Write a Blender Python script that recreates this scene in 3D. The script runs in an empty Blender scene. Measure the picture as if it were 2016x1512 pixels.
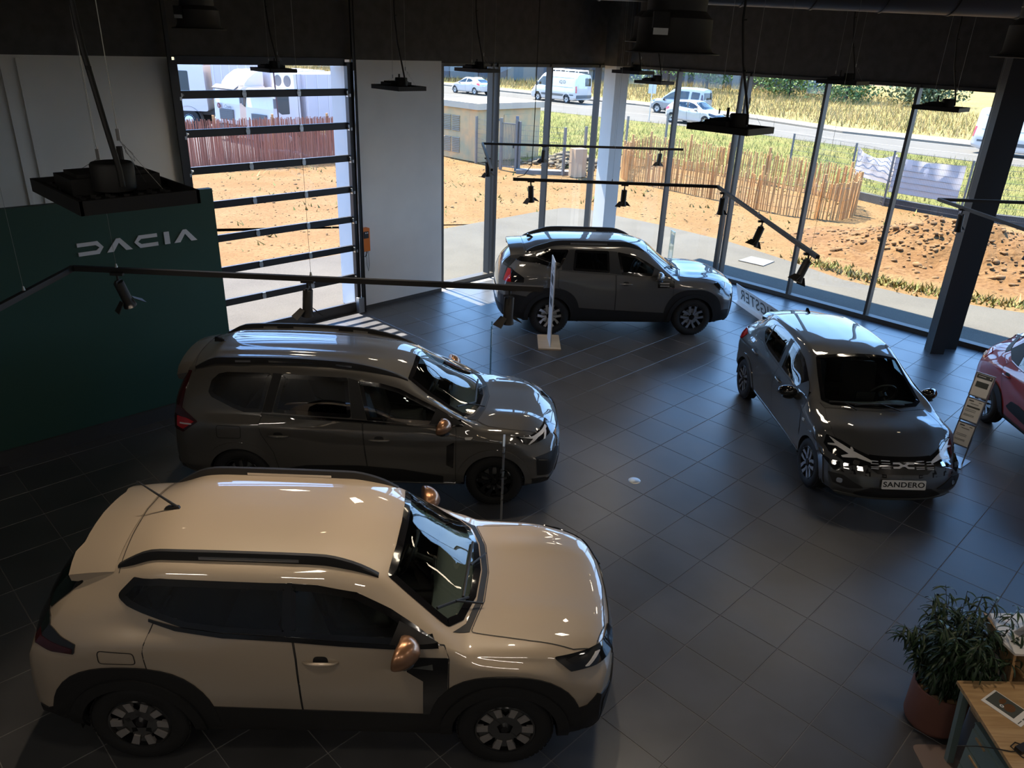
import bpy, bmesh, math, random
import numpy as np
from mathutils import Vector, Matrix
from mathutils.bvhtree import BVHTree

SC = bpy.context.scene
COL = SC.collection
RNG = random.Random(7)
NR = np.random.default_rng(11)
rad = math.radians

# ------------------------------------------------------------------ camera
CAM_H = 4.984
PITCH, ROLL, FPX = 0.42291, 0.041395, 1502.8
cam_d = bpy.data.cameras.new('camera')
cam = bpy.data.objects.new('camera', cam_d)
COL.objects.link(cam)
cam_d.sensor_fit = 'HORIZONTAL'
cam_d.sensor_width = 36.0
cam_d.lens = FPX / 2016.0 * 36.0
cam_d.clip_start, cam_d.clip_end = 0.05, 600
_f = Vector((0, math.cos(PITCH), -math.sin(PITCH)))
_r = Vector((1, 0, 0))
_u = _r.cross(_f)
_r2 = _r * math.cos(ROLL) + _u * math.sin(ROLL)
_u2 = -_r * math.sin(ROLL) + _u * math.cos(ROLL)
M4 = Matrix((_r2, _u2, -_f)).transposed().to_4x4()
M4.translation = (0, 0, CAM_H)
cam.matrix_world = M4
SC.camera = cam

# ------------------------------------------------------------------ world, sun, exposure
SUN_EL, SUN_STR, SKY_STR, EXPO = rad(63.5), 20.0, 4.4, 0.22
world = bpy.data.worlds.new('world')
SC.world = world
world.use_nodes = True
wn = world.node_tree
wn.nodes.clear()
w_out = wn.nodes.new('ShaderNodeOutputWorld')
w_bg = wn.nodes.new('ShaderNodeBackground')
# clear summer sky: pale blue at the horizon, deeper blue towards the zenith, all the way round
w_tc = wn.nodes.new('ShaderNodeTexCoord')
w_sep = wn.nodes.new('ShaderNodeSeparateXYZ')
w_ramp = wn.nodes.new('ShaderNodeValToRGB')
_el = w_ramp.color_ramp.elements
_el[0].position, _el[0].color = 0.0, (.46, .68, 1.0, 1)
_el[1].position, _el[1].color = 1.0, (.08, .22, .56, 1)
for _p, _c in ((.18, (.34, .58, 1.0, 1)), (.45, (.19, .42, .88, 1))):
    _e = _el.new(_p); _e.color = _c
wn.links.new(w_tc.outputs['Generated'], w_sep.inputs[0])
wn.links.new(w_sep.outputs['Z'], w_ramp.inputs['Fac'])
w_bg.inputs['Strength'].default_value = SKY_STR
wn.links.new(w_ramp.outputs[0], w_bg.inputs['Color'])
wn.links.new(w_bg.outputs[0], w_out.inputs['Surface'])

sun_d = bpy.data.lights.new('sun', 'SUN')
sun_d.energy = SUN_STR
sun_d.angle = rad(0.53)
sun_d.color = (1.0, 0.92, 0.80)
sun = bpy.data.objects.new('sun', sun_d)
COL.objects.link(sun)
_sd = Vector((-math.cos(SUN_EL) * .7071, math.cos(SUN_EL) * .7071, math.sin(SUN_EL)))
sun.rotation_euler = _sd.to_track_quat('Z', 'Y').to_euler()
sun.location = _sd * 60

vs = SC.view_settings
SC.display_settings.display_device = 'sRGB'
vs.view_transform = 'Standard'
vs.look = 'None'
vs.exposure = EXPO
vs.gamma = 1
vs.use_curve_mapping = False
SC.cycles.max_bounces = 10
SC.cycles.transparent_max_bounces = 24
SC.cycles.sample_clamp_indirect = 4.0
SC.cycles.caustics_reflective = False
SC.cycles.caustics_refractive = False

# rectangular area light, used for the hanging panels and the added fill
def area_lamp(name, loc, size, power, color, rz=0.0, target=None, spread=180):
    d = bpy.data.lights.new(name, 'AREA')
    d.shape = 'RECTANGLE'
    d.size, d.size_y = size
    d.energy = power
    d.color = color
    d.spread = rad(spread)
    o = bpy.data.objects.new(name, d)
    COL.objects.link(o)
    o.location = loc
    if target is not None:
        o.rotation_euler = (Vector(target) - Vector(loc)).to_track_quat('-Z', 'Y').to_euler()
    else:
        o.rotation_euler = (0, 0, rz)
    return o
WARM = (1.0, 0.80, 0.58)
def spot_lamp(name, loc, target, power, ang=50, blend=.6, r=.05, color=WARM):
    d = bpy.data.lights.new(name, 'SPOT')
    d.energy, d.spot_size, d.spot_blend, d.shadow_soft_size, d.color = power, rad(ang), blend, r, color
    o = bpy.data.objects.new(name, d)
    COL.objects.link(o)
    o.location = loc
    o.rotation_euler = (Vector(target) - Vector(loc)).to_track_quat('-Z', 'Y').to_euler()
    return o
# warm unseen spots aimed at cars; the last is added to brighten the desk
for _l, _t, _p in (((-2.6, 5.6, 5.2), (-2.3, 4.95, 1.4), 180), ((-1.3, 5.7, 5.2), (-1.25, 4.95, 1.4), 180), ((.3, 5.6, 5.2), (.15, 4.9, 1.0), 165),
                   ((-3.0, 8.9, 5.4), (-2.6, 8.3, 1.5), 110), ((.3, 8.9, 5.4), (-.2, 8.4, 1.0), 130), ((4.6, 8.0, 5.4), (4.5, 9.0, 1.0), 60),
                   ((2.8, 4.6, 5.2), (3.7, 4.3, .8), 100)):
    spot_lamp('unseen_spot', _l, _t, _p)
# unseen fill lights added over the viewpoint side to lift the dim interior
for _x, _y in ((-5, -1.5), (-2, -1.5), (1, -1.5), (4, -1.5), (7.5, 1.5), (9.5, 4.5)):
    area_lamp('hall_fill', (_x, _y, 6.2), (1.2, .35), 22, (1, .9, .78))

# ------------------------------------------------------------------ helpers
def tag(o, label=None, cat=None, group=None, kind=None):
    if label: o['label'] = label
    if cat: o['category'] = cat
    if group: o['group'] = group
    if kind: o['kind'] = kind
    return o

def empty(name, loc=(0, 0, 0), rz=0.0, label=None, cat=None, group=None):
    o = bpy.data.objects.new(name, None)
    COL.objects.link(o)
    o.location = loc
    o.rotation_euler = (0, 0, rz)
    o.empty_display_size = 0.1
    return tag(o, label, cat, group)

def link_mesh(name, me, parent=None):
    o = bpy.data.objects.new(name, me)
    COL.objects.link(o)
    if parent is not None: o.parent = parent
    return o

def ortho(d):
    d = Vector(d).normalized()
    a = Vector((0, 0, 1)) if abs(d.z) < .9 else Vector((1, 0, 0))
    x = a.cross(d).normalized()
    return x, d.cross(x).normalized(), d

class MB:
    """collects geometry for ONE mesh object"""
    def __init__(s):
        s.v, s.f, s.m = [], [], []
    def add(s, vs, fs, mi=0):
        o = len(s.v)
        s.v.extend([tuple(p) for p in vs])
        s.f.extend([tuple(i + o for i in f) for f in fs])
        s.m.extend([mi] * len(fs))
        return s
    def box(s, c, size, rz=0.0, mi=0, rot=None):
        hx, hy, hz = size[0] / 2, size[1] / 2, size[2] / 2
        P = [Vector((x, y, z)) for z in (-hz, hz) for y in (-hy, hy) for x in (-hx, hx)]
        R = rot if rot is not None else Matrix.Rotation(rz, 3, 'Z')
        c = Vector(c)
        P = [R @ p + c for p in P]
        return s.add(P, [(0, 2, 3, 1), (4, 5, 7, 6), (0, 1, 5, 4), (2, 6, 7, 3), (0, 4, 6, 2), (1, 3, 7, 5)], mi)
    def beam(s, a, b, w, h, mi=0, up=(0, 0, 1)):
        a, b = Vector(a), Vector(b)
        d = (b - a)
        L = d.length
        d.normalize()
        u = Vector(up)
        x = d.cross(u)
        if x.length < 1e-4: x = Vector((1, 0, 0))
        x.normalize()
        u = x.cross(d).normalized()
        R = Matrix((x, d, u)).transposed()
        return s.box((a + b) / 2, (w, L, h), rot=R, mi=mi)
    def cyl(s, a, b, r0, r1=None, n=12, mi=0, caps=True):
        r1 = r0 if r1 is None else r1
        a, b = Vector(a), Vector(b)
        x, y, d = ortho(b - a)
        P = []
        for c, r in ((a, r0), (b, r1)):
            for k in range(n):
                t = 2 * math.pi * k / n
                P.append(c + x * (r * math.cos(t)) + y * (r * math.sin(t)))
        F = [(k, (k + 1) % n, n + (k + 1) % n, n + k) for k in range(n)]
        if caps:
            F += [tuple(range(n - 1, -1, -1)), tuple(range(n, 2 * n))]
        return s.add(P, F, mi)
    def tube(s, pts, r, n=6, mi=0, caps=True):
        pts = [Vector(p) for p in pts]
        P, F = [], []
        x = None
        for i, p in enumerate(pts):
            d = (pts[min(i + 1, len(pts) - 1)] - pts[max(i - 1, 0)]).normalized()
            if x is None: x, y, _ = ortho(d)
            else:
                x = (x - d * x.dot(d)).normalized()
                y = d.cross(x)
            rr = r[i] if isinstance(r, (list, tuple)) else r
            for k in range(n):
                t = 2 * math.pi * k / n
                P.append(p + x * (rr * math.cos(t)) + y * (rr * math.sin(t)))
        m = len(pts)
        for i in range(m - 1):
            for k in range(n):
                k2 = (k + 1) % n
                F.append((i * n + k, i * n + k2, (i + 1) * n + k2, (i + 1) * n + k))
        if caps:
            F += [tuple(range(n - 1, -1, -1)), tuple(range((m - 1) * n, m * n))]
        return s.add(P, F, mi)
    def lathe(s, prof, n=24, axis='Z', c=(0, 0, 0), mi=0, close=False):
        """prof: list of (r, h)"""
        P, F = [], []
        c = Vector(c)
        for r, h in prof:
            for k in range(n):
                t = 2 * math.pi * k / n
                a, b = r * math.cos(t), r * math.sin(t)
                p = {'Z': (a, b, h), 'Y': (b, h, a), 'X': (h, a, b)}[axis]
                P.append(c + Vector(p))
        m = len(prof)
        for i in range(m - 1 + (1 if close else 0)):
            for k in range(n):
                k2 = (k + 1) % n
                j = (i + 1) % m
                F.append((i * n + k, i * n + k2, j * n + k2, j * n + k))
        return s.add(P, F, mi)
    def prism(s, poly, origin, ax, ay, depth, mi=0):
        """extrude a 2D polygon (in ax/ay axes at origin) along ax x ay by depth"""
        o, ax, ay = Vector(origin), Vector(ax), Vector(ay)
        nz = ax.cross(ay).normalized() * depth
        n = len(poly)
        area = sum(poly[i][0] * poly[(i + 1) % n][1] - poly[(i + 1) % n][0] * poly[i][1] for i in range(n))
        if area < 0: poly = poly[::-1]
        P = [o + ax * a + ay * b for a, b in poly] + [o + ax * a + ay * b + nz for a, b in poly]
        F = [tuple(range(n - 1, -1, -1)), tuple(range(n, 2 * n))]
        F += [(k, (k + 1) % n, n + (k + 1) % n, n + k) for k in range(n)]
        return s.add(P, F, mi)
    def sheet(s, poly, z, mi=0):
        return s.add([(x, y, z) for x, y in poly], [tuple(range(len(poly)))], mi)
    def ico(s, c, r, sub=1, sc=(1, 1, 1), jit=0.0, mi=0):
        V, F = ICO[sub]
        c = Vector(c)
        P = [c + Vector((v[0] * r * sc[0], v[1] * r * sc[1], v[2] * r * sc[2])) * (1 + jit * RNG.uniform(-1, 1)) for v in V]
        return s.add(P, F, mi)
    def mesh(s, name, mats, smooth=False, angle=None):
        me = bpy.data.meshes.new(name)
        me.from_pydata(s.v, [], s.f)
        for m in (mats if isinstance(mats, (list, tuple)) else [mats]):
            me.materials.append(m)
        if len(me.materials) > 1:
            me.polygons.foreach_set('material_index', s.m)
        if smooth:
            me.shade_smooth()
            if angle: me.set_sharp_from_angle(angle=rad(angle))
        me.update()
        return me
    def build(s, name, mats, parent=None, smooth=False, angle=None):
        return link_mesh(name, s.mesh(name, mats, smooth, angle), parent)

ICO = {}
for _s in (0, 1, 2):
    _b = bmesh.new()
    bmesh.ops.create_icosphere(_b, subdivisions=_s + 1 if _s else 1, radius=1)
    ICO[_s] = ([tuple(v.co) for v in _b.verts], [tuple(v.index for v in f.verts) for f in _b.faces])
    _b.free()

def np_mesh(name, verts, faces, mats, parent=None, smooth=False, mi=None):
    """fast mesh from numpy arrays; faces is (n,3) or (n,4)"""
    me = bpy.data.meshes.new(name)
    nv, nf, k = len(verts), len(faces), faces.shape[1]
    me.vertices.add(nv)
    me.vertices.foreach_set('co', np.asarray(verts, np.float32).ravel())
    me.loops.add(nf * k)
    me.loops.foreach_set('vertex_index', np.asarray(faces, np.int32).ravel())
    me.polygons.add(nf)
    me.polygons.foreach_set('loop_start', np.arange(0, nf * k, k, dtype=np.int32))
    for m in (mats if isinstance(mats, (list, tuple)) else [mats]): me.materials.append(m)
    if mi is not None: me.polygons.foreach_set('material_index', np.asarray(mi, np.int32))
    me.update(calc_edges=True)
    if smooth: me.shade_smooth()
    return link_mesh(name, me, parent)

def text_mesh(name, body, size, mat, parent, M, extrude=0.001, sx=1.0, align='CENTER', bold=0.0, space=1.0):
    c = bpy.data.curves.new(name + '_c', 'FONT')
    c.body = body
    c.size = size
    c.extrude = extrude
    c.align_x = align
    c.align_y = 'CENTER'
    c.offset = bold
    c.space_character = space
    o = bpy.data.objects.new('tmp', c)
    COL.objects.link(o)
    dg = bpy.context.evaluated_depsgraph_get()
    me = bpy.data.meshes.new_from_object(o.evaluated_get(dg))
    bpy.data.objects.remove(o)
    me.transform(Matrix.Diagonal((sx, 1, 1, 1)))
    me.transform(M)
    me.materials.clear()
    me.materials.append(mat)
    me.name = name
    return link_mesh(name, me, parent)

# ------------------------------------------------------------------ materials
class NT:
    def __init__(s, m):
        m.use_nodes = True
        s.t = m.node_tree
        s.b = s.t.nodes.get('Principled BSDF')
        s.o = s.t.nodes.get('Material Output')
    def n(s, t, **kw):
        x = s.t.nodes.new(t)
        for k, v in kw.items(): setattr(x, k, v)
        return x
    def l(s, a, b): s.t.links.new(a, b)

def setp(b, **kw):
    names = dict(color='Base Color', rough='Roughness', metal='Metallic', coat='Coat Weight', coatr='Coat Roughness',
                 ior='IOR', alpha='Alpha', spec='Specular IOR Level', emit='Emission Color', emits='Emission Strength',
                 trans='Transmission Weight', sheen='Sheen Weight', coatior='Coat IOR')
    for k, v in kw.items():
        i = b.inputs[names[k]]
        if k in ('color', 'emit'): v = (*v[:3], 1)
        i.default_value = v

def mat(name, color, rough=.5, metal=0.0, noise=None, bump=None, **kw):
    """noise=(scale, amount) varies the colour; bump=(scale, strength) adds fine relief"""
    m = bpy.data.materials.new(name)
    t = NT(m)
    setp(t.b, color=color, rough=rough, metal=metal, **kw)
    if noise or bump:
        tc = t.n('ShaderNodeTexCoord')
    if noise:
        nz = t.n('ShaderNodeTexNoise')
        nz.inputs['Scale'].default_value = noise[0]
        nz.inputs['Detail'].default_value = 6
        rm = t.n('ShaderNodeValToRGB')
        a = noise[1]
        rm.color_ramp.elements[0].position = .3
        rm.color_ramp.elements[1].position = .7
        rm.color_ramp.elements[0].color = (*[c * (1 - a) for c in color[:3]], 1)
        rm.color_ramp.elements[1].color = (*[min(1, c * (1 + a)) for c in color[:3]], 1)
        t.l(tc.outputs['Object'], nz.inputs['Vector'])
        t.l(nz.outputs['Fac'], rm.inputs['Fac'])
        t.l(rm.outputs[0], t.b.inputs['Base Color'])
    if bump:
        nb = t.n('ShaderNodeTexNoise')
        nb.inputs['Scale'].default_value = bump[0]
        nb.inputs['Detail'].default_value = 4
        bp = t.n('ShaderNodeBump')
        bp.inputs['Strength'].default_value = bump[1]
        bp.inputs['Distance'].default_value = .01
        t.l(tc.outputs['Object'], nb.inputs['Vector'])
        t.l(nb.outputs['Fac'], bp.inputs['Height'])
        t.l(bp.outputs[0], t.b.inputs['Normal'])
    return m

def paint(name, color, metal=0.0, rough=.35, coat=1.0):
    """car paint with clear coat; the inner side of the panel is dark trim"""
    m = bpy.data.materials.new(name)
    t = NT(m)
    setp(t.b, color=color, rough=rough, metal=metal, coat=coat, coatr=.02, coatior=1.95)
    g = t.n('ShaderNodeNewGeometry')
    d = t.n('ShaderNodeBsdfDiffuse')
    d.inputs['Color'].default_value = (.02, .02, .022, 1)
    mx = t.n('ShaderNodeMixShader')
    t.l(g.outputs['Backfacing'], mx.inputs[0])
    t.l(t.b.outputs[0], mx.inputs[1])
    t.l(d.outputs[0], mx.inputs[2])
    t.l(mx.outputs[0], t.o.inputs['Surface'])
    return m

def glass(name, tint, ior=1.5, rough=0.0):
    """thin pane: tinted straight-through light plus a Fresnel mirror"""
    m = bpy.data.materials.new(name)
    t = NT(m)
    t.t.nodes.remove(t.b)
    tr = t.n('ShaderNodeBsdfTransparent')
    tr.inputs['Color'].default_value = (*tint, 1)
    gl = t.n('ShaderNodeBsdfGlossy')
    gl.inputs['Roughness'].default_value = rough
    gl.inputs['Color'].default_value = (1, 1, 1, 1)
    # Schlick reflectance, the same from both sides of the pane
    g = t.n('ShaderNodeNewGeometry')
    dp = t.n('ShaderNodeVectorMath', operation='DOT_PRODUCT')
    t.l(g.outputs['Normal'], dp.inputs[0]); t.l(g.outputs['Incoming'], dp.inputs[1])
    def mth(op, a, b=None):
        q = t.n('ShaderNodeMath', operation=op)
        for i, v in enumerate((a, b)):
            if v is None: continue
            if isinstance(v, (int, float)): q.inputs[i].default_value = v
            else: t.l(v, q.inputs[i])
        return q.outputs[0]
    f0 = ((ior - 1) / (ior + 1)) ** 2
    fr = mth('ADD', mth('MULTIPLY', mth('POWER', mth('SUBTRACT', 1.0, mth('ABSOLUTE', dp.outputs['Value'])), 5.0), 1 - f0), f0)
    mx = t.n('ShaderNodeMixShader')
    t.l(fr, mx.inputs[0])
    t.l(tr.outputs[0], mx.inputs[1])
    t.l(gl.outputs[0], mx.inputs[2])
    t.l(mx.outputs[0], t.o.inputs['Surface'])
    return m

def emis(name, color, strength):
    m = bpy.data.materials.new(name)
    t = NT(m)
    setp(t.b, color=(.8, .8, .8), emit=color, emits=strength)
    return m

def ground(name, c1, c2, scale, c3=None, scale2=40, bump=.6, rough=.95):
    """large-scale patches from c1 to c2 with a fine grain of c3"""
    m = bpy.data.materials.new(name)
    t = NT(m)
    setp(t.b, rough=rough, spec=.2)
    tc = t.n('ShaderNodeTexCoord')
    a = t.n('ShaderNodeTexNoise'); a.inputs['Scale'].default_value = scale; a.inputs['Detail'].default_value = 8
    b = t.n('ShaderNodeTexNoise'); b.inputs['Scale'].default_value = scale2; b.inputs['Detail'].default_value = 5
    for x in (a, b): t.l(tc.outputs['Object'], x.inputs['Vector'])
    r = t.n('ShaderNodeValToRGB')
    r.color_ramp.elements[0].position = .35; r.color_ramp.elements[0].color = (*c1, 1)
    r.color_ramp.elements[1].position = .65; r.color_ramp.elements[1].color = (*c2, 1)
    t.l(a.outputs['Fac'], r.inputs['Fac'])
    mx = t.n('ShaderNodeMixRGB')
    mx.inputs['Color2'].default_value = (*(c3 or c1), 1)
    r2 = t.n('ShaderNodeValToRGB')
    r2.color_ramp.elements[0].position = .45; r2.color_ramp.elements[1].position = .7
    t.l(b.outputs['Fac'], r2.inputs['Fac'])
    t.l(r2.outputs[0], mx.inputs['Fac'])
    t.l(r.outputs[0], mx.inputs['Color1'])
    t.l(mx.outputs[0], t.b.inputs['Base Color'])
    bp = t.n('ShaderNodeBump')
    bp.inputs['Strength'].default_value = bump
    bp.inputs['Distance'].default_value = .05
    t.l(b.outputs['Fac'], bp.inputs['Height'])
    t.l(bp.outputs[0], t.b.inputs['Normal'])
    return m

def wood(name, c1, c2, scale=3.0, rough=.5, stretch=(1, 12, 12)):
    m = bpy.data.materials.new(name)
    t = NT(m)
    setp(t.b, rough=rough)
    tc = t.n('ShaderNodeTexCoord')
    mp = t.n('ShaderNodeMapping')
    mp.inputs['Scale'].default_value = stretch
    nz = t.n('ShaderNodeTexNoise')
    nz.inputs['Scale'].default_value = scale
    nz.inputs['Detail'].default_value = 6
    r = t.n('ShaderNodeValToRGB')
    r.color_ramp.elements[0].position = .35; r.color_ramp.elements[0].color = (*c1, 1)
    r.color_ramp.elements[1].position = .65; r.color_ramp.elements[1].color = (*c2, 1)
    t.l(tc.outputs['Object'], mp.inputs[0]); t.l(mp.outputs[0], nz.inputs['Vector'])
    t.l(nz.outputs['Fac'], r.inputs['Fac']); t.l(r.outputs[0], t.b.inputs['Base Color'])
    return m

def tile_mat():
    m = bpy.data.materials.new('slate_tile')
    t = NT(m)
    setp(t.b, rough=.34, spec=.8, ior=1.7)
    g = t.n('ShaderNodeNewGeometry')
    oi = t.n('ShaderNodeObjectInfo')
    a = t.n('ShaderNodeTexNoise'); a.inputs['Scale'].default_value = 2.2; a.inputs['Detail'].default_value = 8
    t.l(g.outputs['Position'], a.inputs['Vector'])
    r = t.n('ShaderNodeValToRGB')
    r.color_ramp.elements[0].position = .3; r.color_ramp.elements[0].color = (.046, .047, .050, 1)
    r.color_ramp.elements[1].position = .72; r.color_ramp.elements[1].color = (.070, .071, .076, 1)
    t.l(a.outputs['Fac'], r.inputs['Fac'])
    mx = t.n('ShaderNodeMixRGB', blend_type='MULTIPLY')
    mx.inputs['Fac'].default_value = 1
    mr = t.n('ShaderNodeMapRange')
    mr.inputs['To Min'].default_value = .85; mr.inputs['To Max'].default_value = 1.15
    t.l(oi.outputs['Random'], mr.inputs['Value'])
    t.l(mr.outputs[0], mx.inputs['Color2'])
    t.l(r.outputs[0], mx.inputs['Color1'])
    t.l(mx.outputs[0], t.b.inputs['Base Color'])
    rr = t.n('ShaderNodeMapRange')
    rr.inputs['To Min'].default_value = .30; rr.inputs['To Max'].default_value = .44
    t.l(a.outputs['Fac'], rr.inputs['Value'])
    t.l(rr.outputs[0], t.b.inputs['Roughness'])
    return m

M = dict(
    tile=tile_mat(), grout=mat('grout', (.21, .205, .20), .8),
    wall=mat('white_plaster', (.80, .79, .76), .8, noise=(1.5, .04)),
    wallback=mat('grey_plaster', (.35, .34, .33), .8),
    black=mat('matt_black', (.014, .014, .015), .65), dark=mat('dark_soffit', (.075, .072, .070), .75, noise=(6, .2)),
    frame=mat('anthracite_frame', (.060, .053, .045), .5), steel=mat('dark_steel', (.02, .021, .022), .5),
    rail=mat('door_rail_black', (.018, .018, .02), .42), zinc=mat('zinc', (.55, .57, .58), .35, .9),
    green=mat('green_panel', (.028, .080, .058), .55, bump=(160, .15)), letter=mat('white_letter', (.85, .85, .88), .45),
    plinth=mat('plinth_grey', (.05, .05, .05), .6), white=mat('white_lacquer', (.8, .8, .8), .4),
    paper=mat('paper', (.86, .85, .84), .6), orange=mat('orange_plastic', (.75, .19, .02), .4),
    plastic=mat('black_plastic', (.013, .013, .014), .55), gloss=mat('gloss_black', (.006, .006, .007), .12, coat=1.0),
    rubber=mat('tyre_rubber', (.014, .014, .015), .75), chrome=mat('bright_metal', (.75, .76, .78), .15, 1.0),
    alum=mat('machined_alloy', (.62, .62, .64), .28, 1.0), darkalloy=mat('dark_alloy', (.015, .015, .017), .3, .4),
    copper=mat('copper_satin', (.42, .22, .12), .28, .75, coat=.6), redlens=mat('red_lens', (.55, .012, .016), .1, coat=1.0),
    darkred=mat('smoked_red_lens', (.045, .004, .006), .1, coat=1.0), lampglass=mat('headlamp_dark', (.012, .013, .015), .06, coat=1.0),
    drl=mat('lamp_white', (.78, .76, .74), .25, coat=.6), seat=mat('dark_fabric', (.02, .02, .022), .85),
    dash=mat('dash_plastic', (.075, .085, .08), .6), trimgrey=mat('trim_grey', (.10, .105, .10), .55),
    birch=wood('birch_ply', (.42, .26, .12), (.56, .37, .19)), palewood=wood('pale_wood', (.60, .47, .32), (.70, .57, .41)),
    teal=mat('teal_lacquer', (.20, .27, .25), .5), taupe=mat('taupe_felt', (.26, .19, .16), .9),
    pot=mat('terracotta_pot', (.27, .12, .09), .7, noise=(4, .08)), soil=mat('soil', (.05, .035, .025), .95),
    cork=mat('bark_chip', (.45, .29, .16), .8),
    glass=glass('window_glass', (.93, .96, .94), 1.45), door_glass=glass('door_glass', (.93, .93, .97), 1.45),
    acrylic=glass('acrylic', (.80, .86, .86), 1.6), carglass=glass('car_glass_clear', (.70, .78, .76), 1.75),
    cartint=glass('car_glass_tinted', (.16, .19, .19), 1.75),
    lens=emis('lamp_lens', (1.0, .82, .58), 6.0), bulb=emis('spot_lens', (1.0, .78, .5), 9.0),
    duct=mat('duct_black', (.055, .052, .050), .5), cable=mat('cable_black', (.01, .01, .01), .5),
    wire=mat('steel_wire', (.35, .35, .34), .4, .8),
)
# ------------------------------------------------------------------ setting: the showroom shell
def dirv(a): return Vector((math.cos(rad(a)), math.sin(rad(a)), 0))
E1, E2 = dirv(45.515), dirv(-46.3)          # along the door wall / along the long glass front
T2 = dirv(-44.485)
N1 = Vector((-E1.y, E1.x, 0))               # outwards through the door wall
N2 = Vector((-E2.y, E2.x, 0))               # outwards through the glass front
D0 = Vector((-3.095, 14.282, 0))            # right jamb of the sectional door
KC = Vector((2.408, 20.229, 0))             # outer corner of the two glass fronts
UP = Vector((0, 0, 1))
CEIL, HEAD = 6.6, 4.53

def structure(o): o['kind'] = 'structure'; return o

# floor slab with tiles as parts
sl = MB()
room = [KC - E1 * .2 - E2 * .0, KC + E2 * 18 - E1 * .2, KC + E2 * 18 - E1 * 21, KC - E1 * 21 - E2 * .6]
sl.add([(p.x, p.y, -.004) for p in room] + [(p.x, p.y, -.3) for p in room],
       [(3, 2, 1, 0), (4, 5, 6, 7), (0, 1, 5, 4), (1, 2, 6, 5), (2, 3, 7, 6), (3, 0, 4, 7)])
floor = structure(sl.build('floor', M['grout']))

def cam_px(P):
    d = Vector(P) - Vector((0, 0, CAM_H))
    z = d.dot(_f)
    return (1008 + FPX * d.dot(_r2) / z, 756 - FPX * d.dot(_u2) / z, z) if z > .1 else (-9e9, 0, z)
th, gp = .012, .003
hb = .3 - gp
tb = MB()
tb.add([(x * hb, y * hb, -.0035) for x, y in ((-1, -1), (1, -1), (1, 1), (-1, 1))] +
       [(x * (hb - .002), y * (hb - .002), 0) for x, y in ((-1, -1), (1, -1), (1, 1), (-1, 1))],
       [(4, 5, 6, 7), (0, 1, 5, 4), (1, 2, 6, 5), (2, 3, 7, 6), (3, 0, 4, 7)])
tile_me = tb.mesh('tile', M['tile'])
def in_room(p):
    d = p - KC
    a, b = d.dot(E1), d.dot(T2)
    wl = (p - D0).dot(N1)
    fr = (p - KC).dot(N2)
    if (p - D0).dot(E1) > 2.15: wl -= .2
    return wl < -.03 and fr < -.03 and b < 16.5 and (p.y > -3.2)
cells = []
for A in range(-10, 46):
    for B in range(-12, 34):
        p = T2 * ((A + .5 - 14.322) * .6) + dirv(45.515) * ((B + .5 + 6.395) * .6)
        if not in_room(p): continue
        x, y, z = cam_px(p)
        vis = -60 < x < 2076 and 380 < y < 1580
        cells.append((not vis, p.x ** 2 + p.y ** 2, p))
cells.sort(key=lambda c: (c[0], c[1]))
CARBOX = [((-1.302, 4.913), 1.8, 2.0, .75), ((-1.63, 8.40), 1.5, 2.1, .75), ((1.895, 14.409), 5.65, 2.1, .7), ((4.478, 9.722), -87, 1.9, .7)]
def under_car(p):
    for (cx, cy), a, hl, hw in CARBOX:
        d = p - Vector((cx, cy, 0))
        f = dirv(a)
        if abs(d.dot(f)) < hl and abs(d.cross(f).z) < hw: return True
    return False
n_part, rest = 0, MB()
for inv, _, p in cells:
    if not inv and n_part < 300 and not under_car(p):
        t = link_mesh('tile', tile_me, floor)
        t.location = p
        t.rotation_euler = (0, 0, rad(45.515))
        n_part += 1
    else:
        R = Matrix.Rotation(rad(45.515), 3, 'Z')
        rest.add([R @ Vector(v) + p for v in tb.v], tb.f)
tag(rest.build('floor_tiles', M['tile'], floor), kind='stuff')

# walls -------------------------------------------------------------
def wall_box(name, a, b, z0, z1, th_out, m, parent=None, off=0.0, nrm=None):
    a, b = Vector(a), Vector(b)
    d = (b - a).normalized()
    n = nrm if nrm is not None else Vector((-d.y, d.x, 0))
    q = [a + n * off, b + n * off, b + n * (off + th_out), a + n * (off + th_out)]
    mb = MB()
    mb.add([(p.x, p.y, z0) for p in q] + [(p.x, p.y, z1) for p in q],
           [(3, 2, 1, 0), (4, 5, 6, 7), (0, 1, 5, 4), (1, 2, 6, 5), (2, 3, 7, 6), (3, 0, 4, 7)])
    o = mb.build(name, m, parent)
    return o
DW = 3.02
structure(wall_box('wall_front', D0 + E1 * .06, D0 + E1 * 2.13, 0, HEAD + .04, .62, M['wall'], nrm=N1))
structure(wall_box('wall_left', D0 - E1 * 15, D0 - E1 * (DW + .06), 0, HEAD + .04, .62, M['wall'], nrm=N1))
structure(wall_box('wall_upper', D0 - E1 * 15, D0 + E1 * 2.35, HEAD + .04, CEIL, .62, M['dark'], nrm=N1))
wl = bpy.data.objects['wall_left']
for s in (-5.22, -5.03, -7.2, -7.0):
    r = MB(); a = D0 + E1 * s
    r.beam(a - N1 * .012 + UP * 0.1, a - N1 * .012 + UP * HEAD, .05, .024, up=N1)
    r.build('rib', M['wall'], wl)
structure(wall_box('baseboard_front', D0 + E1 * .08, D0 + E1 * 2.13, 0, .07, .012, M['frame'], nrm=-N1))
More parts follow.
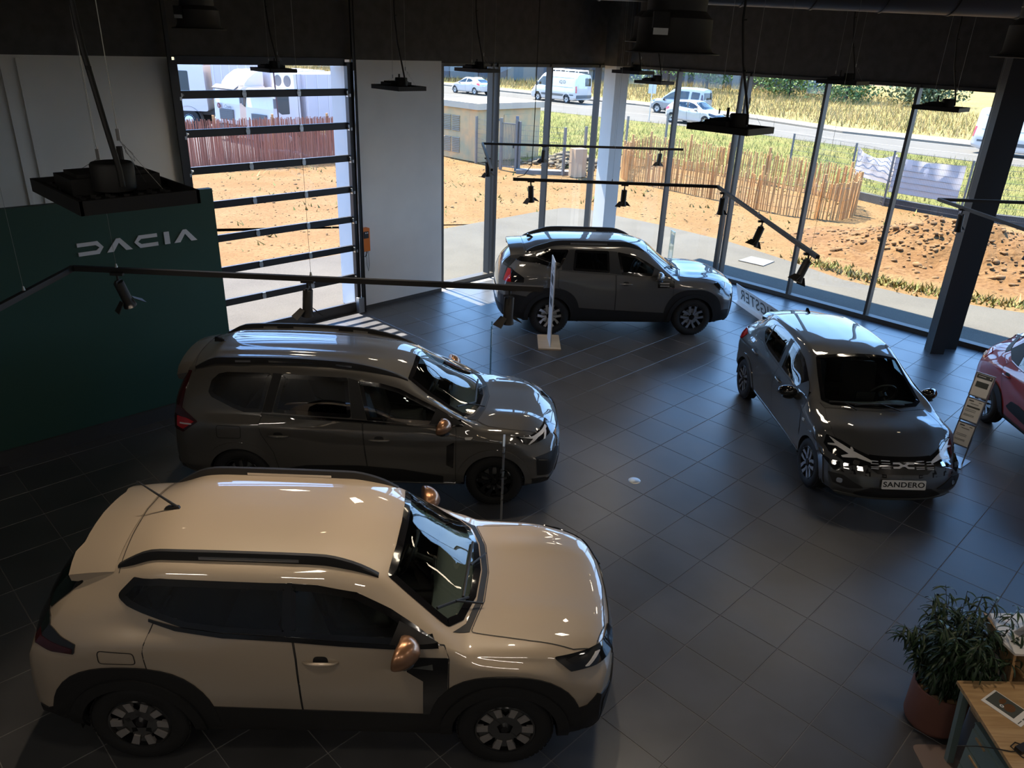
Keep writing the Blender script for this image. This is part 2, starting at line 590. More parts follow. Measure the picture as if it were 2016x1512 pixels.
# upper bands over the glass fronts
GA = D0 + E1 * 2.13 + N1 * .2
structure(wall_box('wall_upper_left_glass', GA, KC - E1 * .05 - N1 * 0.0, HEAD, CEIL, .8, M['dark'], nrm=N1))
structure(wall_box('wall_upper_right_glass', KC - E2 * .0, KC + E2 * 18, HEAD, CEIL, .8, M['dark'], nrm=N2))
structure(wall_box('wall_right', KC + E2 * 18, KC + E2 * 18 - E1 * 24, -.1, CEIL, .2, M['wallback'], nrm=E2))
structure(wall_box('wall_back', KC - E1 * 21.2 + E2 * 18.2, KC - E1 * 21.2 - E2 * 1.4, -.1, CEIL, .2, M['wallback'], nrm=-E1))
cb = MB()
q = [KC + N1 * 1.2 + N2 * 1.2, KC + E2 * 18.2 + N2 * 1.2, KC + E2 * 18.2 - E1 * 21.4, KC - E1 * 21.4 - E2 * 1.6]
cb.add([(p.x, p.y, CEIL) for p in q] + [(p.x, p.y, CEIL + .3) for p in q],
       [(0, 1, 2, 3), (7, 6, 5, 4), (0, 4, 5, 1), (1, 5, 6, 2), (2, 6, 7, 3), (3, 7, 4, 0)])
structure(cb.build('ceiling', M['dark']))

# glazed fronts: one window per bay -----------------------------------
def bay(k, a, b, e, n, z1, double_left=False, first=False, last=False):
    """frame and pane between two mullions standing at a and b along e"""
    mb = MB()
    w, dp = .055, .16
    pos = [a]
    if double_left: pos = [a - e * .085, a + e * .075]
    for p in pos:
        mb.beam(p + UP * 0.0, p + UP * z1, w, dp, up=n)
    if last: mb.beam(b, b + UP * z1, w, dp, up=n)
    mb.beam(a + UP * .045, b + UP * .045, .18, .09)
    mb.beam(a + UP * (z1 - .03), b + UP * (z1 - .03), .10, .06)
    o = structure(mb.build('window_%d' % k, M['frame']))
    g = MB()
    m0 = a + n * .04
    m1 = b + n * .04
    g.add([m0 + UP * .08, m1 + UP * .08, m1 + UP * (z1 - .05), m0 + UP * (z1 - .05)], [(0, 1, 2, 3)])
    g.build('pane', M['glass'], o)
PA = Vector((-0.94, 16.82, 0))
sA = [-1.02, .43, 2.13, 3.83, 4.80]
for i in range(4):
    bay(i + 1, PA + E1 * sA[i], PA + E1 * sA[i + 1], E1, N1, HEAD, double_left=(i == 1), last=(i == 3))
sB = [.04, 1.68, 3.44, 5.28, 7.03, 8.78, 10.5, 12.2, 13.9, 15.6, 17.9]
for i in range(10):
    bay(i + 5, KC + E2 * sB[i], KC + E2 * sB[i + 1], E2, N2, HEAD, double_left=(i == 2), last=(i == 9))
# white round-edged corner column and the dark steel column
c = MB()
cp = Vector((2.13, 19.15, 0))
c.box(cp + UP * (HEAD / 2), (.40, .40, HEAD), rz=rad(35))
structure(c.build('column_corner', M['wall']))
c = MB(); c.box(cp + UP * ((HEAD + CEIL) / 2), (.42, .42, CEIL - HEAD), rz=rad(35))
structure(c.build('column_head', M['dark']))
c = MB()
c.box((7.82, 13.345, CEIL / 2), (.24, .27, CEIL), rz=rad(-4))
c.box((8.13, 13.60, CEIL / 2), (.38, .20, CEIL), rz=rad(-4))
c.box((7.955, 13.50, CEIL / 2), (.03, .2, CEIL), rz=rad(-4))
structure(c.build('column_steel', M['steel']))

# sectional glazed door ------------------------------------------------
door = MB()
for s0 in (.0, -DW):
    door.beam(D0 + E1 * s0 - N1 * .03, D0 + E1 * s0 - N1 * .03 + UP * HEAD, .09, .10, up=N1)
door = structure(door.build('door_1', M['rail']))
for s0, sg in ((.07, 1), (-DW - .07, -1)):
    g = MB()
    g.beam(D0 + E1 * s0 - N1 * .10, D0 + E1 * s0 - N1 * .10 + UP * 6.0, .05, .05, up=N1)
    g.beam(D0 + E1 * (s0 + sg * .03) - N1 * .13, D0 + E1 * (s0 + sg * .03) - N1 * .13 + UP * 6.0, .014, .012, up=N1)
    g.build('guide_track', M['steel'], door)
zb = [.055, .235, .705, 1.27, 1.816, 2.367, 2.925, 3.483, 4.047, HEAD]
zb = [.055, .705, 1.27, 1.816, 2.367, 2.925, 3.483, 4.047, HEAD + .0]
zb = [.10, .235, .705, 1.27, 1.816, 2.367, 2.925, 3.483, 4.047, HEAD]
for i, z in enumerate(zb):
    r = MB()
    hgt = .115 if 1 < i < 9 else (.20 if i == 0 else .12)
    if i == 1: continue
    r.beam(D0 - E1 * .05 + UP * z, D0 - E1 * (DW - .05) + UP * z, .05, hgt)
    r.build('rail', M['rail'], door)
zz = [zb[0]] + zb[2:]
for i in range(len(zz) - 1):
    g = MB()
    a, b = D0 - E1 * .05 + N1 * .0, D0 - E1 * (DW - .05) + N1 * .0
    g.add([a + UP * (zz[i] + .05), b + UP * (zz[i] + .05), b + UP * (zz[i + 1] - .05), a + UP * (zz[i + 1] - .05)], [(0, 1, 2, 3)])
    g.build('pane', M['door_glass'], door)
hm = MB(); hm.box((0, 0, 0), (.07, .012, .05)); hm.box((0, 0, .045), (.055, .016, .03)); hm.box((0, -.006, -.035), (.055, .012, .03))
hme = hm.mesh('hinge', M['zinc'])
for z in zz[1:-1]:
    for s0 in (.98, 1.95):
        h = link_mesh('hinge', hme, door)
        h.location = D0 - E1 * s0 - N1 * .034 + UP * z
        h.rotation_euler = (0, 0, rad(45.5))
    for s0 in (.02, DW - .02):
        h = MB()
        p = D0 - E1 * s0 - N1 * .05 + UP * z
        h.box(p, (.09, .05, .05), rz=rad(45.5)); h.box(p - UP * .05, (.06, .06, .05), rz=rad(45.5))
        h.cyl(p - E1 * .03, p + E1 * .07, .018, n=8)
        h.build('roller_bracket', M['zinc'], door)
rev = MB()
b0 = D0 + E1 * .04 + N1 * .05
rev.box(D0 - E1 * .02 - N1 * .12 + UP * .16, (.12, .10, .30), rz=rad(45.5))
rev.cyl(D0 + E1 * .0 - N1 * .14 + UP * .3, D0 + E1 * .05 - N1 * .14 + UP * 4.4, .006, n=6)
rev.build('bottom_bracket', M['zinc'], door)
# outer sill of the door and outer canopy edge (wall thickness 0.62 gives the deep white reveals)
# ------------------------------------------------------------------ green partition with lettering
G0 = Vector((-4.787, 9.449, 0))
pt = empty('partition_wall', G0, 0, 'dark green free-standing partition wall with large white lettering', 'partition')
mb = MB()
g_a, g_b = -E1 * 7.6, E1 * 1.03
def loc(o): return o - G0
q = [g_a, g_b, g_b + N1 * .10, g_a + N1 * .10]
mb.add([(p.x, p.y, .0) for p in q] + [(p.x, p.y, 3.05) for p in q],
       [(3, 2, 1, 0), (4, 5, 6, 7), (0, 1, 5, 4), (1, 2, 6, 5), (2, 3, 7, 6), (3, 0, 4, 7)])
mb.build('panel', M['green'], pt)
mb = MB()
mb.beam(g_a - N1 * .02 + UP * .095, g_b - N1 * .02 + UP * .095, .045, .19)
mb.build('plinth', M['plinth'], pt)
z0, z1 = 2.408, 2.566
hh = z1 - z0
st = .046
def L_D(x, w):
    return [(x, 0), (x + w * .80, 0), (x + w, hh / 2), (x + w * .80, hh), (x, hh), (x, hh - st), (x + w * .70, hh - st),
            (x + w * .84, hh / 2), (x + w * .70, st), (x, st)]
def L_A(x, w):
    t = w * .26
    return [(x, 0), (x + w * .42, hh), (x + w * .58, hh), (x + w, 0), (x + w - t, 0), (x + w * .5, hh * .66), (x + t, 0)]
def L_C(x, w):
    return [(x + w, 0), (x + w * .22, 0), (x, hh / 2), (x + w * .22, hh), (x + w, hh), (x + w, hh - st), (x + w * .30, hh - st),
            (x + w * .16, hh / 2), (x + w * .30, st), (x + w, st)]
def L_I(x, w): return [(x, 0), (x + w, 0), (x + w, hh), (x, hh)]
for fn, x0, x1 in ((L_D, -.714, -.420), (L_A, -.392, -.086), (L_C, -.056, .233), (L_I, .318, .386), (L_A, .437, .742)):
    l = MB()
    l.prism([(x0 + (x - x0), y) for x, y in fn(x0, x1 - x0)], -N1 * .002 + UP * z0, E1, UP, .012)
    l.build('letter', M['letter'], pt)
# ------------------------------------------------------------------ car bodies: lofted shells with panels laid on the surface
def pchip(tab, xq):
    tab = sorted(tab)
    x = np.array([t[0] for t in tab], float); y = np.array([t[1] for t in tab], float)
    xq = np.asarray(xq, float)
    if len(x) == 1: return np.full_like(xq, y[0])
    h = np.diff(x); d = np.diff(y) / h
    m = np.zeros_like(y)
    for i in range(1, len(x) - 1):
        if d[i - 1] * d[i] > 0:
            w1, w2 = 2 * h[i] + h[i - 1], h[i] + 2 * h[i - 1]
            m[i] = (w1 + w2) / (w1 / d[i - 1] + w2 / d[i])
    m[0], m[-1] = d[0], d[-1]
    q = np.clip(xq, x[0], x[-1])
    i = np.clip(np.searchsorted(x, q) - 1, 0, len(h) - 1)
    t = (q - x[i]) / h[i]
    return ((2 * t**3 - 3 * t**2 + 1) * y[i] + (t**3 - 2 * t**2 + t) * h[i] * m[i]
            + (-2 * t**3 + 3 * t**2) * y[i + 1] + (t**3 - t**2) * h[i] * m[i + 1])

def sstep(a, b, x):
    t = np.clip((x - a) / (b - a), 0, 1)
    return t * t * (3 - 2 * t)

def catmull(P, sub):
    """P (k, n, 2) key points per station -> (n, (k-1)*sub+1, 2), centripetal"""
    k = len(P)
    Q = [2 * P[0] - P[1]] + list(P) + [2 * P[-1] - P[-2]]
    out = []
    for i in range(1, k):
        p0, p1, p2, p3 = Q[i - 1], Q[i], Q[i + 1], Q[i + 2]
        def dt(a, b): return np.maximum(np.linalg.norm(b - a, axis=1), 1e-4)[:, None] ** .5
        t1 = dt(p0, p1); t2 = t1 + dt(p1, p2); t3 = t2 + dt(p2, p3)
        for j in range(sub + (1 if i == k - 1 else 0)):
            t = t1 + (t2 - t1) * (j / sub)
            A1 = (t1 - t) / t1 * p0 + t / t1 * p1
            A2 = (t2 - t) / (t2 - t1) * p1 + (t - t1) / (t2 - t1) * p2
            A3 = (t3 - t) / (t3 - t2) * p2 + (t - t2) / (t3 - t2) * p3
            B1 = (t2 - t) / t2 * A1 + t / t2 * A2
            B2 = (t3 - t) / (t3 - t1) * A2 + (t - t1) / (t3 - t1) * A3
            out.append((t2 - t) / (t2 - t1) * B1 + (t - t1) / (t2 - t1) * B2)
    return np.stack(out, 1)

def inpoly(px, py, poly):
    poly = np.asarray(poly)
    inside = np.zeros(len(px), bool)
    n = len(poly)
    for i in range(n):
        x1, y1 = poly[i]; x2, y2 = poly[(i + 1) % n]
        c = ((y1 > py) != (y2 > py)) & (px < (x2 - x1) * (py - y1) / (y2 - y1 + 1e-12) + x1)
        inside ^= c
    return inside

def polydist(px, py, poly):
    poly = np.asarray(poly); best = np.full(len(px), 9.0)
    n = len(poly)
    for i in range(n):
        a = poly[i]; b = poly[(i + 1) % n]
        ab = b - a
        t = np.clip(((px - a[0]) * ab[0] + (py - a[1]) * ab[1]) / (ab @ ab + 1e-12), 0, 1)
        best = np.minimum(best, np.hypot(px - a[0] - t * ab[0], py - a[1] - t * ab[1]))
    return best

def rounded(pts, default=.02, seg=4):
    """polygon with rounded corners; a point may carry its own radius as third value"""
    n = len(pts)
    out = []
    for i in range(n):
        p = np.array(pts[i][:2], float)
        r = pts[i][2] if len(pts[i]) > 2 else default
        a = np.array(pts[i - 1][:2], float) - p
        b = np.array(pts[(i + 1) % n][:2], float) - p
        la, lb = np.linalg.norm(a), np.linalg.norm(b)
        if r <= 0 or la < 1e-6 or lb < 1e-6:
            out.append(tuple(p)); continue
        c = np.clip(a @ b / la / lb, -1, 1)
        if c < -.985:
            out.append(tuple(p)); continue
        t = min(r / max(math.tan(math.acos(c) / 2), .05), .45 * la, .45 * lb)
        p1, p2 = p + a / la * t, p + b / lb * t
        for k in range(seg + 1):
            u = k / seg
            out.append(tuple((1 - u)**2 * p1 + 2 * u * (1 - u) * p + u * u * p2))
    return out

class Body:
    def __init__(s, S, ns=92, sub=5):
        s.S = S
        xr, xf, W = S['xr'], S['xf'], S['W']
        u = np.linspace(0, 1, ns)
        xs = xr + (xf - xr) * (u + .0 * np.sin(2 * np.pi * u))
        g = lambda k: pchip(S[k], xs)
        taper = pchip([(xr, .94), (xr + .12, .985), (xr + .5, 1), (xf - .6, 1), (xf - .15, .985), (xf, .93)], xs)
        K = []
        zT, zR, yR = g('zT'), g('zR'), g('yR')
        zC, yC = g('zC'), g('yC')
        zB, yB = g('zB'), g('yB')
        zS = g('zS'); yS = g('yS')
        zb = pchip(S.get('zbot', [(xr, .34), (xr + .5, .24), (xf - .5, .22), (xf, .28)]), xs)
        mid = pchip(S.get('mid', [(xr, W - .005), (xf, W - .005)]), xs)
        low = pchip(S.get('low', [(xr, W - .02), (0, W - .045), (xf, W - .02)]), xs)
        def kp(y, z): K.append(np.stack([y * taper, z], 1))
        kp(0 * xs, zT)
        kp(yR * .5, zR + (zT - zR) * S.get('midk', .78))
        kp(yR * .85, zR + (zT - zR) * .3)
        kp(yR, zR)
        kp(yC, zC)
        kp(yC * .5 + yB * .5 + S.get('bow', .012), zC * .5 + zB * .5)
        kp(yB, zB)
        kp(yS, zS)
        kp(mid, .45 * zS + .55 * .62 + 0 * xs)
        kp(mid - .012, .60 + 0 * xs)
        kp(low, .44 + 0 * xs)
        kp(low - .03, zb + .09)
        kp(low - .09, zb)
        kp(0 * xs, zb)
        H = catmull(np.stack(K), sub)            # ns, nh, 2
        nh = H.shape[1]
        V = np.zeros((ns, 2 * nh - 2, 3))
        V[:, :nh, 0] = xs[:, None]
        V[:, :nh, 1:] = H
        V[:, nh:, 0] = xs[:, None]
        V[:, nh:, 1] = -H[:, nh - 2:0:-1, 0]
        V[:, nh:, 2] = H[:, nh - 2:0:-1, 1]
        V[:, 0, 1] = 0; V[:, nh - 1, 1] = 0
        n = V.shape[1]
        verts = [V.reshape(-1, 3)]
        F = []
        i = np.arange(ns - 1)[:, None]; j = np.arange(n)[None, :]
        j2 = (j + 1) % n
        F.append(np.stack([i * n + j, i * n + j2, (i + 1) * n + j2, (i + 1) * n + j], -1).reshape(-1, 4))
        cnt = ns * n
        kk = 12
        for st, flip in ((0, False), (ns - 1, True)):
            L = V[st, :nh]
            rows = []
            idx = np.zeros((nh, kk + 1), int)
            for a in range(nh):
                lft = st * n + a
                rgt = st * n + ((n - a) % n)
                idx[a, 0] = lft; idx[a, kk] = rgt
                if a in (0, nh - 1):
                    idx[a, :] = lft; continue
                for q in range(1, kk):
                    w = math.cos(math.pi * q / kk)
                    rows.append((L[a, 0], L[a, 1] * w, L[a, 2]))
                    idx[a, q] = cnt; cnt += 1
            verts.append(np.array(rows))
            q = np.stack([idx[:-1, :-1], idx[1:, :-1], idx[1:, 1:], idx[:-1, 1:]], -1).reshape(-1, 4)
            if flip: q = q[:, ::-1]
            F.append(q)
        P = np.concatenate(verts)
        P = s.warp(P)
        Fq = np.concatenate(F)
        s.P = P
        faces = []
        for q in Fq.tolist():
            r = []
            for v in q:
                if v not in r: r.append(v)
            if len(r) > 2: faces.append(tuple(r))
        s.faces = faces
        s.bvh = BVHTree.FromPolygons([tuple(p) for p in P], faces)
        s.cent = np.array([P[list(f)].mean(0) for f in faces])
        s.fv = faces
        s.kill = np.zeros(len(faces), bool)
    def warp(s, P):
        S = s.S
        xr, xf, W = S['xr'], S['xf'], S['W']
        P = P.copy()
        x, y, z = P[:, 0].copy(), P[:, 1], P[:, 2]
        wf = sstep(xf - S.get('fadeF', .75), xf, x)
        wr = 1 - sstep(xr, xr + S.get('fadeR', .8), x)
        a = np.abs(y) / W
        P[:, 0] = x - wf * (S['bowF'] * a ** S.get('pF', 3) + pchip(S['profF'], z)) \
                    + wr * (S['bowR'] * pchip(S.get('bowRz', [(0, 1), (2, 1)]), z) * a ** S.get('pR', 4) + pchip(S['profR'], z))
        for (x0, x1, y0, sg, amp) in S.get('ridges', []):
            w = sstep(x0, x0 + .15, x) * (1 - sstep(x1 - .25, x1, x)) * (z > S['ridge_z'])
            P[:, 2] += w * amp * np.exp(-((np.abs(y) - y0) / sg) ** 2)
        return P
    # ---- projection of a point from outside along direction -d
    def ray(s, o, d):
        h = s.bvh.ray_cast(Vector(o), Vector(d))
        if h[0] is None:
            h = s.bvh.find_nearest(Vector(o) + Vector(d) * 2.2)
            if h[0] is None: return None
        n = h[1]
        if n.dot(Vector(d)) > 0: n = -n
        return h[0], n
    def frame(s, mode):
        """outline axes and look direction per mode; a number is an angle from the nose towards the left side"""
        if mode == 'L': return Vector((1, 0, 0)), Vector((0, 0, 1)), Vector((0, -1, 0))
        if mode == 'R': return Vector((1, 0, 0)), Vector((0, 0, 1)), Vector((0, 1, 0))
        if mode == 'T': return Vector((1, 0, 0)), Vector((0, 1, 0)), Vector((0, 0, -1))
        if mode == 'F': return Vector((0, 1, 0)), Vector((0, 0, 1)), Vector((-1, 0, 0))
        if mode == 'B': return Vector((0, 1, 0)), Vector((0, 0, 1)), Vector((1, 0, 0))
        a = rad(mode)
        out = Vector((math.cos(a), math.sin(a), 0))
        return Vector((-math.sin(a), math.cos(a), 0)), Vector((0, 0, 1)), -out
    def patch(s, poly, mode, off=.004, skirt=.012, grid=.05, inset=0.0):
        """mesh data (verts, faces, mat idx) of an outline laid on the body"""
        ax, az, d = s.frame(mode)
        bm = bmesh.new()
        vs = [bm.verts.new((p[0], p[1], 0)) for p in poly]
        f = bm.faces.new(vs)
        f.normal_update()
        if f.normal.z < 0: f.normal_flip()
        if inset > 0:
            r = bmesh.ops.inset_region(bm, faces=[f], thickness=inset, use_even_offset=False, use_boundary=True)
            for q in r['faces']: q.material_index = 0
            for q in bm.faces:
                if q not in r['faces']: q.material_index = 1
        xs = [p[0] for p in poly]; ys = [p[1] for p in poly]
        for lo, hi, axis in ((min(xs), max(xs), 0), (min(ys), max(ys), 1)):
            k = int((hi - lo) / grid)
            for i in range(1, k + 1):
                c = lo + (hi - lo) * i / (k + 1)
                co = (c, 0, 0) if axis == 0 else (0, c, 0)
                no = (1, 0, 0) if axis == 0 else (0, 1, 0)
                bmesh.ops.bisect_plane(bm, geom=bm.verts[:] + bm.edges[:] + bm.faces[:], plane_co=co, plane_no=no, dist=1e-5)
        bm.verts.index_update()
        V, N = [], []
        for v in bm.verts:
            o = ax * v.co.x + az * v.co.y - d * 4
            p, n = s.ray(o, d)
            if abs(n.dot(d)) < .12: n = (n - d * .3).normalized()
            V.append(p + n * off); N.append(n)
        fl = ax.cross(az).dot(d) > 0       # outline normal vs outward
        F, MI = [], []
        for f in bm.faces:
            t = [v.index for v in f.verts]
            F.append(tuple(t[::-1]) if fl else tuple(t)); MI.append(f.material_index)
        if skirt > 0:
            ring = {}
            for e in bm.edges:
                if len(e.link_faces) == 1:
                    f = e.link_faces[0]
                    l = [l for l in e.link_loops][0]
                    a, b = l.vert.index, l.link_loop_next.vert.index
                    for q in (a, b):
                        if q not in ring:
                            ring[q] = len(V); V.append(V[q] - N[q] * (off + skirt))
                    t = (a, ring[a], ring[b], b)
                    F.append(t[::-1] if fl else t); MI.append(0 if inset == 0 else 0)
        bm.free()
        return V, F, MI
    def put(s, name, polys, mode, mats, parent, off=.004, skirt=.012, grid=.05, inset=0.0, smooth=True):
        mb = MB()
        if not isinstance(polys[0][0], (tuple, list, np.ndarray)): polys = [polys]
        for p in polys:
            V, F, MI = s.patch(p, mode, off, skirt, grid, inset)
            o = len(mb.v)
            mb.v += [tuple(v) for v in V]
            mb.f += [tuple(i + o for i in f) for f in F]
            mb.m += MI
        return mb.build(name, mats, parent, smooth=smooth, angle=35)
    def strip(s, pts, mode, w=.006, closed=False):
        """outline of a thin band along a polyline (list of quads as polygons)"""
        P = [np.array(p[:2], float) for p in pts]
        if closed: P = P + [P[0]]
        out = []
        for a, b in zip(P[:-1], P[1:]):
            d = b - a; L = np.linalg.norm(d)
            if L < 1e-5: continue
            k = max(1, int(L / .05))
            n = np.array([-d[1], d[0]]) / L * w / 2
            e = d / L * w * .3
            for i in range(k):
                p, q = a + d * i / k, a + d * (i + 1) / k
                if i == 0: p = p - e
                if i == k - 1: q = q + e
                out.append([tuple(p - n), tuple(q - n), tuple(q + n), tuple(p + n)])
        return out
    def seam(s, lines, mode, parent, name='panel_gap', w=.007, m=None, off=.0035):
        ax, az, d = s.frame(mode)
        mb = MB()
        for ln, closed in lines:
            for q in s.strip(ln, mode, w, closed):
                V = []
                for x, y in q:
                    p, n = s.ray(ax * x + az * y - d * 4, d)
                    V.append(p + n * off)
                if (V[1] - V[0]).cross(V[3] - V[0]).dot(d) > 0: V = V[::-1]
                mb.add(V, [(0, 1, 2, 3)])
        return mb.build(name, m or M['black'], parent)
    def cut(s, poly, mode, inset=.022, side=None):
        """open the shell under a pane"""
        ax, az, d = s.frame(mode)
        a = s.P @ np.array(ax); b = s.P @ np.array(az)
        ok = inpoly(a, b, poly) & (polydist(a, b, poly) > inset)
        if mode == 'L': ok &= s.P[:, 1] > .2
        if mode == 'R': ok &= s.P[:, 1] < -.2
        if mode == 'B': ok &= s.P[:, 0] < s.S['xr'] + 1.0
        if mode == 'T': ok &= s.P[:, 2] > .8
        for i, f in enumerate(s.faces):
            if not s.kill[i] and ok[list(f)].all(): s.kill[i] = True
    def cut_wheel(s, xw, zw, r):
        d = np.hypot(s.P[:, 0] - xw, s.P[:, 2] - zw)
        ok = (d < r) & (np.abs(s.P[:, 1]) > .40)
        for i, f in enumerate(s.faces):
            if not s.kill[i] and ok[list(f)].all(): s.kill[i] = True
    def build(s, name, m, parent):
        mb = MB()
        mb.v = [tuple(p) for p in s.P]
        me = bpy.data.meshes.new(name)
        me.from_pydata(mb.v, [], s.faces)
        me.materials.append(m)
        bm = bmesh.new(); bm.from_mesh(me)
        bmesh.ops.recalc_face_normals(bm, faces=bm.faces[:])
        bm.faces.ensure_lookup_table()
        bmesh.ops.delete(bm, geom=[bm.faces[i] for i in np.nonzero(s.kill)[0]], context='FACES_ONLY')
        bmesh.ops.delete(bm, geom=[v for v in bm.verts if not v.link_faces], context='VERTS')
        bm.to_mesh(me); bm.free()
        me.shade_smooth(); me.set_sharp_from_angle(angle=rad(50))
        me.update()
        return link_mesh(name, me, parent)

def mirror_mode(m): return {'L': 'R', 'R': 'L'}.get(m, m if isinstance(m, str) else -m)
def mirror_poly(p, m):
    if m in ('L', 'R'): return list(p)
    if m == 'T': return [(q[0], -q[1]) for q in p][::-1]
    return [(-q[0], q[1]) for q in p][::-1]

def arc(xc, zc, r, a0, a1, n=22):
    return [(xc + r * math.cos(rad(a0 + (a1 - a0) * i / n)), zc + r * math.sin(rad(a0 + (a1 - a0) * i / n))) for i in range(n + 1)]
def ringpoly(xc, zc, r0, r1, a0=-8, a1=188, sq=0.0, n=26):
    o = arc(xc, zc, r1, a0, a1, n)
    if sq:     # squarer outer edge
        o = []
        for i in range(n + 1):
            t = rad(a0 + (a1 - a0) * i / n)
            c, si = math.cos(t), math.sin(t)
            k = (abs(c) ** (2 + sq) + abs(si) ** (2 + sq)) ** (-1 / (2 + sq))
            o.append((xc + r1 * c * k, zc + r1 * si * k))
    return o + arc(xc, zc, r0, a1, a0, n)

# ---- wheels ---------------------------------------------------------------
def wheel_data(key, R, rim, width, style, alloy, dark):
    """wheel facing +Y (outer face at y = 0); returns mesh data for tyre, rim, spoke(s)"""
    t = MB()
    w = width
    t.lathe([(rim, -.012), (rim + .012, -.004), (R - .055, 0.0), (R - .02, -.012), (R, -.04), (R, -w + .04), (R - .02, -w + .012), (rim, -w)], n=48, axis='Y')
    for k in range(48):            # tread blocks
        a = 2 * math.pi * k / 48
        for h in (-.05, -.10, -.15):
            t.box((R * 1.0 * math.sin(a), h, R * 1.0 * math.cos(a)), (.032, .04, .008), rot=Matrix.Rotation(a, 3, 'Y'))
    tyre = t.mesh('wheel', M['rubber'], smooth=True, angle=40)
    r = MB()
    r.lathe([(rim + .004, -.012), (rim - .004, -.004), (rim - .014, -.006), (rim - .022, -.03), (rim - .03, -.14), (.10, -.145), (.0, -.145)], n=48, axis='Y')
    rimm = r.mesh('rim', dark, smooth=True, angle=40)
    b = MB()
    b.lathe([(.0, -.075), (.15, -.075), (.15, -.09), (.0, -.09)], n=32, axis='Y')
    disc = b.mesh('brake_disc', M['zinc'], smooth=True, angle=40)
    hub = MB()
    hub.lathe([(0, -.010), (.028, -.010), (.032, -.018), (.045, -.03), (.065, -.06), (.065, -.09)], n=24, axis='Y')
    for k in range(5):
        a = 2 * math.pi * k / 5 + .3
        hub.cyl((.052 * math.sin(a), -.07, .052 * math.cos(a)), (.052 * math.sin(a), -.036, .052 * math.cos(a)), .008, n=6)
    hubm = hub.mesh('hub_cap', M['darkalloy'], smooth=True, angle=40)
    sp = MB()
    ro = rim - .008
    if style == 'Y5':
        def bar(p, q, w0, w1, y0, y1, mi):
            p, q = Vector(p), Vector(q)
            d = (q - p).normalized(); n = Vector((0, -1, 0)).cross(d)
            P = []
            for c, ww, yy in ((p, w0, y0), (q, w1, y1)):
                for sg in (-1, 1):
                    P.append(Vector((c.x, yy, c.z)) + n * ww / 2 * sg)
                for sg in (1, -1):
                    P.append(Vector((c.x, yy - .03, c.z)) + n * ww / 2 * sg)
            sp.add(P, [(0, 1, 5, 4), (1, 2, 6, 5), (2, 3, 7, 6), (3, 0, 4, 7), (0, 3, 2, 1), (4, 5, 6, 7)], mi)
        P0 = Vector((0, 0, .05)); P1 = Vector((0, 0, ro * .50))
        for sg in (-1, 1):
            bar(P0 + Vector((sg * .012, 0, 0)), P1 + Vector((sg * .022, 0, 0)), .026, .030, -.014, -.014, 0)
            bar(P1 + Vector((sg * .020, 0, 0)), (sg * .085, 0, ro * .955), .032, .054, -.014, -.008, 0)
        k_n = 5
    elif style == 'pads':
        def pad(a0, rr0, rr1, w0, w1):
            d = Vector((math.sin(a0), 0, math.cos(a0))); n = Vector((math.cos(a0), 0, -math.sin(a0)))
            P = [d * rr0 - n * w0 / 2, d * rr0 + n * w0 / 2, d * rr1 + n * w1 / 2, d * rr1 - n * w1 / 2]
            P = [Vector((p.x, -.012, p.z)) for p in P] + [Vector((p.x, -.04, p.z)) for p in P]
            sp.add(P, [(3, 2, 1, 0), (0, 1, 5, 4), (1, 2, 6, 5), (2, 3, 7, 6), (3, 0, 4, 7), (4, 5, 6, 7)], 0)
        for sg in (-1, 1): pad(sg * .30, ro * .58, ro * .985, .044, .058)
        # dark web behind the pads
        def web(a0, w):
            d = Vector((math.sin(a0), 0, math.cos(a0))); n = Vector((math.cos(a0), 0, -math.sin(a0)))
            P = [d * .05 - n * w, d * .05 + n * w, d * ro * .95 + n * w, d * ro * .95 - n * w]
            P = [Vector((p.x, -.026, p.z)) for p in P] + [Vector((p.x, -.06, p.z)) for p in P]
            sp.add(P, [(3, 2, 1, 0), (0, 1, 5, 4), (1, 2, 6, 5), (2, 3, 7, 6), (3, 0, 4, 7), (4, 5, 6, 7)], 1)
        web(0, .07)
        k_n = 5
    else:
        d = Vector((0, 0, 1))
        for sg in (-1, 1):
            a = Vector((sg * .018, 0, .05)); b2 = Vector((sg * .06, 0, ro * .96))
            sp.beam((a.x, -.03, a.z), (b2.x, -.016, b2.z), .03, .022, up=(0, 1, 0))
        k_n = 5
    spm = sp.mesh('spoke', [alloy, dark], smooth=False)
    return dict(tyre=tyre, rim=rimm, disc=disc, hub=hubm, spoke=spm, n=k_n, R=R)

def add_wheel(W, parent, x, y, side, turn=0.0):
    o = link_mesh('wheel', W['tyre'], parent)
    o.location = (x, y, W['R'] - .003)
    o.rotation_euler = (0, 0, turn if side > 0 else math.pi + turn)
    for nm, k in (('rim', 'rim'), ('brake_disc', 'disc'), ('hub_cap', 'hub')):
        link_mesh(nm, W[k], o)
    for i in range(W['n']):
        sp = link_mesh('spoke', W['spoke'], o)
        sp.rotation_euler = (0, 2 * math.pi * (i + .5 * (side < 0)) / W['n'], 0)
    return o

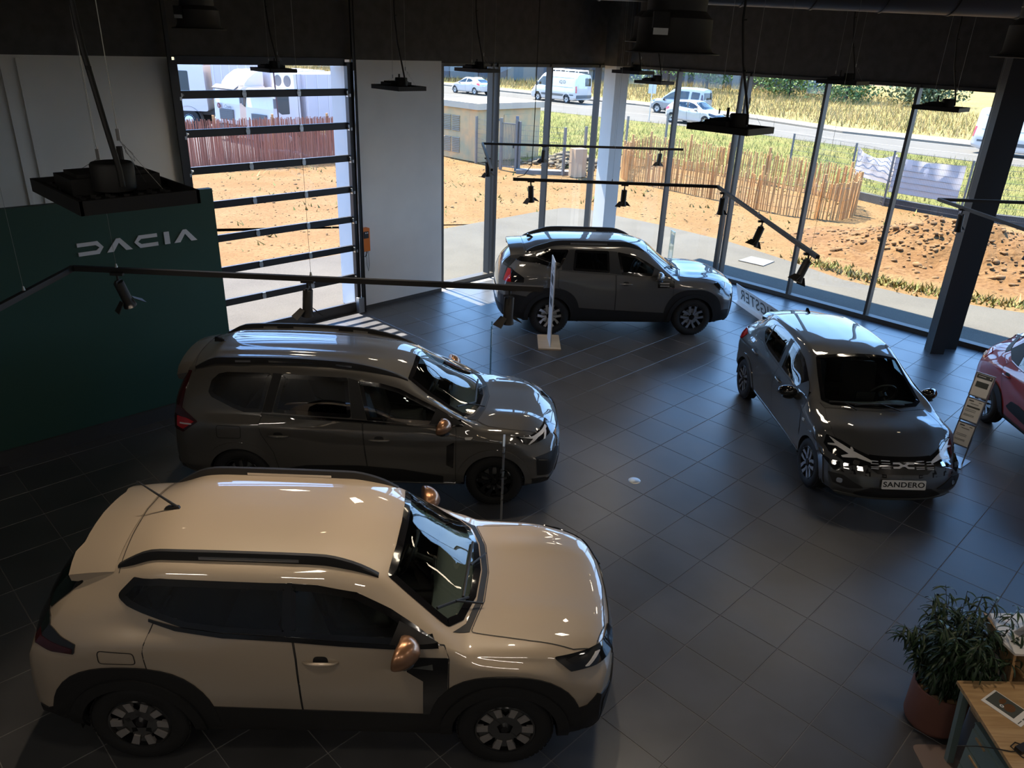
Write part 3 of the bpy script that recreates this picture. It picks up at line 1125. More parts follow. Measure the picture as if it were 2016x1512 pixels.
# ---- the complete car -------------------------------------------------------
def build_car(S, loc, heading, label, cat='car', group=None, name='car'):
    root = empty(name, (loc[0], loc[1], loc[2] if len(loc) > 2 else 0), rad(heading), label, cat, group)
    B = Body(S, ns=S.get('ns', 128), sub=S.get('sub', 5))
    pm = S['paint']
    hw = S['wb'] / 2
    R, ra = S['R'], S['arch']
    # openings
    for mode in ('L', 'R'):
        for w in S['side_windows']: B.cut(w['poly'], mode, inset=.004)
    B.cut(S['windshield'], 'T', inset=.012)
    if 'rear_window' in S: B.cut(S['rear_window'], 'B', inset=.012)
    for xw in (-hw, hw): B.cut_wheel(xw, R, ra + .035)
    B.build('body', pm, root)
    doors = []
    for sd, mode in ((1, 'L'), (-1, 'R')):
        # doors with window, handle, gap
        for D in S.get('doors', []):
            d = B.put('door', D['poly'], mode, pm, root, off=.003, skirt=0)
            B.seam([(D['poly'], True)], mode, d)
            if D.get('handle'):
                hx, hz, w = D['handle']
                V, n = B.ray((hx, sd * 4, hz), (0, -sd, 0))
                hm = MB()
                pts = []
                for k in range(9):
                    u = k / 8 * 2 - 1
                    pts.append((hx + u * w / 2, V.y + sd * (.006 + .026 * (1 - u * u) ** .5), hz - .004 * u * u))
                hm.tube(pts, [.008 + .008 * (1 - (k / 4 - 1) ** 2) for k in range(9)], n=8)
                hm.build('door_handle', S.get('handle_mat', pm), d, smooth=True)
                cup = rounded([(hx - .055, hz - .035), (hx + .055, hz - .035), (hx + .05, hz + .04), (hx - .05, hz + .04)], .034)
                B.put('handle_cup', cup, mode, M['plastic'], d, off=.0045, skirt=0)
        for w in S['side_windows']:
            B.put('side_window', w['poly'], mode, [M['gloss'], M['carglass'] if w.get('clear') else M['cartint']], root,
                  off=.006, skirt=.008, grid=.06, inset=max(.042, w.get('frit', .04)))
        for tname, poly, m, off, sk in S.get('side_trims', []):
            B.put(tname, poly, mode, m, root, off=off, skirt=sk)
        for ln, closed in S.get('side_seams', []):
            B.seam([(ln, closed)], mode, root)
        for xw in (-hw, hw):
            for tname, poly, m, off, sk in S['arches'](xw):
                B.put(tname, poly, mode, m, root, off=off, skirt=sk, grid=.08)
            # liner
            l = MB()
            y0, y1 = sd * .42, sd * (S['W'] - .05)
            n = 18
            P = []
            for k in range(n + 1):
                a = rad(-10 + 200 * k / n)
                for y in (y0, y1): P.append((xw + (ra + .03) * math.cos(a), y, R + (ra + .03) * math.sin(a)))
            F = [(2 * k, 2 * k + 1, 2 * k + 3, 2 * k + 2) for k in range(n)]
            P.append((xw, y0, R)); F += [(2 * k, 2 * k + 2, 2 * n + 2) for k in range(n)]
            l.add(P, F)
            l.build('wheel_arch_liner', M['black'], root)
            add_wheel(S['wheel'], root, xw, sd * S['wy'], sd, turn=0.0)
        # mirror
        if 'mirror' in S:
            mx, my, mz, m, sc = S['mirror']
            mm = MB()
            mm.ico((mx, sd * my, mz), 1, sub=2, sc=(sc[0], sc[1], sc[2]))
            P = []
            for (x, y, z) in mm.v:
                dx = x - mx
                if dx < -.02 * 1: x = mx - .02 + (dx + .02) * .25       # flat glass side faces the rear
                dz = z - mz
                x -= .35 * abs(y - sd * my) * (1 if (y - sd * my) * sd > 0 else -.1)
                z -= .0
                if dz < 0: z = mz + dz * .72
                P.append((x, y, z))
            mm.v = P
            mo = mm.build('mirror_housing', m, root, smooth=True, angle=60)
            f = MB()
            V, n = B.ray((mx + .03, sd * 4, mz - .07), (0, -sd, 0))
            f.tube([V - Vector((0, sd * .02, 0)), (mx + .01, sd * (my - .06), mz - .03)], [.032, .024], n=8)
            f.lathe([(.0, 0), (.06, 0), (.075, -.016), (.05, -.03), (0, -.032)], n=14, c=(mx, sd * (my - .01), mz - sc[2] * .62))
            f.build('mirror_foot', M['plastic'], mo, smooth=True, angle=50)
        # corner features, given for the right-hand side (y < 0)
        for tname, poly, md, m, off, sk, kids in S.get('corners', []):
            if sd > 0: p2, m2 = mirror_poly(poly, md), mirror_mode(md)
            else: p2, m2 = poly, md
            o = B.put(tname, p2, m2, m, root, off=off, skirt=sk, grid=.04)
            for kn, kpoly, km, koff in kids:
                kp2 = mirror_poly(kpoly, md) if sd > 0 else kpoly
                B.put(kn, kp2, m2, km, o, off=koff, skirt=.004, grid=.03)
    # glass
    B.put('windshield', S['windshield'], 'T', [M['gloss'], M['carglass']], root, off=.005, skirt=.01, grid=.07, inset=S.get('wsfrit', .05))
    if 'rear_window' in S:
        B.put('rear_window', S['rear_window'], 'B', [M['gloss'], M['cartint']], root, off=.006, skirt=.01, grid=.07, inset=.04)
    # hood, roof gaps
    if 'hood' in S:
        h = B.put('hood', S['hood'], 'T', pm, root, off=.003, skirt=0, grid=.06)
        B.seam([(S['hood'], True)], 'T', h)
    if 'cowl' in S:
        B.put('cowl', S['cowl'], 'T', M['plastic'], root, off=.004, skirt=.01)
    for ln, closed in S.get('top_seams', []):
        B.seam([(ln, closed)], 'T', root, w=.006)
    for tname, poly, mode, m, off, sk in S.get('trims', []):
        B.put(tname, poly, mode, m, root, off=off, skirt=sk)
    # wipers
    for (x0, y0, x1, y1) in S.get('wipers', []):
        wmb = MB(); pts = []
        for k in range(7):
            u = k / 6
            p, n = B.ray((x0 + (x1 - x0) * u, y0 + (y1 - y0) * u, 4), (0, 0, -1))
            pts.append(p + n * .022)
        wmb.tube(pts, .011, n=6)
        wmb.tube([pts[3] + Vector((.02, 0, .012)), Vector((x0 + .12, y0 + (y1 - y0) * .15, pts[0].z - .03))], .008, n=6)
        wmb.build('wiper', M['plastic'], root)
    # roof rails
    for sd in (1, -1):
        if 'rails' in S:
            r = S['rails']
            x0, x1, hgt = r['x0'], r['x1'], r['h']
            pts, prof = [], []
            N = 30
            mb = MB(); slot = MB()
            P, F = [], []
            for k in range(N + 1):
                u = k / N
                x = x0 + (x1 - x0) * u
                y = sd * np.interp(x, [x0, x0 + .4, x1 - .5, x1], r['yy'])
                p, n = B.ray((x, y, 4), (0, 0, -1))
                e = min(u / r.get('ru', .14), (1 - u) / r.get('fu', .22), 1.0)
                hh = hgt * (1 - (1 - e) ** 2.2) + .006
                for dy, dz in ((-.026, -.03), (-.022, hh * .6), (-.014, hh), (.014, hh), (.022, hh * .6), (.026, -.03)):
                    P.append((x, y + dy, p.z + dz))
            for k in range(N):
                for j in range(5): F.append((k * 6 + j, k * 6 + j + 1, k * 6 + 7 + j, k * 6 + 6 + j))
            F.append((0, 1, 2, 3, 4, 5)); F.append(tuple(N * 6 + j for j in (5, 4, 3, 2, 1, 0)))
            if sd: mb.add(P, [f[::-1] for f in F])
            ro = mb.build('roof_rail', M['plastic'], root, smooth=True, angle=30)
            for (sx0, sx1) in r.get('slots', []):
                s2 = MB()
                P = []
                for x in (sx0, sx1):
                    y = sd * np.interp(x, [x0, x0 + .4, x1 - .5, x1], r['yy'])
                    p, n = B.ray((x, y, 4), (0, 0, -1))
                    P += [(x, y - sd * .0 + dy, p.z + dz) for dy, dz in ((-.0285, .008), (-.0285, hgt * .55), (.0285, hgt * .55), (.0285, .008))]
                s2.add(P, [(0, 1, 5, 4), (2, 3, 7, 6), (1, 2, 6, 5), (0, 3, 2, 1), (4, 5, 6, 7)])
                s2.build('rail_slot', M['chrome'], ro)
    # antenna
    if 'fin' in S:
        x, y = S['fin']
        p, n = B.ray((x, y, 4), (0, 0, -1))
        f = MB()
        prof = [(-.09, 0), (.08, 0), (.02, .018), (-.03, .045), (-.065, .062), (-.08, .06)]
        f.prism(prof, (x, y - .014, p.z - .002), (1, 0, 0), (0, 0, 1), .028)
        f.build('antenna', M['gloss'], root)
    if 'whip' in S:
        x, y = S['whip']
        p, n = B.ray((x, y, 4), (0, 0, -1))
        f = MB()
        f.add([(x - .07, y - .022, p.z), (x - .07, y + .022, p.z), (x + .05, y + .014, p.z), (x + .05, y - .014, p.z), (x - .04, y - .015, p.z + .022),
               (x - .04, y + .015, p.z + .022), (x + .04, y + .01, p.z + .026), (x + .04, y - .01, p.z + .026)],
              [(3, 2, 1, 0), (4, 5, 6, 7), (0, 1, 5, 4), (1, 2, 6, 5), (2, 3, 7, 6), (3, 0, 4, 7)])
        f.tube([(x + .02, y, p.z + .02), (x - .24, y, p.z + .235)], [.011, .005], n=6)
        f.build('antenna', M['plastic'], root)
    # spoiler over the rear window
    if 'spoiler' in S:
        q = S['spoiler']
        mb = MB(); P, F = [], []
        n = 14
        for k in range(n + 1):
            v = (k / n) * 2 - 1
            y = v * q['y']
            lip = q['x1'] + q.get('bow', .05) * v * v
            if q.get('notch') and abs(v) < .62: lip += .035
            rows = 6
            for j in range(rows + 1):
                u = j / rows
                x = q['x0'] + (lip - q['x0']) * u
                p, nn = B.ray((max(x, q['x0'] - .25), y * (1 - .0 * u), 4), (0, 0, -1))
                z = (p.z if x > q['x0'] - .24 else p.z) + .006
                zz0, _ = B.ray((q['x0'], y, 4), (0, 0, -1))
                z = zz0.z + .006 + (q['dz'] * u ** 1.5)
                P.append((x, y, z))
            P.append((lip + .01, y, P[-1][2] - q.get('t', .04)))
            P.append((q['x0'] - .08, y, P[-1][2] - .015))
        m2 = 9
        for k in range(n):
            for j in range(m2 - 1): F.append((k * m2 + j, (k + 1) * m2 + j, (k + 1) * m2 + j + 1, k * m2 + j + 1))
        F.append(tuple(range(m2))); F.append(tuple(n * m2 + j for j in range(m2 - 1, -1, -1)))
        mb.add(P, F)
        mb.build('spoiler', q.get('m', pm), root, smooth=True, angle=35)
    # cabin
    if S.get('cabin', True):
        c = S['cabinx']      # dash x, front seat x, rear seat x, floor z
        d = MB()
        dz = S['dash_z']
        n = 14; P, F = [], []
        prof = [(c[0] + .36, dz + .0), (c[0] + .2, dz + .02), (c[0] + .05, dz + .015), (c[0] - .03, dz - .03), (c[0] - .05, dz - .15), (c[0] + .02, dz - .32), (c[0] + .2, dz - .4)]
        for k in range(n + 1):
            y = (k / n * 2 - 1) * (S['W'] - .2)
            hump = .035 * math.exp(-((y - .36) / .2) ** 2)
            for i, (x, z) in enumerate(prof):
                fr = (1 - abs(y) / (S['W'] - .2)) if i == 0 else 1
                P.append((x - (.25 * (abs(y) / S['W']) ** 2 if i == 0 else 0), y, z + (hump if i in (1, 2) else 0)))
        m2 = len(prof)
        for k in range(n):
            for j in range(m2 - 1): F.append((k * m2 + j, k * m2 + j + 1, (k + 1) * m2 + j + 1, (k + 1) * m2 + j))
        d.add(P, F)
        do = d.build('dashboard', M['dash'], root, smooth=True, angle=50)
        sc = MB(); sc.box((c[0] - .04, 0, dz + .05), (.02, .24, .14)); sc.build('screen', M['gloss'], do)
        st = MB()
        ctr = Vector((c[0] - .28, .36, dz - .03)); axw = Vector((-.9, 0, .42)).normalized()
        x, y, _ = ortho(axw)
        st.tube([ctr + x * (.185 * math.cos(2 * math.pi * k / 24)) + y * (.185 * math.sin(2 * math.pi * k / 24)) for k in range(25)], .016, n=8)
        st.tube([ctr - y * .18, ctr + y * .18], .018, n=6); st.cyl(ctr - axw * .06, ctr + axw * .02, .06, n=12)
        st.tube([ctr, ctr - axw * .28], .025, n=6)
        st.build('steering_wheel', M['plastic'], root, smooth=True, angle=50)
        def seat(x, y, w, bench=False):
            sm = MB()
            z = .38
            sm.box((x + .18, y, z + .06), (.5, w, .16), rot=Matrix.Rotation(rad(-6), 3, 'Y'))
            sm.box((x - .16, y, z + .40), (.13, w * .94, .62), rot=Matrix.Rotation(rad(-16), 3, 'Y'))
            for hy in ([0] if not bench else [-.4, 0, .4]):
                sm.box((x - .30, y + hy, z + .79), (.09, .26, .16), rot=Matrix.Rotation(rad(-10), 3, 'Y'))
                sm.box((x - .27, y + hy, z + .69), (.02, .12, .10))
            me = sm.mesh('seat', M['seat'])
            bm = bmesh.new(); bm.from_mesh(me)
            bmesh.ops.bevel(bm, geom=bm.edges[:] , offset=.03, segments=2, affect='EDGES')
            bm.to_mesh(me); bm.free(); me.shade_smooth()
            link_mesh('seat', me, root)
        for yy in (.36, -.36): seat(c[1], yy, .5)
        seat(c[2], 0, 1.25, True)
    return root, B
# ------------------------------------------------------------------ the five showroom cars
def cpoly(pts, ang, r=.012):
    c, s_ = math.cos(rad(ang)), math.sin(rad(ang))
    return rounded([(-s_ * p[0] + c * p[1], p[2]) for p in pts], r)
def sym(half):
    """half outline given for y <= 0 in order, mirrored to a closed top-view outline"""
    return [tuple(p) for p in half] + [(p[0], -p[1]) for p in reversed(half) if abs(p[1]) > 1e-6]

P_BEIGE = paint('paint_sand_beige', (.46, .375, .285), 0.0, .4)
P_JOG = paint('paint_warm_grey', (.10, .094, .086), .2, .5)
P_BIG = paint('paint_shale_grey', (.10, .095, .09), .2, .5)
P_SAN = paint('paint_dark_grey', (.052, .054, .055), .1, .5)
P_RED = paint('paint_red', (.42, .018, .012), .05, .45)

W_DUS = wheel_data('a', .356, .225, .215, 'pads', M['trimgrey'], M['gloss'])
W_DUS['spoke'].materials[0] = mat('satin_wheel_pad', (.33, .31, .30), .45, .3)
W_BIG = wheel_data('b', .362, .235, .215, 'Y5', M['alum'], M['darkalloy'])
W_JOG = wheel_data('c', .326, .212, .205, 'Y5', M['darkalloy'], M['gloss'])
W_SAN = wheel_data('d', .308, .205, .195, 'Y5', M['alum'], M['darkalloy'])
W_SPR = wheel_data('e', .285, .185, .175, 'Y5', M['alum'], M['darkalloy'])

def off_x(tab, d): return [(x + d, v) for x, v in tab]

# --- compact SUV in sand beige ---
DUS = dict(xr=-2.15, xf=2.17, W=.905, wb=2.657, R=.356, arch=.405, wy=.885, paint=P_BEIGE, wheel=W_DUS,
    zT=[(-2.15, 1.56), (-1.7, 1.63), (-1.0, 1.665), (0, 1.655), (.25, 1.625), (.47, 1.575), (.8, 1.34), (1.12, 1.115), (1.24, 1.085), (1.6, 1.075), (1.93, 1.045), (2.06, 1.02), (2.13, .985), (2.17, .92)],
    zR=[(-2.15, 1.48), (-1.0, 1.60), (0, 1.585), (.2, 1.555), (.40, 1.495), (.65, 1.315), (.90, 1.125), (1.05, 1.07), (1.6, 1.06), (1.93, 1.025), (2.08, .99), (2.17, .87)],
    yR=[(-2.15, .56), (-1, .60), (.2, .60), (.4, .60), (.9, .695), (1.2, .68), (1.8, .66), (2.17, .62)],
    zC=[(-2.15, 1.40), (-1.5, 1.53), (-1.0, 1.56), (-.4, 1.553), (0, 1.522), (.26, 1.475), (.5, 1.36), (.75, 1.21), (.9, 1.115), (1.05, 1.05), (1.5, 1.04), (1.93, .99), (2.08, .95), (2.17, .83)],
    yC=[(-2.15, .62), (-1, .665), (0, .67), (.3, .67), (.6, .70), (.9, .765), (1.1, .78), (1.9, .76), (2.17, .70)],
    zB=[(-2.15, 1.24), (-1.2, 1.22), (-.6, 1.18), (.3, 1.14), (.9, 1.08), (1.1, 1.01), (1.9, .95), (2.17, .80)],
    yB=[(-2.15, .79), (-1.2, .82), (0, .835), (.9, .84), (1.3, .85), (2.17, .80)],
    zS=[(-2.15, 1.06), (-1.3, 1.09), (-.4, 1.02), (.5, .98), (1.4, .93), (2.17, .74)],
    yS=[(-2.15, .87), (-1.4, .905), (-.5, .872), (.4, .872), (1.3, .90), (1.8, .90), (2.17, .87)],
    bowF=.21, pF=3.6, profF=[(.2, .12), (.4, .02), (.6, 0), (.78, .01), (.9, .03), (1.1, .05)],
    bowR=.15, pR=3, fadeR=1.2, bowRz=[(0, 1), (.95, 1), (1.22, 2.6), (1.42, 4.2), (1.7, 4.2)], profR=[(.25, .10), (.45, .02), (.6, 0), (.9, .02), (1.1, .06), (1.25, .13), (1.45, .32), (1.6, .45)],
    ridges=[(1.2, 2.1, .40, .09, .014)], ridge_z=.98,
    windshield=rounded(sym([(.445, -.565), (.90, -.685), (1.01, -.59), (1.09, -.35), (1.125, 0)]) [:9] if False else
        [(.455, -.56), (.68, -.625), (.90, -.675), (1.00, -.58), (1.085, -.33), (1.115, 0), (1.085, .33), (1.00, .58), (.90, .675), (.68, .625), (.455, .56), (.485, .28), (.495, 0), (.485, -.28)], .03),
    cowl=[(.93, -.70), (1.02, -.60), (1.095, -.35), (1.125, 0), (1.095, .35), (1.02, .60), (.93, .70), (1.05, .66), (1.14, .35), (1.17, 0), (1.14, -.35), (1.05, -.66)],
    hood=rounded([(1.06, -.66), (1.15, -.35), (1.178, 0), (1.15, .35), (1.06, .66), (1.5, .715), (1.80, .735), (1.96, .69), (2.06, .45), (2.095, 0), (2.06, -.45), (1.96, -.69), (1.80, -.735), (1.5, -.715)], .02),
    top_seams=[([(-1.40, -.60), (-1.42, -.3), (-1.43, 0), (-1.42, .3), (-1.40, .60)], False),
               ([(-1.44, -.40), (-1.60, -.40), (-1.65, -.33), (-1.66, 0), (-1.65, .33), (-1.60, .40), (-1.44, .40)], False)],
    rear_window=rounded([(-.52, 1.50), (.52, 1.50), (.62, 1.20), (.50, 1.15), (-.50, 1.15), (-.62, 1.20)], .04),
    spoiler=dict(x0=-1.44, x1=-1.80, y=.59, dz=-.035, t=.05, bow=.04, notch=True),
    side_windows=[dict(poly=rounded([(-1.39, 1.385), (-1.27, 1.505), (-1.08, 1.525), (-.2, 1.51), (-.20, 1.165), (-.65, 1.185), (-.92, 1.215), (-1.3, 1.34)], .03)),
                  dict(poly=rounded([(-.193, 1.51), (0, 1.495), (.26, 1.445), (.5, 1.325), (.72, 1.19), (.83, 1.122), (.5, 1.12), (.15, 1.14), (-.193, 1.165)], .012), clear=True)],
    side_trims=[('window_sail', [(.56, 1.255), (.835, 1.118), (.50, 1.118)], M['plastic'], .010, .004),
                ('pillar_trim', [(-.215, 1.512), (-.18, 1.512), (-.18, 1.16), (-.215, 1.16)], M['gloss'], .0075, .004),
                ('belt_trim', [(-1.15, 1.27), (-.95, 1.22), (-.65, 1.182), (-.2, 1.162), (.15, 1.138), (.5, 1.118), (.83, 1.118), (.84, 1.09), (.5, 1.088), (.15, 1.105), (-.2, 1.13), (-.65, 1.15), (-.97, 1.195), (-1.15, 1.252)], M['gloss'], .011, .01),
                ('sill_cladding', [(-.86, .56), (-.14, .535), (.73, .51), (.93, .505), (.93, .25), (-.86, .25)], M['plastic'], .010, .02),
                ('door_vent', rounded([(.626, 1.03), (.62, .92), (.735, .845), (.73, .50), (.905, .48), (.91, 1.03)], .008), M['gloss'], .009, .01),
                ('vent_fin', [(.66, .955), (.80, .985), (.805, .945)], M['trimgrey'], .016, .01),
                ('bumper_side', [(1.80, .575), (1.92, .605), (1.985, .70), (2.10, .64), (2.10, .29), (1.75, .29)], M['plastic'], .009, .02),
                ('bumper_side', [(-1.75, .60), (-1.95, .50), (-2.10, .55), (-2.10, .30), (-1.68, .30)], M['plastic'], .009, .02)],
    doors=[dict(poly=rounded([(-1.115, 1.25), (-1.172, 1.12), (-1.183, 1.06), (-1.175, .92), (-1.0, .80), (-.86, .60), (-.82, .50), (-.137, .49), (-.14, .77), (-.155, 1.0), (-.175, 1.145), (-.65, 1.165), (-.97, 1.215)], .02)),
           dict(poly=rounded([(-.165, 1.145), (-.147, 1.0), (-.133, .77), (-.13, .49), (.912, .46), (.915, 1.02), (.88, 1.10), (.82, 1.112), (.5, 1.10), (.15, 1.12)], .02), handle=(.02, .985, .245))],
    side_seams=[(rounded([(-1.49, 1.07), (-1.245, 1.06), (-1.24, .962), (-1.49, .965)], .03), True)],
    arches=lambda xw: [('wheel_arch_cladding', ringpoly(xw, .345, .395, .56 if xw > 0 else .585, -12, 192, sq=.5), M['plastic'], .012, .06),
                       ('arch_lip', ringpoly(xw, .345, .39, .475, -8, 188), M['plastic'], .026, .03)],
    mirror=(.61, .965, 1.15, M['copper'], (.115, .14, .115)),
    corners=[('headlight', cpoly([(1.722, -.90, 1.0), (1.829, -.90, .90), (2.06, -.66, .87), (2.16, -.42, .89), (2.13, -.45, .955), (2.075, -.576, .96), (1.983, -.70, .98)], -50), -50, M['lampglass'], .010, .012,
              [('daytime_light', cpoly([(1.98, -.72, .955), (1.90, -.82, .905), (1.93, -.80, .90), (2.02, -.69, .945)], -50, .004), M['drl'], .015),
               ('lamp_bezel', cpoly([(1.80, -.88, .975), (1.86, -.86, .925), (1.90, -.82, .94), (1.88, -.84, .98)], -50, .004), M['gloss'], .014)]),
             ('rear_window_side', cpoly([(-1.665, -.60, 1.405), (-1.77, -.565, 1.47), (-1.95, -.55, 1.27), (-1.915, -.60, 1.215), (-1.88, -.62, 1.22)], -125), -125, M['gloss'], .007, .006, []),
             ('taillight', cpoly([(-1.655, -.90, 1.095), (-1.655, -.90, 1.03), (-1.82, -.89, 1.035), (-2.0, -.82, 1.07), (-2.08, -.66, 1.09), (-2.04, -.66, 1.21), (-1.93, -.84, 1.20), (-1.75, -.89, 1.125)], -115), -115, M['lampglass'], .010, .012,
              [('red_lens', cpoly([(-1.67, -.90, 1.065), (-1.67, -.90, 1.035), (-1.82, -.89, 1.042), (-2.0, -.82, 1.075), (-1.98, -.83, 1.12)], -115, .004), M['darkred'], .014)])],
    trims=[('grille', rounded([(-.52, .94), (.52, .94), (.56, .80), (-.56, .80)], .02), 'F', M['gloss'], .010, .02),
           ('bumper_lower', rounded([(-.80, .60), (-.5, .66), (.5, .66), (.80, .60), (.78, .28), (-.78, .28)], .03), 'F', M['plastic'], .012, .02),
           ('skid_plate', rounded([(-.40, .40), (.40, .40), (.36, .29), (-.36, .29)], .03), 'F', M['trimgrey'], .02, .02),
           ('rear_bumper_lower', rounded([(-.80, .56), (.80, .56), (.76, .30), (-.76, .30)], .03), 'B', M['plastic'], .012, .02)],
    wipers=[(1.03, .30, .98, -.40), (1.02, -.38, .80, -.60)],
    rails=dict(x0=-1.42, x1=.40, y=.6, h=.055, yy=[.545, .565, .565, .575], slots=[(-.84, -.15)]),
    whip=(-1.22, -.03), cabinx=(.78, -.05, -.95), dash_z=1.04)

def rail_fix(r): return r

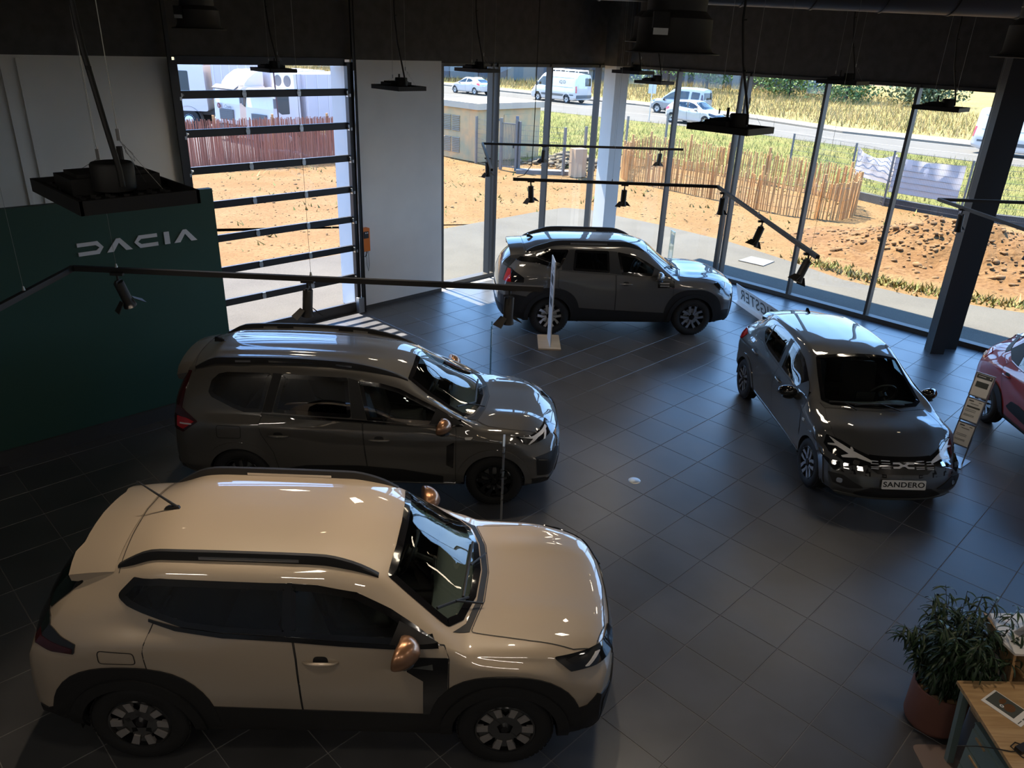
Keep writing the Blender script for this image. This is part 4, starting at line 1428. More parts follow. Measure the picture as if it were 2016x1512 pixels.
# --- long estate in warm grey ---
JOG = dict(xr=-2.25, xf=2.23, W=.885, wb=2.897, R=.326, arch=.36, wy=.862, paint=P_JOG, wheel=W_JOG,
    zT=[(-2.25, 1.57), (-1.9, 1.635), (-1, 1.655), (-.2, 1.635), (.15, 1.595), (.46, 1.525), (.8, 1.275), (1.22, 1.045), (1.36, 1.01), (1.7, .995), (2.0, .94), (2.15, .87), (2.23, .80)],
    zR=[(-2.25, 1.50), (-1.8, 1.585), (-1, 1.605), (-.3, 1.58), (.1, 1.525), (.40, 1.445), (.7, 1.265), (1.0, 1.09), (1.14, 1.03), (1.3, .99), (1.8, .965), (2.1, .87), (2.23, .76)],
    yR=[(-2.25, .54), (-.5, .565), (.4, .565), (1.1, .675), (1.3, .66), (1.8, .64), (2.23, .58)],
    zC=[(-2.25, 1.42), (-1.9, 1.505), (-1.5, 1.54), (-.7, 1.55), (-.2, 1.522), (.14, 1.465), (.36, 1.385), (.57, 1.305), (.78, 1.215), (.99, 1.11), (1.14, 1.035), (1.3, .975), (1.8, .94), (2.1, .84), (2.23, .72)],
    yC=[(-2.25, .60), (-.5, .635), (.2, .64), (.6, .685), (1.05, .765), (1.3, .77), (1.9, .75), (2.23, .66)],
    zB=[(-2.25, 1.12), (-1.4, 1.08), (-.6, 1.055), (.3, 1.03), (1.0, 1.0), (1.25, .94), (1.9, .87), (2.23, .66)],
    yB=[(-2.25, .78), (-1, .81), (.9, .82), (1.3, .835), (2.23, .77)],
    zS=[(-2.25, .92), (-1.3, .96), (0, .90), (1, .88), (1.6, .85), (2.23, .60)],
    yS=[(-2.25, .85), (-1.4, .885), (-.3, .862), (.6, .862), (1.5, .885), (2.23, .85)],
    bowF=.22, pF=3.2, profF=[(.2, .10), (.4, .01), (.55, 0), (.72, .015), (.85, .05), (1.0, .08)],
    bowR=.14, profR=[(.25, .08), (.45, .02), (.6, 0), (.9, .02), (1.1, .05), (1.25, .10), (1.45, .20), (1.6, .26)],
    ridges=[(1.3, 2.15, .46, .10, .022), (-1.9, .25, .19, .035, -.010), (-1.9, .25, .36, .035, -.010)], ridge_z=.9,
    windshield=rounded([(.435, -.53), (.70, -.60), (1.08, -.655), (1.17, -.56), (1.25, -.32), (1.285, 0), (1.25, .32), (1.17, .56), (1.08, .655), (.70, .60), (.435, .53), (.465, .27), (.475, 0), (.465, -.27)], .03),
    cowl=[(1.11, -.68), (1.19, -.575), (1.27, -.33), (1.30, 0), (1.27, .33), (1.19, .575), (1.11, .68), (1.22, .65), (1.31, .35), (1.35, 0), (1.31, -.35), (1.22, -.65)],
    hood=rounded([(1.23, -.655), (1.32, -.35), (1.36, 0), (1.32, .35), (1.23, .655), (1.36, .73), (1.6, .755), (1.72, .75), (1.95, .66), (2.09, .42), (2.145, 0), (2.09, -.42), (1.95, -.66), (1.72, -.75), (1.6, -.755), (1.36, -.73)], .03),
    top_seams=[([(-1.93, -.57), (-1.98, -.3), (-1.99, 0), (-1.98, .3), (-1.93, .57)], False)],
    rear_window=rounded([(-.50, 1.49), (.50, 1.49), (.58, 1.12), (-.58, 1.12)], .06),
    spoiler=dict(x0=-1.99, x1=-2.17, y=.56, dz=-.03, t=.05, bow=.03),
    side_windows=[dict(poly=rounded([(-1.755, 1.30), (-1.72, 1.42), (-1.64, 1.49), (-1.55, 1.51), (-1.05, 1.518), (-1.165, 1.10), (-1.36, 1.10), (-1.48, 1.14), (-1.72, 1.25)], .035), frit=.02),
                  dict(poly=rounded([(-.93, 1.515), (-.215, 1.493), (-.17, 1.07), (-.66, 1.085), (-1.045, 1.105)], .03), frit=.025),
                  dict(poly=rounded([(-.095, 1.466), (.14, 1.44), (.36, 1.378), (.57, 1.285), (.78, 1.195), (.99, 1.09), (1.09, 1.035), (.73, 1.02), (.26, 1.035), (.005, 1.05)], .012), clear=True, frit=.025)],
    side_trims=[('pillar_trim', [(-1.04, 1.518), (-.94, 1.515), (-1.052, 1.105), (-1.16, 1.10)], M['plastic'], .007, .004),
                ('pillar_trim', [(-.21, 1.493), (-.10, 1.466), (.0, 1.055), (-.163, 1.068)], M['plastic'], .007, .004),
                ('window_sail', [(.78, 1.19), (1.092, 1.032), (.70, 1.024)], M['plastic'], .010, .004),
                ('belt_trim', [(-1.17, 1.094), (-.66, 1.072), (-.16, 1.056), (.26, 1.034), (.73, 1.018), (1.09, 1.03), (1.09, 1.008), (.73, .994), (.26, 1.01), (-.16, 1.032), (-.66, 1.048), (-1.17, 1.07)], M['gloss'], .010, .01),
                ('sill_cladding', [(-1.04, .40), (-.70, .475), (-.1, .49), (.4, .45), (.86, .37), (.86, .25), (-1.04, .25)], M['plastic'], .012, .02),
                ('sill_strip', [(-.9, .262), (1.0, .262), (1.0, .250), (-.9, .250)], M['chrome'], .020, .01),
                ('door_vent', rounded([(.90, .79), (.985, .84), (.975, .49), (.895, .535)], .01), M['gloss'], .008, .01),
                ('indicator', rounded([(1.10, .90), (1.20, .905), (1.17, .875), (1.11, .873)], .01), M['drl'], .010, .01)],
    doors=[dict(poly=rounded([(-1.155, 1.075), (-1.19, .995), (-1.165, .87), (-1.05, .64), (-1.02, .45), (-1.0, .28), (-.01, .28), (-.012, .50), (-.05, 1.02), (-.66, 1.045)], .02), handle=(-.98, .865, .235)),
           dict(poly=rounded([(-.042, 1.02), (-.005, .50), (-.002, .28), (1.0, .28), (1.003, .95), (1.0, 1.0), (.73, .99), (.26, 1.005)], .02), handle=(.14, .84, .235))],
    side_seams=[(rounded([(-1.655, .965), (-1.385, .965), (-1.40, .815), (-1.66, .815)], .03), True)],
    arches=lambda xw: [('wheel_arch', ringpoly(xw, .326, .355, .435, -6, 186), P_JOG, .012, .05)],
    mirror=(.86, .945, 1.055, M['copper'], (.10, .13, .10)), handle_mat=P_JOG,
    corners=[('headlight', cpoly([(1.72, -.885, .90), (1.82, -.885, .815), (1.905, -.87, .795), (2.10, -.70, .82), (2.19, -.46, .83), (2.165, -.50, .90), (2.06, -.645, .895), (1.90, -.80, .885)], -52), -52, M['lampglass'], .010, .012,
              [('daytime_light', cpoly([(1.74, -.88, .895), (1.92, -.82, .87), (2.12, -.60, .885), (2.12, -.60, .868), (1.98, -.78, .845), (1.885, -.87, .80), (1.86, -.875, .80), (1.93, -.83, .848)], -52, .003), M['drl'], .015),
               ('daytime_light', cpoly([(2.07, -.67, .862), (2.035, -.75, .81), (2.06, -.73, .808), (2.10, -.645, .862)], -52, .003), M['drl'], .015)]),
             ('fog_recess', cpoly([(1.93, -.87, .66), (2.16, -.60, .68), (2.19, -.50, .62), (2.13, -.66, .40), (1.95, -.85, .42)], -48), -48, M['plastic'], .010, .012,
              [('fog_strip', cpoly([(2.17, -.56, .60), (2.155, -.62, .50), (2.10, -.70, .41), (2.115, -.69, .41), (2.165, -.61, .50), (2.18, -.55, .60)], -48, .002), M['chrome'], .016)]),
             ('taillight', cpoly([(-1.89, -.885, .985), (-2.05, -.87, .86), (-2.16, -.80, .895), (-2.21, -.66, 1.10), (-2.10, -.60, 1.47), (-2.02, -.64, 1.48), (-2.08, -.81, 1.12)], -120), -120, M['darkred'], .010, .012,
              [('red_lens', cpoly([(-1.93, -.88, .985), (-2.05, -.87, .895), (-2.12, -.83, .92), (-2.13, -.82, 1.03), (-2.03, -.86, 1.02)], -120, .004), M['redlens'], .014),
               ('light_bar', cpoly([(-1.96, -.88, .965), (-2.09, -.85, .965), (-2.09, -.85, .95), (-1.96, -.88, .95)], -120, .001), M['drl'], .018)])],
    trims=[('grille', rounded([(-.50, .80), (.50, .80), (.58, .66), (-.58, .66)], .02), 'F', M['gloss'], .010, .02),
           ('lower_intake', rounded([(-.50, .50), (.50, .50), (.62, .34), (-.62, .34)], .03), 'F', M['plastic'], .012, .02),
           ('bumper_lip', rounded([(-.86, .36), (.86, .36), (.80, .24), (-.80, .24)], .02), 'F', M['plastic'], .012, .02),
           ('rear_bumper_lower', rounded([(-.80, .50), (.80, .50), (.76, .28), (-.76, .28)], .03), 'B', M['plastic'], .012, .02)],
    wipers=[(1.20, .38, 1.19, -.30), (1.19, -.30, .99, -.56)],
    rails=dict(x0=-1.93, x1=.44, h=.055, yy=[.525, .55, .55, .535], slots=[(-1.47, -1.30), (-1.10, -.54), (-.36, -.18)], fu=.3),
    fin=(-1.80, .03), cabinx=(.92, .10, -.85), dash_z=.98)

# --- long SUV in shale grey ---
BIG = dict(DUS)
BIG.update(xr=-2.33, xf=2.22, wb=2.702, R=.362, arch=.41, paint=P_BIG, wheel=W_BIG,
    zT=[(-2.33, 1.58), (-1.9, 1.65), (-1.0, 1.69), (0, 1.68), (.25, 1.65), (.47, 1.60), (.8, 1.36), (1.14, 1.13), (1.26, 1.10), (1.6, 1.09), (1.98, 1.045), (2.14, .99), (2.22, .93)],
    zR=[(-2.33, 1.50), (-1.0, 1.62), (0, 1.61), (.2, 1.58), (.40, 1.52), (.65, 1.335), (.90, 1.145), (1.05, 1.085), (1.6, 1.07), (1.95, 1.015), (2.22, .88)],
    yR=[(-2.33, .56), (-1, .60), (.2, .60), (.4, .60), (.9, .695), (1.2, .68), (1.8, .66), (2.22, .62)],
    zC=[(-2.33, 1.42), (-1.6, 1.55), (-1.0, 1.585), (-.4, 1.575), (0, 1.545), (.26, 1.495), (.5, 1.38), (.75, 1.23), (.9, 1.135), (1.05, 1.06), (1.5, 1.045), (1.95, .985), (2.22, .84)],
    yC=[(-2.33, .62), (-1, .665), (0, .67), (.3, .67), (.6, .70), (.9, .765), (1.1, .78), (1.9, .76), (2.22, .70)],
    zB=[(-2.33, 1.24), (-1.2, 1.22), (-.6, 1.19), (.3, 1.15), (.9, 1.09), (1.1, 1.02), (1.9, .96), (2.22, .80)],
    yB=[(-2.33, .79), (-1.2, .82), (0, .835), (.9, .84), (1.3, .85), (2.22, .80)],
    zS=[(-2.33, 1.06), (-1.3, 1.09), (-.4, 1.02), (.5, .98), (1.4, .93), (2.22, .74)],
    yS=[(-2.33, .87), (-1.4, .905), (-.5, .872), (.4, .872), (1.3, .90), (1.8, .90), (2.22, .87)],
    windshield=rounded([(.46, -.56), (.68, -.625), (.91, -.675), (1.01, -.58), (1.095, -.33), (1.125, 0), (1.095, .33), (1.01, .58), (.91, .675), (.68, .625), (.46, .56), (.49, .28), (.50, 0), (.49, -.28)], .03),
    hood=rounded([(1.08, -.66), (1.17, -.35), (1.195, 0), (1.17, .35), (1.08, .66), (1.5, .715), (1.83, .735), (2.0, .69), (2.11, .45), (2.14, 0), (2.11, -.45), (2.0, -.69), (1.83, -.735), (1.5, -.715)], .02),
    top_seams=[([(-1.80, -.58), (-1.83, -.3), (-1.84, 0), (-1.83, .3), (-1.80, .58)], False)],
    spoiler=dict(x0=-1.85, x1=-2.12, y=.58, dz=-.02, t=.05, bow=.03),
    rear_window=rounded([(-.52, 1.50), (.52, 1.50), (.62, 1.20), (-.62, 1.20)], .05),
    side_windows=[dict(poly=rounded([(-1.63, 1.415), (-1.43, 1.555), (-1.03, 1.565), (-1.17, 1.285), (-1.45, 1.365)], .03), frit=.02),
                  dict(poly=rounded([(-.925, 1.565), (-.30, 1.55), (-.28, 1.18), (-.96, 1.215)], .03), frit=.022),
                  dict(poly=rounded([(-.14, 1.535), (.2, 1.475), (.4, 1.375), (.6, 1.255), (.80, 1.14), (.55, 1.13), (-.06, 1.155)], .02), clear=True, frit=.022)],
    side_trims=[('pillar_trim', [(-1.025, 1.565), (-.93, 1.565), (-.965, 1.215), (-1.165, 1.225), (-1.165, 1.285)], M['plastic'], .007, .004),
                ('pillar_trim', [(-.295, 1.55), (-.145, 1.536), (-.065, 1.153), (-.275, 1.175)], M['plastic'], .007, .004),
                ('quarter_trim', [(-1.99, 1.335), (-1.62, 1.325), (-1.22, 1.245), (-1.18, 1.28), (-1.46, 1.36), (-1.64, 1.41), (-1.98, 1.395)], M['gloss'], .008, .006),
                ('window_sail', [(.56, 1.27), (.80, 1.138), (.50, 1.13)], M['plastic'], .010, .004),
                ('sill_cladding', [(-.92, .535), (-.16, .485), (.79, .44), (.95, .43), (.95, .25), (-.92, .25)], M['plastic'], .010, .02),
                ('door_vent', rounded([(.626, 1.05), (.935, 1.05), (.94, .93), (.631, .925)], .01), M['gloss'], .009, .01),
                ('vent_badge', [(.67, 1.02), (.84, 1.02), (.84, .998), (.67, .998)], M['chrome'], .014, .008),
                ('vent_badge', [(.67, .975), (.84, .975), (.84, .953), (.67, .953)], M['chrome'], .014, .008),
                ('bumper_side', [(1.80, .50), (1.95, .52), (2.12, .52), (2.12, .29), (1.80, .29)], M['plastic'], .009, .02),
                ('bumper_side', [(-1.80, .74), (-2.05, .78), (-2.25, .74), (-2.25, .32), (-1.75, .32)], M['plastic'], .009, .02)],
    doors=[dict(poly=rounded([(-1.22, 1.22), (-1.225, .93), (-1.0, .78), (-.88, .58), (-.84, .47), (-.14, .45), (-.15, .75), (-.165, 1.15), (-.95, 1.195)], .02)),
           dict(poly=rounded([(-.155, 1.15), (-.14, .75), (-.13, .45), (.93, .42), (.93, 1.0), (.88, 1.10), (.82, 1.118), (.5, 1.115)], .02), handle=(.035, .99, .24))],
    side_seams=[],
    arches=lambda xw: [('wheel_arch_cladding', ringpoly(xw, .355, .40, .55, -12, 192, sq=.5), M['trimgrey'] if False else M['plastic'], .012, .06),
                       ('arch_lip', ringpoly(xw, .355, .395, .47, -8, 188), M['plastic'], .024, .03)],
    mirror=(.62, .965, 1.15, P_BIG, (.095, .125, .098)),
    corners=[('headlight', cpoly([(1.77, -.90, 1.0), (1.86, -.89, .89), (2.08, -.66, .87), (2.19, -.42, .89), (2.16, -.45, .96), (2.10, -.59, .975), (2.01, -.71, 1.0)], -50), -50, M['lampglass'], .010, .012,
              [('daytime_light', cpoly([(2.02, -.70, .975), (1.92, -.82, .905), (1.95, -.80, .90), (2.06, -.67, .965)], -50, .004), M['drl'], .015)]),
             ('fog_recess', cpoly([(2.05, -.76, .80), (2.17, -.56, .80), (2.16, -.56, .52), (2.05, -.76, .50)], -48), -48, M['plastic'], .012, .012, []),
             ('taillight', cpoly([(-1.86, -.90, 1.08), (-1.86, -.90, 1.0), (-2.05, -.88, 1.0), (-2.22, -.70, 1.0), (-2.20, -.68, 1.21), (-2.12, -.80, 1.21), (-1.98, -.88, 1.14)], -118), -118, M['lampglass'], .010, .012,
              [('red_lens', cpoly([(-2.08, -.86, 1.0), (-2.20, -.72, 1.0), (-2.18, -.72, 1.19), (-2.13, -.79, 1.19), (-2.10, -.83, 1.11)], -118, .004), M['redlens'], .014)])],
    wipers=[(1.04, .30, .99, -.40), (1.03, -.38, .81, -.60)],
    rails=dict(x0=-1.80, x1=.38, h=.075, yy=[.545, .565, .565, .575], slots=[(-1.0, -.32)]),
    fin=(-1.66, 0), cabinx=(.78, -.05, -.95), dash_z=1.05)
BIG.pop('whip')

# --- small hatchback in dark grey, facing the viewer ---
SAN = dict(xr=-1.95, xf=2.03, W=.865, wb=2.604, R=.308, arch=.345, wy=.842, paint=P_SAN, wheel=W_SAN,
    zT=[(-1.95, 1.30), (-1.6, 1.375), (-1.0, 1.435), (-.4, 1.463), (-.05, 1.466), (.15, 1.452), (.33, 1.415), (.7, 1.20), (1.10, .985), (1.22, .95), (1.6, .90), (1.80, .83), (1.95, .74), (2.03, .66)],
    zR=[(-1.95, 1.25), (-1.6, 1.33), (-1, 1.395), (-.4, 1.422), (-.05, 1.415), (.28, 1.34), (.6, 1.165), (.90, 1.00), (1.0, .955), (1.2, .92), (1.6, .86), (1.9, .74), (2.03, .62)],
    yR=[(-1.95, .50), (-.5, .56), (.28, .56), (.95, .66), (1.2, .64), (1.7, .60), (2.03, .52)],
    zC=[(-1.95, 1.16), (-1.3, 1.32), (-.9, 1.365), (-.3, 1.38), (0, 1.355), (.2, 1.30), (.47, 1.19), (.7, 1.08), (.88, 1.005), (1.0, .945), (1.2, .90), (1.7, .81), (2.03, .58)],
    yC=[(-1.95, .56), (-.5, .615), (.2, .62), (.6, .67), (.95, .745), (1.2, .75), (1.8, .72), (2.03, .62)],
    zB=[(-1.95, 1.02), (-.8, 1.03), (0, .99), (.85, .96), (1.1, .89), (1.7, .78), (2.03, .54)],
    yB=[(-1.95, .74), (-.8, .785), (.8, .80), (1.2, .81), (2.03, .74)],
    zS=[(-1.95, .86), (-.9, .89), (.3, .85), (1.2, .82), (1.7, .70), (2.03, .50)],
    yS=[(-1.95, .83), (-1.2, .865), (-.3, .845), (.5, .845), (1.25, .865), (1.7, .855), (2.03, .80)],
    bowF=.27, pF=2.6, profF=[(.2, .06), (.33, 0), (.47, .03), (.6, .10), (.7, .16), (.8, .19)],
    bowR=.16, profR=[(.25, .08), (.45, .02), (.6, 0), (.85, .02), (1.0, .10), (1.2, .28), (1.4, .42)],
    ridges=[(1.2, 1.9, .47, .10, .016)], ridge_z=.74, mid=[(-1.95, .855), (2.03, .855)],
    windshield=rounded([(.31, -.535), (.60, -.59), (.92, -.64), (1.02, -.54), (1.09, -.30), (1.12, 0), (1.09, .30), (1.02, .54), (.92, .64), (.60, .59), (.31, .535), (.345, .27), (.355, 0), (.345, -.27)], .03),
    cowl=[(.95, -.665), (1.04, -.56), (1.105, -.32), (1.135, 0), (1.105, .32), (1.04, .56), (.95, .665), (1.05, .64), (1.135, .34), (1.17, 0), (1.135, -.34), (1.05, -.64)],
    hood=rounded([(1.06, -.64), (1.14, -.34), (1.175, 0), (1.14, .34), (1.06, .64), (1.3, .70), (1.5, .69), (1.66, .60), (1.80, .40), (1.865, 0), (1.80, -.40), (1.66, -.60), (1.5, -.69), (1.3, -.70)], .02),
    top_seams=[([(-1.45, -.55), (-1.50, -.3), (-1.52, 0), (-1.50, .3), (-1.45, .55)], False)],
    rear_window=rounded([(-.46, 1.30), (.46, 1.30), (.56, 1.05), (-.56, 1.05)], .05),
    spoiler=dict(x0=-1.52, x1=-1.76, y=.54, dz=-.03, t=.04, bow=.05),
    side_windows=[dict(poly=rounded([(-1.06, 1.17), (-1.12, 1.29), (-1.0, 1.325), (-.30, 1.355), (-.19, 1.02), (-.66, 1.05), (-.87, 1.085)], .03), clear=True, frit=.022),
                  dict(poly=rounded([(-.185, 1.352), (.0, 1.33), (.2, 1.28), (.47, 1.17), (.66, 1.085), (.85, .995), (.58, .985), (.06, 1.005), (-.075, 1.015)], .015), clear=True, frit=.022)],
    side_trims=[('pillar_trim', [(-.295, 1.356), (-.19, 1.353), (-.08, 1.013), (-.185, 1.018)], M['plastic'], .008, .004),
                ('window_divider', [(-.915, 1.33), (-.895, 1.33), (-.80, 1.07), (-.82, 1.07)], M['plastic'], .010, .004),
                ('window_sail', [(.60, 1.11), (.85, .993), (.50, .985)], M['plastic'], .010, .004),
                ('sill_strip', [(-.95, .30), (.95, .26), (.95, .245), (-.95, .285)], M['chrome'], .010, .008),
                ('indicator', rounded([(.99, .78), (1.06, .79), (1.05, .755), (1.0, .75)], .01), M['drl'], .010, .01)],
    doors=[dict(poly=rounded([(-1.13, 1.05), (-1.15, .95), (-1.10, .80), (-.95, .62), (-.92, .40), (-.90, .30), (-.10, .28), (-.12, .60), (-.16, .99), (-.66, 1.02), (-.9, 1.06)], .02), handle=(-.93, .905, .21)),
           dict(poly=rounded([(-.15, .99), (-.11, .60), (-.09, .28), (.92, .27), (.92, .80), (.88, .96), (.58, .965), (.06, .98)], .02), handle=(.03, .875, .21))],
    arches=lambda xw: [('wheel_arch', ringpoly(xw, .308, .34, .415, -6, 186), P_SAN, .012, .05)],
    mirror=(.60, .945, .955, M['gloss'], (.09, .125, .085)), handle_mat=P_SAN,
    corners=[('headlight', cpoly([(1.46, -.75, .80), (1.56, -.83, .70), (1.66, -.80, .64), (1.76, -.62, .60), (1.80, -.42, .59), (1.855, -.32, .63), (1.83, -.345, .685), (1.73, -.50, .725), (1.60, -.64, .775)], -40), -40, M['lampglass'], .010, .012,
              [('daytime_light', cpoly([(1.49, -.74, .79), (1.60, -.66, .75), (1.73, -.50, .70), (1.85, -.335, .65), (1.85, -.335, .638), (1.76, -.47, .655), (1.69, -.60, .625), (1.68, -.625, .635), (1.72, -.56, .67), (1.62, -.69, .71), (1.56, -.76, .70), (1.555, -.765, .715), (1.60, -.70, .73)], -40, .003), M['drl'], .015),
               ('daytime_light', cpoly([(1.715, -.51, .71), (1.655, -.50, .735), (1.645, -.515, .735), (1.70, -.54, .70)], -40, .002), M['drl'], .016),
               ('lamp_projector', cpoly([(1.765, -.50, .635), (1.80, -.44, .635), (1.80, -.44, .60), (1.765, -.50, .60)], -40, .015), M['chrome'], .014)]),
             ('fog_recess', cpoly([(1.78, -.80, .47), (1.86, -.66, .475), (1.98, -.42, .36), (1.92, -.60, .33), (1.84, -.74, .36)], -40), -40, M['plastic'], .010, .012,
              [('fog_lamp', cpoly([(1.845, -.71, .43), (1.875, -.65, .43), (1.88, -.65, .375), (1.85, -.71, .375)], -40, .03), M['chrome'], .016)]),
             ('taillight', cpoly([(-1.55, -.83, .96), (-1.60, -.83, .86), (-1.80, -.80, .80), (-1.88, -.62, .80), (-1.80, -.60, .98), (-1.68, -.74, .99)], -118), -118, M['redlens'], .010, .012, [])],
    trims=[('grille', rounded([(-.36, .70), (.36, .70), (.42, .655), (.40, .60), (.30, .535), (-.30, .535), (-.40, .60), (-.42, .655)], .015), 'F', M['gloss'], .010, .02),
           ('lower_intake', rounded([(-.36, .375), (.36, .375), (.55, .27), (.42, .245), (-.42, .245), (-.55, .27)], .03), 'F', M['plastic'], .011, .02),
           ('bumper_lip', rounded([(-.72, .245), (.72, .245), (.68, .21), (-.68, .21)], .015), 'F', M['trimgrey'], .014, .02)],
    wipers=[(1.05, .36, 1.07, -.28), (1.06, -.24, .98, -.56)],
    fin=(-1.30, .02), cabinx=(.80, .02, -.75), dash_z=.93, zbot=[(-1.95, .34), (-1.4, .22), (1.5, .19), (2.03, .22)])

# --- small red crossover at the right edge ---
SPR = dict(xr=-1.78, xf=1.90, W=.785, wb=2.423, R=.285, arch=.33, wy=.765, paint=P_RED, wheel=W_SPR,
    zT=[(-1.78, 1.37), (-1.4, 1.45), (-.6, 1.505), (0, 1.49), (.25, 1.45), (.6, 1.22), (.92, 1.03), (1.05, .99), (1.5, .93), (1.75, .86), (1.90, .76)],
    zR=[(-1.78, 1.29), (-1, 1.41), (-.5, 1.425), (0, 1.40), (.2, 1.36), (.5, 1.19), (.8, 1.02), (.95, .975), (1.5, .90), (1.90, .72)],
    yR=[(-1.78, .46), (-.5, .51), (.2, .51), (.85, .60), (1.2, .58), (1.9, .5)],
    zC=[(-1.78, 1.20), (-1.2, 1.34), (-.5, 1.385), (0, 1.365), (.2, 1.31), (.5, 1.16), (.75, 1.03), (.95, .955), (1.5, .86), (1.90, .68)],
    yC=[(-1.78, .50), (-.5, .555), (.2, .56), (.85, .665), (1.3, .67), (1.9, .58)],
    zB=[(-1.78, 1.04), (-.9, 1.04), (0, .99), (.8, .96), (1.1, .89), (1.90, .62)],
    yB=[(-1.78, .67), (-.8, .71), (.8, .72), (1.9, .66)],
    zS=[(-1.78, .88), (-1.0, .92), (0, .86), (1.2, .83), (1.90, .56)],
    yS=[(-1.78, .745), (-1.15, .785), (-.3, .755), (.5, .755), (1.2, .785), (1.90, .74)],
    bowF=.22, profF=[(.2, .08), (.4, 0), (.7, .03), (.9, .08)], bowR=.14, profR=[(.25, .08), (.5, 0), (.85, .02), (1.0, .07), (1.2, .22), (1.45, .36)],
    windshield=rounded([(.24, -.48), (.78, -.58), (.88, -.46), (.94, 0), (.88, .46), (.78, .58), (.24, .48), (.27, 0)], .03),
    rear_window=rounded([(-.44, 1.32), (.44, 1.32), (.52, 1.06), (-.52, 1.06)], .05),
    side_windows=[dict(poly=rounded([(-.88, 1.345), (-.25, 1.365), (-.22, 1.02), (-.80, 1.05)], .02), clear=True, frit=.02),
                  dict(poly=rounded([(-.17, 1.365), (.05, 1.34), (.2, 1.285), (.5, 1.13), (.70, 1.02), (.4, .985), (-.15, 1.015)], .02), clear=True, frit=.02)],
    side_trims=[('quarter_trim', rounded([(-.90, 1.35), (-.80, 1.045), (-1.02, 1.07), (-1.18, 1.17), (-1.05, 1.33)], .02), M['plastic'], .008, .006),
                ('decal_stripe', [(-1.32, 1.33), (-1.42, 1.31), (-1.25, 1.09), (-1.17, 1.155)], M['trimgrey'], .005, .002),
                ('door_moulding', rounded([(-.72, .47), (-.62, .585), (-.45, .60), (.62, .47), (.70, .38), (-.05, .38), (-.62, .44)], .015), M['plastic'], .012, .012),
                ('sill_cladding', [(-.8, .30), (.85, .27), (.85, .20), (-.8, .22)], M['plastic'], .010, .02)],
    doors=[dict(poly=rounded([(-1.0, 1.05), (-1.02, .95), (-.92, .72), (-.84, .50), (-.80, .32), (-.10, .30), (-.12, .6), (-.16, .99), (-.80, 1.03)], .02), handle=(-.86, .88, .20)),
           dict(poly=rounded([(-.15, .99), (-.11, .6), (-.09, .30), (.84, .28), (.85, .75), (.80, .93), (.4, .96)], .02), handle=(0, .86, .20))],
    arches=lambda xw: [('wheel_arch_cladding', ringpoly(xw, .285, .325, .42, -12, 192, sq=.4), M['plastic'], .018, .06)],
    corners=[('taillight', cpoly([(-1.50, -.74, 1.0), (-1.55, -.74, .88), (-1.70, -.66, .86), (-1.74, -.55, .88), (-1.68, -.52, 1.02), (-1.58, -.64, 1.04)], -118), -118, M['redlens'], .010, .012,
              [('clear_lens', cpoly([(-1.56, -.73, .95), (-1.68, -.66, .95), (-1.69, -.62, .90), (-1.57, -.73, .90)], -118, .004), M['drl'], .014)])],
    mirror=(.55, .88, .97, M['gloss'], (.085, .11, .08)), handle_mat=P_RED,
    rails=dict(x0=-1.25, x1=.10, h=.04, yy=[.47, .485, .485, .475]),
    cabinx=(.62, -.05, -.72), dash_z=.95)

car_d, B_d = build_car(DUS, (-1.302, 4.913), 1.82, 'sand beige SUV with copper mirrors and whip antenna, largest and nearest car')
car_j, B_j = build_car(JOG, (-1.63, 8.40), 1.5, 'long dark grey estate with red rear light and copper mirror, behind the beige SUV')
car_b, B_b = build_car(BIG, (1.895, 14.409), 5.65, 'shale grey SUV with silver spoked wheels, standing by the glass corner')
car_s, B_s = build_car(SAN, (4.50, 9.722), -87.14, 'dark grey hatchback facing the viewer with white front plate')
car_r, B_r = build_car(SPR, (7.84, 9.25), -91, 'red crossover car cut off by the right picture edge')

# front plate, emblem and grille dashes of the hatchback
def front_frame(B, y, z, off=.012):
    p, n = B.ray((4, y, z), (-1, 0, 0))
    n = Vector((n.x, n.y * .6, n.z)).normalized()
    x = Vector((0, 0, 1)).cross(n).normalized()       # to the car's left = right in front view
    u = n.cross(x)
    return p + n * off, x, u, n
o, x, u, n = front_frame(B_s, 0, .435, .022)
Mx = Matrix((x, u, n)).transposed().to_4x4(); Mx.translation = o
pl = MB()
pl.prism(rounded([(-.26, -.055), (.26, -.055), (.26, .055), (-.26, .055)], .012), (0, 0, 0), (1, 0, 0), (0, 1, 0), .006)
pme = pl.mesh('number_plate', M['paper']); pme.transform(Mx)
plate = link_mesh('number_plate', pme, car_s)
T2m = Mx @ Matrix.Translation((0, 0, .0065))
text_mesh('lettering', 'SANDERO', .085, M['black'], plate, T2m, .0008, sx=1.22, bold=.0018, space=1.06)
bk = MB(); bk.prism(rounded([(-.25, -.05), (.25, -.05), (.25, .05), (-.25, .05)], .01), (0, 0, -.03), (1, 0, 0), (0, 1, 0), .03)
bme = bk.mesh('plate_holder', M['plastic']); bme.transform(Mx); link_mesh('plate_holder', bme, car_s)
def grille_piece(name, poly, y, z, off=.014, depth=.008, m=None):
    o, x, u, n = front_frame(B_s, y, z, off)
    p = MB(); p.prism(poly, (0, 0, 0), (1, 0, 0), (0, 1, 0), depth)
    me = p.mesh(name, m or M['letter'])
    Mq = Matrix((x, u, n)).transposed().to_4x4(); Mq.translation = o
    me.transform(Mq)
    return link_mesh(name, me, car_s)
h_, s_ = .036, .0215
half = [(-.125, h_), (-.05, h_), (-.012, .012), (.0, .012), (.0, -.012), (-.012, -.012), (-.05, -h_), (-.125, -h_), (-.125, -h_ + s_), (-.06, -h_ + s_), (-.036, 0), (-.06, h_ - s_), (-.125, h_ - s_)]
